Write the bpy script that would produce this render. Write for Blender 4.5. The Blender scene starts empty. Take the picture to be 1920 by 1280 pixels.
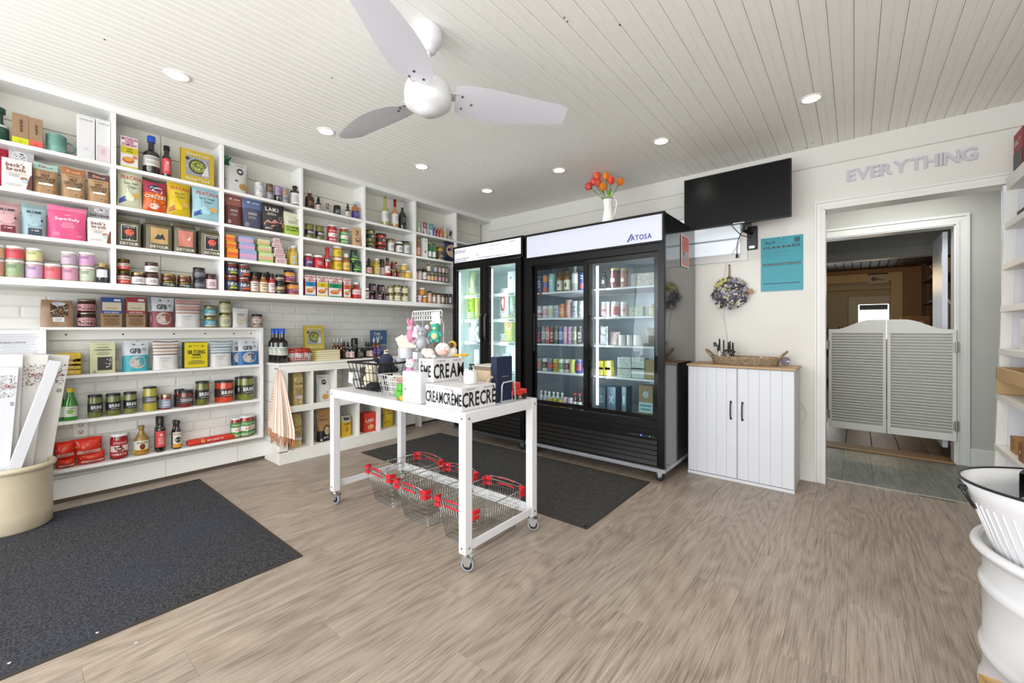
import bpy,math,random
from mathutils import Vector,Matrix
PI = math.pi
R = math.radians
random.seed(7)
SC = bpy.context.scene
COL = SC.collection

# ------------------------------------------------------------------ camera
F_PX = 786.0; CX_PX = 960.0; HOR = 617.4; YAW = R(39.27)
CAM = (4.07,-3.90,1.15)
cd = bpy.data.cameras.new('camera'); cam = bpy.data.objects.new('camera',cd); COL.objects.link(cam)
cam.location = CAM; cam.rotation_euler = (PI / 2,0,YAW)
cd.sensor_width = 36.0; cd.lens = F_PX / 1920 * 36.0
cd.shift_y = -(640 - HOR) / 1920.0
cd.clip_start = 0.05; cd.clip_end = 60
SC.camera = cam
FW = (-math.sin(YAW),math.cos(YAW)); RT = (math.cos(YAW),math.sin(YAW))

# ------------------------------------------------------------------ world, exposure, big lights
SC.view_settings.view_transform = 'Standard'; SC.view_settings.look = 'None'
SC.view_settings.exposure = -0.08; SC.view_settings.gamma = 1.0
SC.view_settings.use_curve_mapping = False
w = bpy.data.worlds.new('world'); SC.world = w; w.use_nodes = True
w.node_tree.nodes['Background'].inputs[0].default_value = (0.80,0.90,1.0,1)
w.node_tree.nodes['Background'].inputs[1].default_value = 0.9

def lamp(kind,name,loc,energy,color=(1,1,1),rot=(0,0,0),**kw):
    l = bpy.data.lights.new(name,kind); l.energy = energy; l.color = color
    for k,v in kw.items(): setattr(l,k,v)
    o = bpy.data.objects.new(name,l); COL.objects.link(o); o.location = loc; o.rotation_euler = rot
    return o
# daylight from the shop window behind the camera, its lamp tilted up to brighten the ceiling
lamp('AREA','shop_window_light',(2.6,-6.3,1.30),190,(0.94,0.97,1.0),(R(100),0,0),shape='RECTANGLE',size=4.4,size_y=2.2)
lamp('AREA','side_area_light',(5.02,-4.9,1.4),34,(0.93,0.97,1.0),(0,R(90),0),shape='RECTANGLE',size=1.8,size_y=1.6)  # unseen area lamp in front of the windowless right wall
SPOTS = [(1.24,-3.29),(1.24,-2.47),(1.25,-1.65),(1.26,-0.85),(2.10,-0.85),(2.98,-0.85),(3.87,-0.85),
         (3.87,-2.47),(3.87,-4.1),(2.5,-5.0),(1.24,-4.6)]
for sx,sy in SPOTS:
    lamp('SPOT','downlight_beam',(sx,sy,2.50),15,(1.0,0.95,0.87),(0,0,0),spot_size=R(150),spot_blend=0.8,shadow_soft_size=0.06)
# hallway behind the opening and the far room
lamp('AREA','hall_light',(4.3,0.70,2.40),13,(1.0,0.985,0.96),(0,0,0),shape='RECTANGLE',size=0.9,size_y=0.5)
lamp('POINT','far_room_lamp',(4.3,5.0,1.9),22,(1.0,0.72,0.42),shadow_soft_size=0.2)
lamp('AREA','back_door_light',(3.6,6.6,1.3),12,(0.95,0.98,1.0),(R(-90),0,0),shape='RECTANGLE',size=0.9,size_y=1.4)

# ------------------------------------------------------------------ pixel helpers: a ray met with a real plane
def ray(px,py):
    u = (px - CX_PX) / F_PX; v = (HOR - py) / F_PX
    return (FW[0] + u * RT[0],FW[1] + u * RT[1],v)
def on(px,py,ax,val):
    d = ray(px,py); t = (val - CAM[ax]) / d[ax]
    return [CAM[i] + t * d[i] for i in range(3)]
def hz(px,py,x,y):
    t = (x - CAM[0]) * FW[0] + (y - CAM[1]) * FW[1]
    return CAM[2] + (HOR - py) / F_PX * t

# ------------------------------------------------------------------ materials
def lin(c):
    return c / 12.92 if c <= 0.04045 else ((c + 0.055) / 1.055) ** 2.4
def hexc(h):
    h = h.lstrip('#')
    return tuple(lin(int(h[i:i + 2],16) / 255) for i in (0,2,4)) + (1,)
MATS = {}; DIM = [1.0]
def P(col,rough=0.5,metal=0.0,emit=0.0,coat=0.0,spec=0.5,bump=0.0,bscale=60,trans=0.0):
    key = (col,rough,metal,emit,coat,spec,bump,bscale,trans,DIM[0])
    if key in MATS: return MATS[key]
    m = bpy.data.materials.new('paint_' + col.strip('#')); m.use_nodes = True
    b = m.node_tree.nodes['Principled BSDF']
    c = hexc(col); c = tuple(x * DIM[0] for x in c[:3]) + (1,)
    b.inputs['Base Color'].default_value = c
    b.inputs['Roughness'].default_value = rough
    b.inputs['Metallic'].default_value = metal
    b.inputs['Specular IOR Level'].default_value = spec
    b.inputs['Coat Weight'].default_value = coat
    b.inputs['Transmission Weight'].default_value = trans
    if emit:
        b.inputs['Emission Color'].default_value = c; b.inputs['Emission Strength'].default_value = emit
    nt = m.node_tree
    if bump:
        n = nt.nodes.new('ShaderNodeTexNoise'); n.inputs['Scale'].default_value = bscale; n.inputs['Detail'].default_value = 3
        tc = nt.nodes.new('ShaderNodeTexCoord'); nt.links.new(tc.outputs['Object'],n.inputs['Vector'])
        bp = nt.nodes.new('ShaderNodeBump'); bp.inputs['Strength'].default_value = bump; bp.inputs['Distance'].default_value = 0.004
        nt.links.new(n.outputs['Fac'],bp.inputs['Height']); nt.links.new(bp.outputs[0],b.inputs['Normal'])
    MATS[key] = m
    return m
def noisy(name,c1,c2,scale,rough=0.6,stretch=(1,1,1),detail=4,bump=0.0,lo=0.35,hi=0.65,rnd=0.0,coord='Object',metal=0,dist=0.003):
    if name in MATS: return MATS[name]
    m = bpy.data.materials.new(name); m.use_nodes = True; nt = m.node_tree; b = nt.nodes['Principled BSDF']
    tc = nt.nodes.new('ShaderNodeTexCoord'); mp = nt.nodes.new('ShaderNodeMapping'); mp.inputs['Scale'].default_value = stretch
    nt.links.new(tc.outputs[coord],mp.inputs[0])
    n = nt.nodes.new('ShaderNodeTexNoise'); n.inputs['Scale'].default_value = scale; n.inputs['Detail'].default_value = detail
    n.inputs['Roughness'].default_value = 0.65
    src = mp.outputs[0]
    if rnd:
        oi = nt.nodes.new('ShaderNodeObjectInfo'); mm = nt.nodes.new('ShaderNodeMath'); mm.operation = 'MULTIPLY'; mm.inputs[1].default_value = 37.0
        nt.links.new(oi.outputs['Random'],mm.inputs[0])
        va = nt.nodes.new('ShaderNodeVectorMath'); va.operation = 'ADD'
        nt.links.new(src,va.inputs[0]); nt.links.new(mm.outputs[0],va.inputs[1]); src = va.outputs[0]
    nt.links.new(src,n.inputs['Vector'])
    cr = nt.nodes.new('ShaderNodeValToRGB'); cr.color_ramp.elements[0].position = lo; cr.color_ramp.elements[1].position = hi
    cr.color_ramp.elements[0].color = hexc(c1); cr.color_ramp.elements[1].color = hexc(c2)
    nt.links.new(n.outputs['Fac'],cr.inputs[0])
    out = cr.outputs[0]
    if rnd:
        hs = nt.nodes.new('ShaderNodeHueSaturation')
        mr = nt.nodes.new('ShaderNodeMapRange'); mr.inputs['To Min'].default_value = 1 - rnd; mr.inputs['To Max'].default_value = 1 + rnd
        nt.links.new(oi.outputs['Random'],mr.inputs['Value']); nt.links.new(mr.outputs[0],hs.inputs['Value'])
        nt.links.new(out,hs.inputs['Color']); out = hs.outputs[0]
    nt.links.new(out,b.inputs['Base Color'])
    b.inputs['Roughness'].default_value = rough; b.inputs['Metallic'].default_value = metal
    if bump:
        bp = nt.nodes.new('ShaderNodeBump'); bp.inputs['Strength'].default_value = bump; bp.inputs['Distance'].default_value = dist
        nt.links.new(n.outputs['Fac'],bp.inputs['Height']); nt.links.new(bp.outputs[0],b.inputs['Normal'])
    MATS[name] = m
    return m
def glassmat(name,tint='#eef6f6',gloss=0.10,rough=0.0):
    if name in MATS: return MATS[name]
    m = bpy.data.materials.new(name); m.use_nodes = True; nt = m.node_tree; nt.nodes.clear()
    o = nt.nodes.new('ShaderNodeOutputMaterial'); mx = nt.nodes.new('ShaderNodeMixShader')
    t = nt.nodes.new('ShaderNodeBsdfTransparent'); t.inputs[0].default_value = hexc(tint)
    g = nt.nodes.new('ShaderNodeBsdfGlossy'); g.inputs['Roughness'].default_value = rough
    lw = nt.nodes.new('ShaderNodeLayerWeight'); lw.inputs[0].default_value = 0.5
    pw = nt.nodes.new('ShaderNodeMath'); pw.operation = 'POWER'; pw.inputs[1].default_value = 4.0
    ad = nt.nodes.new('ShaderNodeMath'); ad.operation = 'MULTIPLY_ADD'; ad.inputs[1].default_value = 0.5; ad.inputs[2].default_value = gloss * 0.5
    nt.links.new(lw.outputs['Facing'],pw.inputs[0]); nt.links.new(pw.outputs[0],ad.inputs[0]); nt.links.new(ad.outputs[0],mx.inputs[0])
    nt.links.new(t.outputs[0],mx.inputs[1]); nt.links.new(g.outputs[0],mx.inputs[2]); nt.links.new(mx.outputs[0],o.inputs[0])
    MATS[name] = m
    return m
WHITE = P('#ecebe8',0.42)
SHELFW = P('#ecebe9',0.4)
BLACK = P('#0c0c0e',0.3)
CHROME = P('#c9c9c9',0.22,1.0)
RED = P('#d0202c',0.35)

# ------------------------------------------------------------------ mesh builder
class MB:
    def __init__(s): s.v = []; s.f = []; s.m = []; s.sm = []; s.mats = []
    def mi(s,m):
        if m not in s.mats: s.mats.append(m)
        return s.mats.index(m)
    def add(s,vs,fs,m,smooth=False,mtx=None):
        b = len(s.v)
        if mtx is not None: vs = [tuple(mtx @ Vector(p)) for p in vs]
        s.v += [tuple(p) for p in vs]; k = s.mi(m)
        for f in fs: s.f.append([b + i for i in f]); s.m.append(k); s.sm.append(smooth)
        return s
    def box(s,x0,x1,y0,y1,z0,z1,m,c=0.0,mtx=None):
        if x0 > x1: x0,x1 = x1,x0
        if y0 > y1: y0,y1 = y1,y0
        if z0 > z1: z0,z1 = z1,z0
        c = min(c,(x1 - x0) * .45,(y1 - y0) * .45,(z1 - z0) * .45)
        if c <= 0:
            vs = [(x,y,z) for z in (z0,z1) for y in (y0,y1) for x in (x0,x1)]
            return s.add(vs,[(0,2,3,1),(4,5,7,6),(0,1,5,4),(2,6,7,3),(0,4,6,2),(1,3,7,5)],m,False,mtx)
        vs = []; idx = {}
        X = (x0,x1); Y = (y0,y1); Z = (z0,z1)
        for i in (0,1):
            for j in (0,1):
                for k in (0,1):
                    sx,sy,sz = (c if i == 0 else -c),(c if j == 0 else -c),(c if k == 0 else -c)
                    p = (X[i],Y[j],Z[k])
                    idx[i,j,k,0] = len(vs); vs.append((p[0],p[1] + sy,p[2] + sz))
                    idx[i,j,k,1] = len(vs); vs.append((p[0] + sx,p[1],p[2] + sz))
                    idx[i,j,k,2] = len(vs); vs.append((p[0] + sx,p[1] + sy,p[2]))
        fs = []
        def q(*a): fs.append([idx[t] for t in a])
        for i in (0,1): q((i,0,0,0),(i,1,0,0),(i,1,1,0),(i,0,1,0))
        for j in (0,1): q((0,j,0,1),(1,j,0,1),(1,j,1,1),(0,j,1,1))
        for k in (0,1): q((0,0,k,2),(1,0,k,2),(1,1,k,2),(0,1,k,2))
        for i in (0,1):
            for j in (0,1): q((i,j,0,0),(i,j,1,0),(i,j,1,1),(i,j,0,1))
        for i in (0,1):
            for k in (0,1): q((i,0,k,0),(i,1,k,0),(i,1,k,2),(i,0,k,2))
        for j in (0,1):
            for k in (0,1): q((0,j,k,1),(1,j,k,1),(1,j,k,2),(0,j,k,2))
        for i in (0,1):
            for j in (0,1):
                for k in (0,1): q((i,j,k,0),(i,j,k,1),(i,j,k,2))
        ctr = Vector(((x0 + x1) / 2,(y0 + y1) / 2,(z0 + z1) / 2))
        out = []
        for f in fs:
            a,b,d = (Vector(vs[f[t]]) for t in (0,1,2)); n = (b - a).cross(d - a)
            mid = sum((Vector(vs[t]) for t in f),Vector()) / len(f)
            out.append(f if n.dot(mid - ctr) > 0 else f[::-1])
        return s.add(vs,out,m,False,mtx)
    def lathe(s,prof,m,seg=24,cx=0,cy=0,smooth=True,sx=1,sy=1,mtx=None,cap=True):
        vs = []; fs = []
        for r,z in prof:
            for k in range(seg):
                a = 2 * PI * k / seg; vs.append((cx + r * sx * math.cos(a),cy + r * sy * math.sin(a),z))
        for i in range(len(prof) - 1):
            for k in range(seg):
                k2 = (k + 1) % seg; fs.append((i * seg + k,i * seg + k2,(i + 1) * seg + k2,(i + 1) * seg + k))
        s.add(vs,fs,m,smooth,mtx)
        if cap:
            n = len(prof) - 1
            ring0 = vs[:seg]; ring1 = vs[n * seg:]
            if prof[0][0] > 1e-5: s.add(ring0,[tuple(range(seg))[::-1]],m,False,mtx)
            if prof[-1][0] > 1e-5: s.add(ring1,[tuple(range(seg))],m,False,mtx)
        return s
    def cyl(s,p0,p1,r,m,seg=12,r2=None,smooth=True):
        p0 = Vector(p0); p1 = Vector(p1); d = p1 - p0; L = d.length
        if L < 1e-7: return s
        q = Vector((0,0,1)).rotation_difference(d.normalized()).to_matrix().to_4x4()
        return s.lathe([(r,0),(r if r2 is None else r2,L)],m,seg,smooth=smooth,mtx=Matrix.Translation(p0) @ q)
    def tube(s,pts,r,m,seg=6,closed=False,smooth=True):
        pts = [Vector(p) for p in pts]; n = len(pts); vs = []; fs = []
        prev = None
        for i,p in enumerate(pts):
            if closed: t = pts[(i + 1) % n] - pts[i - 1]
            else: t = pts[min(i + 1,n - 1)] - pts[max(i - 1,0)]
            t = t.normalized() if t.length > 1e-9 else Vector((0,0,1))
            if prev is None:
                a = Vector((0,0,1)) if abs(t.z) < 0.9 else Vector((1,0,0))
                u = t.cross(a).normalized()
            else:
                u = (prev - t * prev.dot(t)); u = u.normalized() if u.length > 1e-6 else t.orthogonal().normalized()
            prev = u; w_ = t.cross(u)
            rr = r[i] if isinstance(r,(list,tuple)) else r
            for k in range(seg):
                a = 2 * PI * k / seg; vs.append(p + (u * math.cos(a) + w_ * math.sin(a)) * rr)
        lim = n if closed else n - 1
        for i in range(lim):
            for k in range(seg):
                k2 = (k + 1) % seg; j = (i + 1) % n
                fs.append((i * seg + k,i * seg + k2,j * seg + k2,j * seg + k))
        if not closed:
            fs.append(tuple(range(seg))[::-1]); fs.append(tuple((n - 1) * seg + k for k in range(seg)))
        return s.add(vs,fs,m,smooth)
    def prism(s,poly,a0,a1,m,axis='y',smooth=False,mtx=None):
        n = len(poly)
        def P3(p,a):
            return {'x': (a,p[0],p[1]),'y': (p[0],a,p[1]),'z': (p[0],p[1],a)}[axis]
        vs = [P3(p,a0) for p in poly] + [P3(p,a1) for p in poly]
        fs = [tuple(range(n))[::-1],tuple(range(n,2 * n))] + [(i,(i + 1) % n,n + (i + 1) % n,n + i) for i in range(n)]
        return s.add(vs,fs,m,smooth,mtx)
    def grid(s,fn,nu,nv,m,smooth=True,u0=0,u1=1,v0=0,v1=1,mtx=None):
        vs = [fn(u0 + (u1 - u0) * i / nu,v0 + (v1 - v0) * j / nv) for j in range(nv + 1) for i in range(nu + 1)]
        fs = [(j * (nu + 1) + i,j * (nu + 1) + i + 1,(j + 1) * (nu + 1) + i + 1,(j + 1) * (nu + 1) + i) for j in range(nv) for i in range(nu)]
        return s.add(vs,fs,m,smooth,mtx)
    def sphere(s,c,r,m,seg=14,rings=8,sx=1,sy=1,sz=1,mtx=None):
        prof = [(max(1e-6,r * math.sin(PI * i / rings)),-r * math.cos(PI * i / rings) * sz) for i in range(rings + 1)]
        T = Matrix.Translation(Vector(c))
        if mtx is not None: T = mtx @ T
        return s.lathe(prof,m,seg,sx=sx,sy=sy,mtx=T,cap=False)
    def build(s,name,parent=None,loc=(0,0,0),rot=(0,0,0)):
        me = bpy.data.meshes.new(name); me.from_pydata(s.v,[],s.f)
        for m in s.mats: me.materials.append(m)
        me.polygons.foreach_set('material_index',s.m); me.polygons.foreach_set('use_smooth',s.sm)
        me.update()
        o = bpy.data.objects.new(name,me); COL.objects.link(o); o.location = loc; o.rotation_euler = rot
        if parent is not None: o.parent = parent
        return o
def thing(name,label,cat,loc=(0,0,0),rot=(0,0,0),group=None):
    o = bpy.data.objects.new(name,None); COL.objects.link(o); o.empty_display_size = 0.05
    o.location = loc; o.rotation_euler = rot; o['label'] = label; o['category'] = cat
    if group: o['group'] = group
    return o
def tag(o,label,cat,group=None):
    o['label'] = label; o['category'] = cat
    if group: o['group'] = group
    return o
def struct(o): o['kind'] = 'structure'; return o
def piece(name,src,parent,loc,rot=(0,0,0)):
    o = bpy.data.objects.new(name,src); COL.objects.link(o); o.parent = parent; o.location = loc; o.rotation_euler = rot
    return o

# ------------------------------------------------------------------ lettering from the built-in font
GLY = {}
def make_glyphs():
    chars = "ABCDEFGHIJKLMNOPQRSTUVWXYZabcdefghijklmnopqrstuvwxyz0123456789&'.,-!:È%#°/"
    tmp = []
    for bold in (0,1):
        for ch in chars:
            c = bpy.data.curves.new('g','FONT'); c.body = ch; c.resolution_u = 2; c.offset = 0.022 if bold else 0.0; c.size = 1.0
            o = bpy.data.objects.new('g',c); COL.objects.link(o); tmp.append((bold,ch,o,c))
    dg = bpy.context.evaluated_depsgraph_get(); dg.update()
    for bold,ch,o,c in tmp:
        e = o.evaluated_get(dg); me = e.to_mesh()
        vs = [(v.co.x,v.co.y) for v in me.vertices]; fs = [tuple(p.vertices) for p in me.polygons]
        x0 = min(v[0] for v in vs); x1 = max(v[0] for v in vs)
        GLY[bold,ch] = ([(v[0] - x0,v[1]) for v in vs],fs,x1 - x0)
        e.to_mesh_clear()
    for bold,ch,o,c in tmp:
        bpy.data.objects.remove(o); bpy.data.curves.remove(c)
make_glyphs()
CAPH = 0.73
def text2d(st,h,bold=1,sx=1.0,maxw=None,gap=0.07):
    """vertices and faces of a line of text, capital height h, centred on its middle"""
    k = h / CAPH; x = 0; vs = []; fs = []
    for ch in st:
        if ch == ' ' or (bold,ch) not in GLY: x += 0.32; continue
        g = GLY[bold,ch]; b = len(vs)
        vs += [(x + p[0],p[1]) for p in g[0]]; fs += [tuple(b + i for i in f) for f in g[1]]
        x += g[2] + gap
    wd = (x - gap) * k * sx; q = 1.0
    if maxw and wd > maxw: q = maxw / wd
    return [((p[0] * sx * k * q - wd * q / 2),(p[1] * k - h / 2)) for p in vs],fs

# ------------------------------------------------------------------ decals: flat print laid on a surface map fn(u, v, off)
def decals(mb,fn,W,H,items,nu=6,nv=4,base=0.0006,step=0.00035):
    lay = base
    for it in items:
        k = it[0]; lay += step
        if k == 'r':
            _,u0,v0,u1,v1,c = it[:6]
            a = max(1,int(abs(u1 - u0) * nu + .5)); b = max(1,int(abs(v1 - v0) * nv + .5)); o = lay
            mb.grid(lambda u,v: fn(u,v,o),a,b,P(c,.45),nu > 1,u0,u1,v0,v1)
        elif k == 'e':
            _,cu,cv,ru,rv,c = it[:6]; o = lay; n = 18
            vs = [fn(cu,cv,o)] + [fn(cu + ru * math.cos(2 * PI * i / n),cv + rv * math.sin(2 * PI * i / n),o) for i in range(n)]
            mb.add(vs,[(0,1 + i,1 + (i + 1) % n) for i in range(n)],P(c,.45),nu > 1)
        elif k == 'p':
            _,pts,c = it[:3]; o = lay
            mb.add([fn(u,v,o) for u,v in pts],[tuple(range(len(pts)))],P(c,.45))
        elif k == 'b':
            _,u0,v0,u1,v1,n,c = it[:7]; hh = (v1 - v0) / n; rr = random.Random(int(u0 * 97 + v0 * 31) + n)
            for i in range(n):
                ww = (u1 - u0) * rr.uniform(.6,1); m_ = (u0 + u1) / 2; o = lay
                mb.grid(lambda u,v: fn(u,v,o),max(1,int(ww * nu)),1,P(c,.5),nu > 1,m_ - ww / 2,m_ + ww / 2,v0 + hh * (i + .3),v0 + hh * (i + .7))
        elif k == 'n':
            _,u0,v0,u1,v1,n,cs,sd = it[:8]; rr = random.Random(sd); sz = it[8] if len(it) > 8 else .05
            for i in range(n):
                cu = rr.uniform(u0,u1); cv = rr.uniform(v0,v1); ru = sz * rr.uniform(.6,1.3); rv = ru * W / H * rr.uniform(.5,1); an = rr.uniform(0,PI); o = lay + i * 2e-5
                pts = []
                for j in range(6):
                    a = 2 * PI * j / 6; x = math.cos(a); y = math.sin(a)
                    pts.append(fn(cu + ru * x * math.cos(an) - ru * .6 * y * math.sin(an),cv + rv * x * math.sin(an) + rv * .6 * y * math.cos(an),o))
                mb.add(pts,[tuple(range(6))],P(rr.choice(cs),.5))
        elif k == 't' or k == 'vt':
            _,cu,cv,hf,st,c = it[:6]; bold = it[6] if len(it) > 6 else 1; mw = it[7] if len(it) > 7 else .9; sx = it[8] if len(it) > 8 else 1.0
            o = lay
            if k == 't':
                vs,fs = text2d(st,hf * H,bold,sx,mw * W)
                if fs: mb.add([fn(cu + x / W,cv + y / H,o) for x,y in vs],fs,P(c,.5))
            else:
                vs,fs = text2d(st,hf * W,bold,sx,mw * H)
                if fs: mb.add([fn(cu - y / W,cv + x / H,o) for x,y in vs],fs,P(c,.5))
    return mb
# ------------------------------------------------------------------ product builders (front faces local -y, base at z = 0)
def shade(h,k):
    h = h.lstrip('#'); return '#%02x%02x%02x' % tuple(max(0,min(255,int(int(h[i:i + 2],16) * k))) for i in (0,2,4))
def cylmap(r,z0,H,A=3.3,rt=None):
    def f(u,v,off=0.0):
        a = (u - .5) * A; q = r if rt is None else r + (rt - r) * v
        return ((q + off) * math.sin(a),-(q + off) * math.cos(a),z0 + v * H)
    return f
def planemap(w,y,z0,H):
    return lambda u,v,off=0.0: ((u - .5) * w,y - off,z0 + v * H)

def k_jar(root,w,h,d,o):
    r = w / 2; lh = o.get('lh',min(.018,h * .2)); lid = o.get('lid','#202020')
    body = o.get('body','#5a2a18'); nr = o.get('neck',.93)
    sh = o.get('sh',.10)
    b = MB(); H = h - lh
    m = P(body,.12,coat=.6)
    b.lathe([(r * .86,0),(r * .97,H * .03),(r,H * .09),(r,H * (1 - sh)),(r * nr,H * .985),(r * nr,H)],m,22)
    b.build('jar_body',root)
    l = MB(); lr = r * o.get('lidr',.97)
    lm = P(lid,.3,1.0 if o.get('metal') else 0.0)
    l.lathe([(lr,H * .99),(lr,h - .002),(lr * .95,h),(lr * .5,h + .0006),(1e-5,h + .0006)],lm,22)
    l.build('lid',root)
    if o.get('label'):
        v0,v1 = o.get('band',(.14,.80)); A = o.get('arc',5.2)
        t = MB(); fn = cylmap(r,H * v0,H * (v1 - v0),A); Hh = H * (v1 - v0)
        t.grid(lambda u,v: fn(u,v,.0004),18,1,P(o['label'],.5),True)
        f2 = cylmap(r,H * v0,Hh,2.6)
        ta = R(o.get('turn',0))
        if ta: f2 = (lambda g: (lambda u,v,off=0: (lambda p: (p[0] * math.cos(ta) - p[1] * math.sin(ta),p[0] * math.sin(ta) + p[1] * math.cos(ta),p[2]))(g(u,v,off))))(f2)
        decals(t,f2,r * 2.6,Hh,o.get('items',[]),10,1)
        t.build('label',root)
def k_bottle(root,w,h,d,o):
    r = w / 2; nr = r * o.get('nr',.34); s0 = o.get('s0',.55); s1 = o.get('s1',.70); ch = h * o.get('ch',.14)
    m = P(o.get('body','#1d120c'),.08,coat=.8)
    b = MB(); n = 6; prof = [(r * .9,0),(r,h * .02),(r,h * s0)]
    for i in range(1,n + 1):
        t = i / n; prof.append((nr + (r - nr) * (.5 + .5 * math.cos(PI * t)),h * (s0 + (s1 - s0) * t)))
    prof.append((nr,h - ch))
    b.lathe(prof,m,20); b.build('bottle_body',root)
    c = MB(); cr = nr * o.get('cr',1.2)
    c.lathe([(cr,h - ch),(cr,h - .003),(cr * .85,h),(1e-5,h)],P(o.get('cap','#1a1a1a'),.3,1.0 if o.get('metal') else 0.0),16)
    if o.get('dropper'):
        c = MB(); c.lathe([(nr * 1.25,h * .70),(nr * 1.25,h * .80),(nr * .8,h * .81),(nr * .85,h * .92),(nr * .45,h * .99),(1e-5,h)],P('#121212',.4),14)
    c.build('cap',root)
    if o.get('label'):
        v0,v1 = o.get('band',(.10,.48)); fn = cylmap(r,h * v0,h * (v1 - v0),4.6); t = MB(); Hh = h * (v1 - v0)
        t.grid(lambda u,v: fn(u,v,.0004),16,1,P(o['label'],.5),True)
        decals(t,cylmap(r,h * v0,Hh,2.6),r * 2.6,Hh,o.get('items',[]),10,1); t.build('label',root)
    if o.get('foil'):
        f = MB(); f.lathe([(nr * 1.12,h * .74),(nr * 1.12,h - .002),(nr,h),(1e-5,h)],P(o['foil'],.35,.4),16); f.build('foil',root)
def k_can(root,w,h,d,o):
    r = w / 2; b = MB()
    b.lathe([(r * .88,0),(r,h * .04),(r,h * .95),(r * .9,h)],P(o.get('body','#cccccc'),.3,o.get('met',0.0)),20)
    b.build('can_body',root)
    c = MB(); c.lathe([(r * .93,h * .985),(r * .93,h + .001),(r * .8,h + .001),(r * .8,h - .002),(1e-5,h - .002)],P(o.get('lid','#c8c8c8'),.3,.8),20); c.build('lid',root)
    if o.get('items'):
        t = MB(); decals(t,cylmap(r,0,h,2.8),r * 2.8,h,o['items'],12,1); t.build('label',root)
def k_carton(root,w,h,d,o):
    b = MB(); b.box(-w / 2,w / 2,-d / 2,d / 2,0,h,P(o.get('body','#f2f2f2'),.5),.0012)
    if o.get('sidec'):
        b.box(-w / 2 - .0005,w / 2 + .0005,-d / 2 + .002,d / 2,.001,h * .8,P(o['sidec'],.5))
    b.build('carton',root)
    t = MB(); decals(t,planemap(w,-d / 2 - .0008,0,h),w,h,o.get('items',[]),1,1,.0005,.0005)
    if t.v: t.build('print',root)
def bagmap(w,h,d,o):
    sty = o.get('sty','doy'); wob = o.get('wob',.004); sd = o.get('seed',1)
    def f(u,v,off=0.0,back=False):
        x = 2 * u - 1
        if sty == 'doy':
            g = max(0.06,1 - v ** 1.7) if v < .97 else .03; e = math.sqrt(max(0,1 - abs(x) ** 3)); ww = w * (1 - .05 * math.sin(PI * min(1,v * 1.1)))
            lean = 0
        elif sty == 'pillow':
            g = .06 + .94 * math.sin(PI * min(1,max(0,v))) ** .6; e = max(0,1 - abs(x) ** 2.4) ** .6; ww = w * (1 - .06 * math.sin(PI * v)); lean = 0
        else:  # block bag with a folded top
            g = 1 if v < .78 else max(.12,1 - (v - .78) / .22 * .85); e = 1 - .25 * abs(x) ** 8; ww = w * (1 if v < .8 else 1 - .04 * (v - .8) / .2)
        yy = d / 2 * g * e + wob * math.sin(9 * v + sd * 3 + 4 * x) * g * (1 - abs(x)) 
        if sty == 'block' : yy = max(yy,.004)
        z = v * h + (wob * .7 * math.sin(6 * u + sd) if v > .9 else 0)
        return (x * ww / 2,(yy if back else -yy - off),z)
    return f
def k_bag(root,w,h,d,o):
    f = bagmap(w,h,d,o); b = MB(); m = P(o.get('body','#c8a77a'),o.get('rough',.42),bump=.25,bscale=45)
    nu,nv = 8,10
    b.grid(lambda u,v: f(u,v),nu,nv,m); b.grid(lambda u,v: f(1 - u,v,0,True),nu,nv,m)
    L = [f(0,j / nv) for j in range(nv + 1)]; Lb = [f(0,j / nv,0,True) for j in range(nv + 1)]
    Rr = [f(1,j / nv) for j in range(nv + 1)]; Rb = [f(1,j / nv,0,True) for j in range(nv + 1)]
    q = [(j,j + 1,nv + 2 + j,nv + 1 + j) for j in range(nv)]
    b.add(L + Lb,q,m,True); b.add(Rr + Rb,[x[::-1] for x in q],m,True)
    bt = [f(i / nu,0) for i in range(nu + 1)]; bb = [f(i / nu,0,0,True) for i in range(nu + 1)]
    b.add(bt + bb,[(i,nu + 1 + i,nu + 2 + i,i + 1) for i in range(nu)],m)
    tt = [f(i / nu,1) for i in range(nu + 1)]; tb = [f(i / nu,1,0,True) for i in range(nu + 1)]
    b.add(tt + tb,[(i,i + 1,nu + 2 + i,nu + 1 + i) for i in range(nu)],m)
    b.build('bag_body',root)
    if o.get('items'):
        t = MB(); decals(t,f,w,h,o['items'],10,10,.0012,.0005); t.build('print',root)
def k_tin(root,w,h,d,o):   # flat rectangular fish tin in a paper sleeve
    b = MB(); b.box(-w / 2,w / 2,-d / 2,d / 2,.001,h - .001,P(o.get('body'),.4),.004)
    b.build('sleeve',root)
    t = MB(); decals(t,planemap(w,-d / 2 - .0005,0,h),w,h,o.get('items',[]),1,1,.0004,.0004); t.build('print',root)
def k_book(root,w,h,d,o):
    c = MB(); m = P(o['body'],.35)
    c.box(-w / 2,w / 2,-d / 2,-d / 2 + .002,0,h,m); c.box(-w / 2,w / 2,d / 2 - .002,d / 2,0,h,m); c.box(-w / 2,-w / 2 + .002,-d / 2,d / 2,0,h,m)
    c.build('cover',root)
    p = MB(); p.box(-w / 2 + .002,w / 2 - .003,-d / 2 + .002,d / 2 - .002,.002,h - .003,P('#e9e4d6',.8)); p.build('pages',root)
    t = MB(); decals(t,planemap(w,-d / 2 - .0006,0,h),w,h,o.get('items',[]),1,1,.0004,.0004); t.build('print',root)
KIND = {'jar': (k_jar,'glass_jar','jar'),'bottle': (k_bottle,'glass_bottle','bottle'),'can': (k_can,'drink_can','can'),'carton': (k_carton,'carton_box','box'),
        'bag': (k_bag,'stand_up_bag','bag'),'tin': (k_tin,'fish_tin','tin'),'book': (k_book,'cook_book','book')}
GOODS = []
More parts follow.
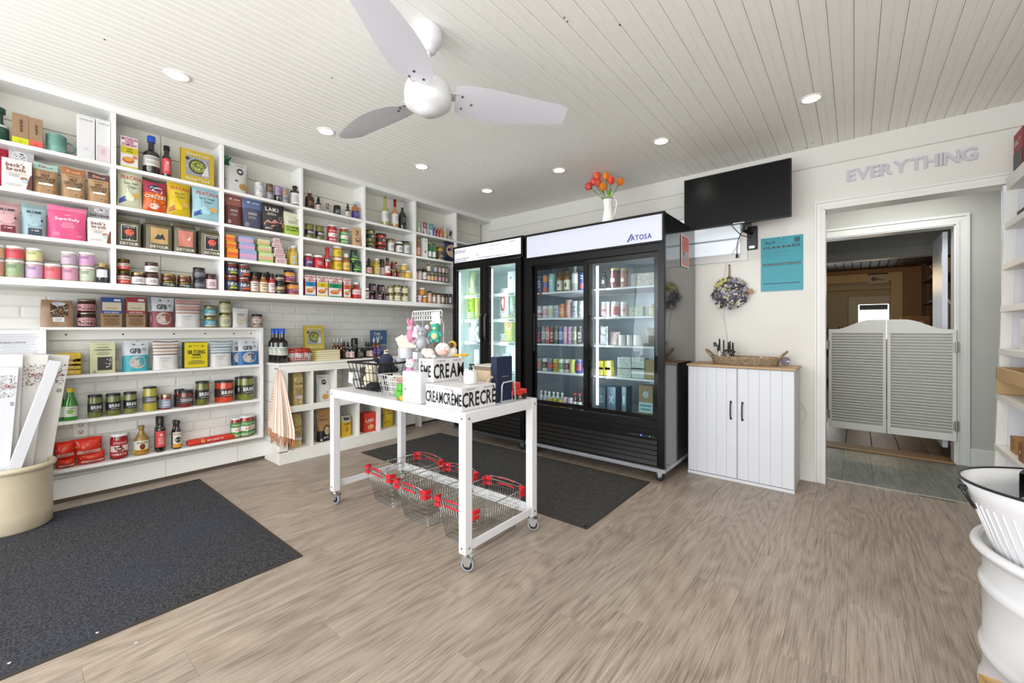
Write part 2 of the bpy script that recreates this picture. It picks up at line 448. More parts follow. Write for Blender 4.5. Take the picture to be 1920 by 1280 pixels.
CELLS = {
 'U1': (2.162,.553),'U2': (1.914,.553),'U3': (1.670,.553),'U4': (1.432,.553),
 'L0': (1.165,.125),'L1': (.852,.125),'L2': (.554,.125),'L3': (.246,.125)}
SHELFWORD = {'U1': 'top shelf','U2': 'second shelf','U3': 'third shelf','U4': 'bottom shelf'}
BAYS = [(215,'leftmost bay'),(417,'second bay'),(566,'third bay'),(684,'fourth bay'),(779,'fifth bay'),(900,'sixth bay')]
def where_of(row,pc):
    if row in SHELFWORD: return SHELFWORD[row] + ', ' + [b for x,b in BAYS if pc < x][0]
    return {'L0': 'atop low wall rack','L1': 'upper shelf of low rack','L2': 'middle shelf of low rack','L3': 'bottom shelf of low rack'}[row]
def put(kind,row,pl,pr,pt,desc,o=None,d=None,z=None,s=.018,up=0,tilt=0,yaw=0,name=None,cat=None,pb=None,**kw):
    """one product: extent in the photograph -> size and place on its shelf. up = how far its base is above the board"""
    o = dict(o or {}); o.update(kw)
    zz,xf = CELLS[row]; zz = zz if z is None else z
    round_ = kind in ('jar','bottle','can')
    pc = (pl + pr) / 2
    if round_:
        rr = .035
        for _ in range(3):
            xc = xf - s - rr; a = on(pl,500,0,xc)[1]; b = on(pr,500,0,xc)[1]
            dd = ray(pc,500); cs = abs(dd[0]) / math.hypot(dd[0],dd[1]); rr = (b - a) / 2 * cs
        y = (a + b) / 2; w = 2 * rr; dep = w
    else:
        dep = d if d else {'carton': .05,'bag': .06,'tin': .075,'book': .02}[kind]
        if kind == 'bag': a = on(pl,500,0,xf - s - dep / 2)[1]; b = on(pr,500,0,xf - s - dep / 2)[1]
        else: a = on(pl,500,0,xf - s - dep)[1]; b = on(pr,500,0,xf - s)[1]
        y = (a + b) / 2; w = b - a; xc = xf - s - dep / 2
    yc = y
    z0 = zz + up if pb is None else hz(pc,pb,xc + w * .3,yc)
    h = hz(pc,pt,xc,yc) - z0
    h = max(.02,h)
    fn,nm,ct = KIND[kind]
    root = thing(name or nm,desc,cat or ct,(xc,y,z0),(0,R(tilt),R(90 + yaw)))
    fn(root,w,h,dep,o)
    GOODS.append((root,desc,row,pc,pt,where_of(row,pc)))
    return root
def stackup(row,pl,pr,tops,kind,desc,o,**kw):
    """a column of alike goods, tops listed from the lowest to the highest"""
    up = 0; z0 = CELLS[row][0] if kw.get('z') is None else kw['z']
    for i,t in enumerate(tops):
        oo = o[i] if isinstance(o,list) else o
        r = put(kind,row,pl,pr,t,desc,oo,up=up,**kw)
        xc = r.location.x; up = hz((pl + pr) / 2,t,xc,r.location.y) - z0 + .0012
ORD = ['first','second','third','fourth','fifth','sixth','seventh','eighth','ninth','tenth','eleventh','twelfth']
def finish_labels():
    """give alike goods in one cell a position of their own, and every cell of alike goods a group"""
    by = {}
    for g in GOODS: by.setdefault((g[1],g[5]),[]).append(g)
    for (desc,wh),L in by.items():
        if len(L) == 1: L[0][0]['label'] = desc + ', ' + wh; continue
        cols = []
        for g in sorted(L,key=lambda g: g[3]):
            for c in cols:
                if abs(c[0][3] - g[3]) < 5: c.append(g); break
            else: cols.append([g])
        cols.sort(key=lambda c: sum(g[3] for g in c) / len(c))
        for i,c in enumerate(cols):
            c.sort(key=lambda g: g[4])
            for j,g in enumerate(c):
                p = '' if len(cols) == 1 else (('left one' if i == 0 else 'right one') if len(cols) == 2 else ORD[i] + ' from left')
                q = '' if len(c) == 1 else (('upper' if j == 0 else 'lower') if len(c) == 2 else ['topmost','second down','third down','fourth down','fifth down','sixth down'][j])
                g[0]['label'] = desc + ', ' + wh + ', ' + ', '.join(x for x in (p,q) if x)
    gr = {}
    for g in GOODS: gr.setdefault((g[0]['category'],g[5]),[]).append(g)
    for (ct,wh),L in gr.items():
        if len(L) > 1:
            for g in L: g[0]['group'] = ct + ('es' if ct.endswith('x') else 's') + ' on the ' + wh
# ------------------------------------------------------------------ room shell
XF = .553; XB = .38      # front and back of the wall-hung shelving
CEIL = 2.52
def floor_wood(name,c1,c2,c3):
    m = bpy.data.materials.new(name); m.use_nodes = True; nt = m.node_tree; b = nt.nodes['Principled BSDF']; L = nt.links.new
    tc = nt.nodes.new('ShaderNodeTexCoord'); oi = nt.nodes.new('ShaderNodeObjectInfo')
    mm = nt.nodes.new('ShaderNodeMath'); mm.operation = 'MULTIPLY'; mm.inputs[1].default_value = 53.0; L(oi.outputs['Random'],mm.inputs[0])
    va = nt.nodes.new('ShaderNodeVectorMath'); va.operation = 'ADD'; L(tc.outputs['Object'],va.inputs[0]); L(mm.outputs[0],va.inputs[1])
    def nz(scale,st,det=5,dist=0.0,ro=.6):
        mp = nt.nodes.new('ShaderNodeMapping'); mp.inputs['Scale'].default_value = st; L(va.outputs[0],mp.inputs[0])
        n = nt.nodes.new('ShaderNodeTexNoise'); n.inputs['Scale'].default_value = scale; n.inputs['Detail'].default_value = det
        n.inputs['Distortion'].default_value = dist; n.inputs['Roughness'].default_value = ro; L(mp.outputs[0],n.inputs['Vector']); return n
    big = nz(3.2,(1.6,.55,1),3,.6)
    # cathedral grain: contour bands of a stretched noise field
    fld = nz(2.0,(2.1,.38,1),1,.3,.4)
    mu = nt.nodes.new('ShaderNodeMath'); mu.operation = 'MULTIPLY'; mu.inputs[1].default_value = 42; L(fld.outputs['Fac'],mu.inputs[0])
    fr = nt.nodes.new('ShaderNodeMath'); fr.operation = 'SINE'; mu2 = nt.nodes.new('ShaderNodeMath'); mu2.operation = 'MULTIPLY'; mu2.inputs[1].default_value = 2.2
    L(mu.outputs[0],mu2.inputs[0]); L(mu2.outputs[0],fr.inputs[0])
    fine = nz(30,(7,.22,1),5,.35,.62)
    a1 = nt.nodes.new('ShaderNodeMath'); a1.operation = 'MULTIPLY'; a1.inputs[1].default_value = .05; L(fr.outputs[0],a1.inputs[0])
    a2 = nt.nodes.new('ShaderNodeMath'); a2.operation = 'MULTIPLY_ADD'; a2.inputs[1].default_value = .86; L(fine.outputs['Fac'],a2.inputs[0]); L(a1.outputs[0],a2.inputs[2])
    a3 = nt.nodes.new('ShaderNodeMath'); a3.operation = 'MULTIPLY_ADD'; a3.inputs[1].default_value = .34; L(big.outputs['Fac'],a3.inputs[0]); L(a2.outputs[0],a3.inputs[2])
    cr = nt.nodes.new('ShaderNodeValToRGB'); e = cr.color_ramp.elements; e[0].position = .36; e[0].color = hexc(c1); e[1].position = .80; e[1].color = hexc(c3)
    k = e.new(.58); k.color = hexc(c2); L(a3.outputs[0],cr.inputs[0])
    hs = nt.nodes.new('ShaderNodeHueSaturation'); mr = nt.nodes.new('ShaderNodeMapRange'); mr.inputs['To Min'].default_value = .94; mr.inputs['To Max'].default_value = 1.05
    L(oi.outputs['Random'],mr.inputs['Value']); L(mr.outputs[0],hs.inputs['Value']); L(cr.outputs[0],hs.inputs['Color']); L(hs.outputs[0],b.inputs['Base Color'])
    b.inputs['Roughness'].default_value = .42
    bp = nt.nodes.new('ShaderNodeBump'); bp.inputs['Strength'].default_value = .12; bp.inputs['Distance'].default_value = .002
    L(a2.outputs[0],bp.inputs['Height']); L(bp.outputs[0],b.inputs['Normal'])
    return m
WOODF = floor_wood('oak_vinyl','#6a5d52','#998a7c','#b0a294')
fl = MB(); fl.box(0,5.3,-6.4,.14,-.06,-.0035,P('#7d6c5d',.8)); floor = struct(fl.build('floor'))
PW,PL = .183,1.22
pm = MB(); pm.box(-PW / 2 + .0003,PW / 2 - .0003,-PL / 2 + .0003,PL / 2 - .0003,-.003,0,WOODF,.0004)
plank_src = pm.build('floor_plank',floor); plank_me = plank_src.data; first = True
rp = random.Random(3)
for i in range(29):
    off = [0,.43,.86,.21,.64,1.02][i % 6] + rp.uniform(-.06,.06)
    y = .14 - PL / 2 + off
    while y > -4.9:
        x = .02 + PW * (i + .5)
        y1 = min(.14,y + PL / 2); y0 = y - PL / 2
        if y1 - y0 > .05:
            vis = (x - CAM[0]) * FW[0] + (y - CAM[1]) * FW[1] > -.7
            if vis:
                if y1 < y + PL / 2 - .001:
                    q = MB(); q.box(-PW / 2 + .0003,PW / 2 - .0003,-(y1 - y0) / 2,(y1 - y0) / 2,-.003,0,WOODF,.0004)
                    q.build('floor_plank',floor,(x,(y0 + y1) / 2,0))
                elif first: plank_src.location = (x,y,0); first = False
                else: piece('floor_plank',plank_me,floor,(x,y,0))
        y -= PL
# ceiling of beadboard running away from the shop window
BOARD = noisy('ceiling_paint','#f3f1ea','#faf8f2',1.3,.5,(1,.3,1),3)
cb = MB(); cb.box(0,5.3,-6.4,.14,CEIL + .016,CEIL + .08,WHITE); ceiling = struct(cb.build('ceiling'))
BW = .0905
g = .0024; dz = .0022
prof = [(-BW / 2 + .0008,CEIL + .012),(-BW / 2 + .0008,CEIL + .003),(-BW / 2 + .003,CEIL),(-g * 2.2,CEIL),(-g * 1.1,CEIL + dz),(-g * .5,CEIL + .0008),(g * .5,CEIL + .0008),(g * 1.1,CEIL + dz),(g * 2.2,CEIL),(BW / 2 - .009,CEIL),(BW / 2 - .007,CEIL + dz),(BW / 2 - .0025,CEIL + .0006),(BW / 2 - .0008,CEIL + .003),(BW / 2 - .0008,CEIL + .012)]
bm_ = MB(); bm_.prism(prof[::-1],-6.3,.02,BOARD,'y')
bsrc = bm_.build('ceiling_board',ceiling); bsrc.location = (XF + .03,0,0)
for i in range(1,51):
    piece('ceiling_board',bsrc.data,ceiling,(XF + .03 + BW * i,0,0))
spk = MB()
for px_,py_ in [(196,74),(622,146),(1058,33),(1064,40),(1511,277),(1162,47),(1524,268)]:
    p = on(px_,py_,2,CEIL - .0005); spk.cyl((p[0],p[1],CEIL - .002),(p[0],p[1],CEIL + .003),.004,P('#2a2622'),6)
spk.build('nail_holes',ceiling)['kind'] = 'stuff'

# left wall: painted brick below, furred-out boards above
wm = MB(); wm.box(-.12,-.012,-6.4,.14,0,CEIL + .05,P('#dad8d3',.7)); wall_left = struct(wm.build('wall_left'))
BR = noisy('painted_brick','#dedcd7','#e6e5e1',6,.55,bump=.35,dist=.004,rnd=.015)
bw_,bh_ = .215,.066
q = MB(); q.box(-.014,0,-bw_ / 2,bw_ / 2,-bh_ / 2,bh_ / 2,BR,.004)
brick = q.build('brick',wall_left); bme = brick.data; nb = 0
q = MB(); q.box(-.014,0,-bw_ / 4 + .002,bw_ / 4 - .002,-bh_ / 2,bh_ / 2,BR,.004); half = None
mo = MB(); mo.box(-.02,-.0035,-4.2,.04,.19,1.40,P('#d6d4cf',.8)); mo.build('mortar',wall_left)
for j in range(16):
    z = .195 + .0375 + j * .0735
    for i in range(20):
        y = -4.15 + (bw_ + .009) * (i + (.5 if j % 2 else 0))
        if y > -.1 : continue
        if y < -3.95: continue
        if nb == 0: brick.location = (0,y,z)
        else: piece('brick',bme,wall_left,(rp.uniform(-.0015,.001),y,z),(0,0,0))
        nb += 1
bb = MB(); bb.box(-.01,.012,-6.4,-.02,.035,.045,WHITE); bb.box(-.01,.016,-6.4,-.02,.03,.165,WHITE,.003); bb.box(-.01,.028,-6.4,-.02,.165,.185,P('#cfccc6',.5),.006); bb.box(-.01,.02,-6.4,-.02,.185,.205,P('#bfbcb6',.5),.003)
struct(bb.build('baseboard_left'))
sh_ = MB(); sh_.box(-.01,.01,-6.4,-.02,0,.03,P('#54473b',.8)); struct(sh_.build('gap_strip_left'))  # dark brown strip filling the gap between baseboard and floor
for yy in (-1.95,-2.62,-3.1):
    jb = MB(); jb.box(.0155,.0168,yy - .0008,yy + .0008,.03,.163,P('#8f8b85')); jb.build('joint',bpy.data.objects['baseboard_left'])

# furred upper wall behind the wall shelving (a bulkhead over the brick)
SHIP = noisy('shiplap_paint','#d9d6cc','#e6e3da',2.2,.5,(1,.4,1),3)
fu = MB(); fu.box(-.01,XB - .012,-6.4,-.02,1.395,CEIL,P('#d6d3ca',.6)); furr = struct(fu.build('trim_2'))
for i,(za,zb) in enumerate([(1.40,1.553),(1.557,1.812),(1.816,2.071),(2.075,2.328),(2.332,2.515)]):
    for j,(ya,yb) in enumerate([(-6.3,-3.2),(-3.197,-1.2),(-1.197,-.02)]):
        q = MB(); q.box(XB - .012,XB,ya,yb,za,zb,SHIP,.0015); q.build('shiplap_board',furr)

# back wall with its high window and the wide opening to the hall
BX0,BX1 = 3.895,4.80; BZ = 2.045
wb = MB(); PW_ = noisy('wall_paint','#e2dfd8','#eae8e2',1.1,.55,(1,1,1),2)
WX0,WX1,WZ0,WZ1 = 2.62,3.335,1.775,2.14
wb.box(-.12,WX0,0,.14,0,CEIL + .02,PW_); wb.box(WX1,BX0,0,.14,0,CEIL + .02,PW_)
wb.box(WX0,WX1,0,.14,0,WZ0,PW_); wb.box(WX0,WX1,0,.14,WZ1,CEIL + .02,PW_)
wb.box(BX0,BX1,0,.14,BZ,CEIL + .02,PW_); wb.box(BX1,5.42,0,.14,0,CEIL + .02,PW_)
wall_back = struct(wb.build('wall_back'))
tb = MB(); tb.box(XF - .04,5.2,-.018,0,2.372,CEIL,P('#e4e2dc',.5),.003); tb.box(XF - .02,3.2,-.010,0,2.25,2.372,P('#e0ddd6',.5),.002); struct(tb.build('trim_3'))
tb = MB(); tb.box(3.35,3.835,-.016,0,0,.135,WHITE,.002); tb.box(3.35,3.835,-.02,0,.135,.15,WHITE,.003); tb.box(3.35,3.835,-.028,0,0,.02,WHITE,.004); struct(tb.build('baseboard_back'))
ft = MB()
ft.box(XF - .045,XF + .002,-6.4,-.02,2.475,CEIL,SHELFW,.002)
# casing round the opening, three-step profile
cs = MB()
def casing(mb,x0,x1,zt,y,wd=.062,m=WHITE,th=.02,z0=0):
    for k,(a,b,t) in enumerate([(0,.3,th * .8),(.3,.75,th * .6),(.75,1,th)]):
        mb.box(x0 - wd * b,x0 - wd * a,y - t,y,z0,zt + wd * a,m,.0015)
        mb.box(x1 + wd * a,x1 + wd * b,y - t,y,z0,zt + wd * a,m,.0015)
        mb.box(x0 - wd * b,x1 + wd * b,y - t,y,zt + wd * a,zt + wd * b,m,.0015)
casing(cs,BX0,BX1,BZ,0)
cs.box(BX0 - .001,BX0 + .006,-.015,.15,0,BZ,WHITE); cs.box(BX1 - .006,BX1 + .001,-.015,.15,0,BZ,WHITE); cs.box(BX0,BX1,-.015,.15,BZ - .006,BZ + .001,WHITE)
struct(cs.build('trim_4'))
st_ = MB(); st_.box(BX0,BX1 + .2,.135,.165,-.001,.004,P('#b9b6ae',.35,.6),.001); struct(st_.build('trim_5'))
# high window in the back wall, half hidden by cooler and screen
wf = MB()
wd = .055
wf.box(WX0 - wd,WX1 + wd,-.016,0,WZ1,WZ1 + wd,WHITE,.002); wf.box(WX0 - wd,WX1 + wd,-.016,0,WZ0 - wd,WZ0,WHITE,.002)
wf.box(WX0 - wd,WX0,-.016,0,WZ0,WZ1,WHITE,.002); wf.box(WX1,WX1 + wd,-.016,0,WZ0,WZ1,WHITE,.002)
win = struct(wf.build('window_1'))
pn = MB(); pn.box(WX0,WX1,.03,.034,WZ0,WZ1,P('#e4ecf2',.15,emit=.55)); pn.build('frosted_pane',win)
rl = MB(); rl.box(WX0,WX1,.012,.028,WZ0,WZ0 + .015,WHITE,.002); rl.box(WX0,WX1,.012,.028,WZ0 + .13,WZ0 + .145,P('#cfd3d4',.4),.002); rl.build('window_rail',win)

# right wall and the shop-window wall behind the camera
wr = MB(); wr.box(5.16,5.3,-6.4,.14,0,CEIL + .02,PW_); struct(wr.build('wall_right'))
wv = MB(); wv.box(0,5.3,-6.4,-6.36,0,.35,PW_); wv.box(0,5.3,-6.4,-6.36,2.35,CEIL,PW_); wv.box(0,.25,-6.4,-6.36,.35,2.35,PW_); wv.box(5.0,5.3,-6.4,-6.36,.35,2.35,PW_)
wv.box(2.5,2.6,-6.4,-6.36,.35,2.35,PW_); struct(wv.build('wall_front'))

# hall behind the opening
HG = noisy('hall_paint','#babbb5','#c3c4be',1.2,.6,(1,1,1),2)
HX0,HX1 = 2.9,6.2; HY = 1.27; DX0,DX1 = 3.80,4.735; DZ = 2.045
hw = MB(); hw.box(HX0,DX0,HY,HY + .14,0,CEIL,HG); hw.box(DX1,HX1,HY,HY + .14,0,CEIL,HG); hw.box(DX0,DX1,HY,HY + .14,DZ,CEIL,HG)
hw.box(HX0 - .1,HX0,.14,HY + .14,0,CEIL,HG); hw.box(HX1,HX1 + .1,.14,HY + .14,0,CEIL,HG)
hw.box(HX0,BX0,.1405,.15,0,CEIL,HG); hw.box(BX1,HX1,.1405,.15,0,CEIL,HG); hw.box(BX0,BX1,.1405,.15,BZ,CEIL,HG)
hall = struct(hw.build('wall_hall'))
hc = MB(); hc.box(HX0,HX1,.14,HY + .14,CEIL,CEIL + .05,WHITE); struct(hc.build('ceiling_hall'))
GREYF = floor_wood('hall_vinyl','#4f5250','#707269','#8c8e85')
hf = MB(); hf.box(HX0,HX1,.14,HY + .0,-.06,-.003,P('#5b5650',.8)); hallfloor = struct(hf.build('floor_hall'))
q = MB(); q.box(-PW / 2 + .0005,PW / 2 - .0005,-.56,.56,-.003,0,GREYF,.0008); s0 = q.build('floor_plank',hallfloor,(3.72,.71,0))
for i in range(1,9): piece('floor_plank',s0.data,hallfloor,(3.72 + PW * i,.71,0))
cs = MB(); casing(cs,DX0,DX1,DZ,HY,.085,P('#dfe1dc',.45)); 
cs.box(DX0 - .001,DX0 + .008,HY - .01,HY + .15,0,DZ,WHITE); cs.box(DX1 - .008,DX1 + .001,HY - .01,HY + .15,0,DZ,WHITE); cs.box(DX0,DX1,HY - .01,HY + .15,DZ - .008,DZ,WHITE)
struct(cs.build('trim_6'))
tb = MB(); tb.box(DX1 + .085,HX1,HY - .016,HY,0,.15,P('#dfe1dc',.45),.003); struct(tb.build('baseboard_hall'))
th = MB(); th.box(DX0,DX1,HY - .03,HY + .2,0,.012,P('#a07a50',.5),.004); struct(th.build('trim_7'))

# store room beyond the swing doors
DK = P('#8a6a48',.7); TAN = P('#b59a74',.7)
RY0,RY1 = HY + .14,3.3
vw = MB(); vw.box(3.2,3.3,RY0,RY1,0,2.6,HG); vw.box(5.6,5.7,RY0,RY1,0,2.6,HG)
MX0,MX1,MZ = 3.62,5.14,2.06
vw.box(3.3,MX0,RY1,RY1 + .12,0,2.6,HG); vw.box(MX1,5.6,RY1,RY1 + .12,0,2.6,HG); vw.box(MX0,MX1,RY1,RY1 + .12,MZ,2.6,HG)
struct(vw.build('wall_passage'))
vc = MB(); vc.box(3.3,5.6,RY0,RY1,2.5,2.56,WHITE); struct(vc.build('ceiling_passage'))
cs = MB(); casing(cs,MX0,MX1,MZ,RY1,.12,P('#c9c8c0',.5)); struct(cs.build('trim_8'))
pf = MB(); pf.box(2.4,7.2,RY0,8.6,-.06,-.004,P('#33251c',.8)); pfl = struct(pf.build('floor_passage'))
SLAT = noisy('dark_board','#4b3a30','#75614f',7,.38,(1,.25,1),5,rnd=.12)
q = MB(); q.box(-.098,.098,-.9,.9,-.004,.008,SLAT,.002); s0 = q.build('floor_board',pfl,(3.5,RY0 + .92,0))
for i in range(1,10): piece('floor_board',s0.data,pfl,(3.5 + .2 * i,RY0 + .92 ,0))
# far room
FY = 7.9
fr_ = MB(); fr_.box(2.3,2.4,RY1,8.1,0,2.8,TAN); fr_.box(6.6,6.7,RY1,8.1,0,2.8,DK)
FD0,FD1 = 3.28,4.62
fr_.box(2.4,FD0,FY - .8,FY - .7,0,2.8,TAN); fr_.box(FD1,6.6,FY - .8,FY - .7,0,2.8,DK); fr_.box(FD0,FD1,FY - .8,FY - .7,2.1,2.8,DK)
fr_.box(2.4,6.6,FY + .4,FY + .5,0,2.8,P('#d6c7a4',.7))
struct(fr_.build('wall_far'))
fc_ = MB(); fc_.box(2.4,6.6,RY1 + .12,FY + .4,2.36,2.44,P('#1d1814',.7)); fceil = struct(fc_.build('ceiling_far'))
q = MB(); q.box(-.055,.055,-2.0,2.0,-.008,.012,P('#2c2520',.45),.004); s0 = q.build('ceiling_board',fceil,(2.6,5.45,2.355))
for i in range(1,30): piece('ceiling_board',s0.data,fceil,(2.6 + .125 * i,5.45,2.355))
cs = MB(); casing(cs,FD0,FD1,2.1,FY - .8,.16,P('#c0a67c',.6)); struct(cs.build('trim_9'))
# ------------------------------------------------------------------ wall-hung shelving on the left
T = .022
DIV = [-4.025,-3.4555,-2.8855,-2.3265,-1.756,-1.175,-.600]
US = thing('wall_shelf_unit','long white built-in shelving of open bays under the ceiling, packed with groceries','shelving',(XB,-2.2,1.392))
def upart(mb,name): o = mb.build(name,US,(-XB,2.2,-1.392)); return o
q = MB(); q.box(XB,XF,-4.5,-.02,1.392,1.432,SHELFW,.0015); upart(q,'bottom_board')
q = MB(); q.box(XB,XF + .004,-4.5,-.02,2.478,CEIL,SHELFW,.0015); upart(q,'top_fascia')
for y in DIV:
    q = MB(); q.box(XB,XF,y - T / 2,y + T / 2,1.432,2.478,SHELFW,.0012); upart(q,'upright_panel')
ends = [-4.6] + DIV + [-.02]
for i in range(len(ends) - 1):
    for k,z in enumerate((2.162,1.914,1.670)):
        a,b = ends[i] + T / 2,ends[i + 1] - T / 2
        q = MB(); q.box(XB,XF,a,b,z - T,z,SHELFW,.0012); upart(q,'shelf_board')

# ------------------------------------------------------------------ low wall rack
LY0,LY1 = -3.734,-2.459
LR = thing('low_wall_rack','low white open rack fixed to brick wall, three rows of bags and jars','shelf rack',(0,-3.1,.22))
def lpart(mb,name): return mb.build(name,LR,(0,3.1,-.22))
q = MB(); q.box(.002,.127,LY0,LY1,1.147,1.165,SHELFW,.0015); lpart(q,'top_board')
for y0,y1 in ((LY0,LY0 + .022),(LY1 - .024,LY1)):
    q = MB(); q.box(.002,.125,y0,y1,.224,1.147,SHELFW,.0015); lpart(q,'side_panel')
for z in (.852,.554,.246):
    q = MB(); q.box(.002,.125,LY0 + .022,LY1 - .024,z - .02,z,SHELFW,.0012); lpart(q,'shelf_board')
q = MB(); q.box(.002,.018,LY0 + .022,LY1 - .024,1.08,1.147,P('#e2e0da',.5),.001); 
lpart(q,'hanging_rail')
q = MB()
for y in (-3.62,-3.34,-3.05,-2.85,-2.65,-2.52): q.cyl((.017,y,1.115),(.0195,y,1.115),.006,P('#4a3b30'),8)
lpart(q,'screw_heads')
# outlet on the brick
p = on(151,803,0,.004)
ou = thing('wall_outlet','white double power outlet on brick wall between low rack shelves','outlet',(.002,p[1],p[2]))
q = MB(); q.box(0,.005,-.036,.036,-.058,.058,P('#e9e6e0',.4),.003); q.build('cover_plate',ou)
for dz_ in (-.022,.022):
    q = MB(); q.lathe([(.016,0),(.016,.003),(1e-5,.003)],P('#e0ddd6',.4),16,mtx=Matrix.Translation((.005,0,dz_)) @ Matrix.Rotation(PI / 2,4,'Y'))
    for a,b in ((-.006,.003),(.006,.003),(0,-.007)): q.box(.0075,.0086,a - .0014,a + .0014,dz_ + b - .004,dz_ + b + .004,P('#241f1c'))
    q.build('socket',ou)

# ------------------------------------------------------------------ cubby counter
CY0,CY1,CXF,CZ = -2.407,-1.136,.31,.862
CT = thing('cubby_counter','white wooden counter with two rows of open cubbies of popcorn and snacks','counter',(.15,-1.77,0))
def cpart(mb,name): return mb.build(name,CT,(-.15,1.77,0))
OLDW = noisy('worn_white','#dedbd2','#f0eee9',3.5,.55,(1,.4,1),5)
q = MB(); q.box(.002,CXF + .008,CY0 - .012,CY1 + .01,CZ - .022,CZ,OLDW,.003); cpart(q,'worktop')
q = MB(); q.box(CXF - .02,CXF,CY0,CY1,.776,CZ - .022,OLDW,.002); q.box(CXF - .02,CXF,CY0,CY0 + .074,0.1,.78,OLDW,.002); q.box(CXF - .02,CXF,CY1 - .07,CY1,.1,.78,OLDW,.002)
q.box(CXF - .02,CXF,CY0 + .074,CY1 - .07,.431,.486,OLDW,.002); q.box(CXF - .02,CXF,CY0,CY1,0,.111,OLDW,.002); cpart(q,'face_frame')
for k,(za,zb) in enumerate([(0,.172),(.174,.345),(.347,.518),(.520,.690),(.692,.838)]):
    q = MB(); q.box(.004,CXF - .021,CY0,CY0 + .016,za + .001,zb,OLDW,.002); cpart(q,'side_board')
q = MB(); q.box(.004,CXF - .021,CY1 - .018,CY1,0,.838,OLDW); cpart(q,'end_panel')
for z in (.107,.466):
    q = MB(); q.box(.004,CXF - .005,CY0 + .017,CY1 - .019,z - .014,z,OLDW); cpart(q,'cubby_floor')
for y in (-2.122,-1.902,-1.668,-1.432):
    for z0,z1 in ((.107,.452),(.466,.838)):
        q = MB(); q.box(.006,CXF - .002,y - .009,y + .009,z0,z1,OLDW,.001); cpart(q,'divider')
# low bench shelf between the counter and the freezer
LB = thing('low_bench_shelf','low white ledge on brick wall between cubby counter and freezer','shelf',(.06,-.95,0))
q = MB(); q.box(-.055,.06,-.17,.21,.40,.42,SHELFW,.002); q.build('shelf_board',LB); q = MB(); q.box(-.055,.05,.19,.21,0,.4,SHELFW,.002); q.build('bracket_panel',LB)

# ------------------------------------------------------------------ floor mats
def matpile(name,c1,c2,c3):
    m = noisy(name,c1,c2,105,.95,detail=4,bump=.9,dist=.012,lo=.42,hi=.62)
    nt = m.node_tree; b = nt.nodes['Principled BSDF']
    src = b.inputs['Base Color'].links[0].from_socket
    n = nt.nodes.new('ShaderNodeTexNoise'); n.inputs['Scale'].default_value = 1.1; tc = nt.nodes.new('ShaderNodeTexCoord'); nt.links.new(tc.outputs['Object'],n.inputs[0])
    mx = nt.nodes.new('ShaderNodeMix'); mx.data_type = 'RGBA'; mx.blend_type = 'MIX'
    mr = nt.nodes.new('ShaderNodeMapRange'); mr.inputs['From Min'].default_value = .42; mr.inputs['From Max'].default_value = .62; mr.inputs['To Max'].default_value = .45
    nt.links.new(n.outputs['Fac'],mr.inputs['Value']); nt.links.new(mr.outputs[0],mx.inputs[0]); nt.links.new(src,mx.inputs[6]); mx.inputs[7].default_value = hexc(c3)
    nt.links.new(mx.outputs[2],b.inputs['Base Color']); return m
PILE1 = matpile('mat_pile_blue','#161619','#4c4b4d','#2b3349')
PILE2 = matpile('mat_pile_grey','#1c1b1a','#575451','#363535')
def mat_(label,x0,x1,y0,y1,pile):
    t = thing('floor_mat',label,'mat',((x0 + x1) / 2,(y0 + y1) / 2,0),group='dark floor mats')
    a,b = (x1 - x0) / 2,(y1 - y0) / 2
    q = MB(); q.box(-a,a,-b,b,.0003,.004,P('#2e2a27',.7),.001); q.build('rubber_edge',t)
    q = MB(); n1,n2 = 90,60; rr = random.Random(5)
    q.grid(lambda u,v: ((2 * u - 1) * (a - .018),(2 * v - 1) * (b - .018),.0075 + rr.uniform(-.0012,.0012) if 0 < u < 1 and 0 < v < 1 else .004),n1,n2,pile)
    q.build('pile',t)
mat_('large dark blue-grey entrance mat under stoneware crock',.17,1.905,-6.0,-2.925,PILE1)
mat_('charcoal mat in front of the glass-door coolers',.50,2.88,-1.765,-.80,PILE2)

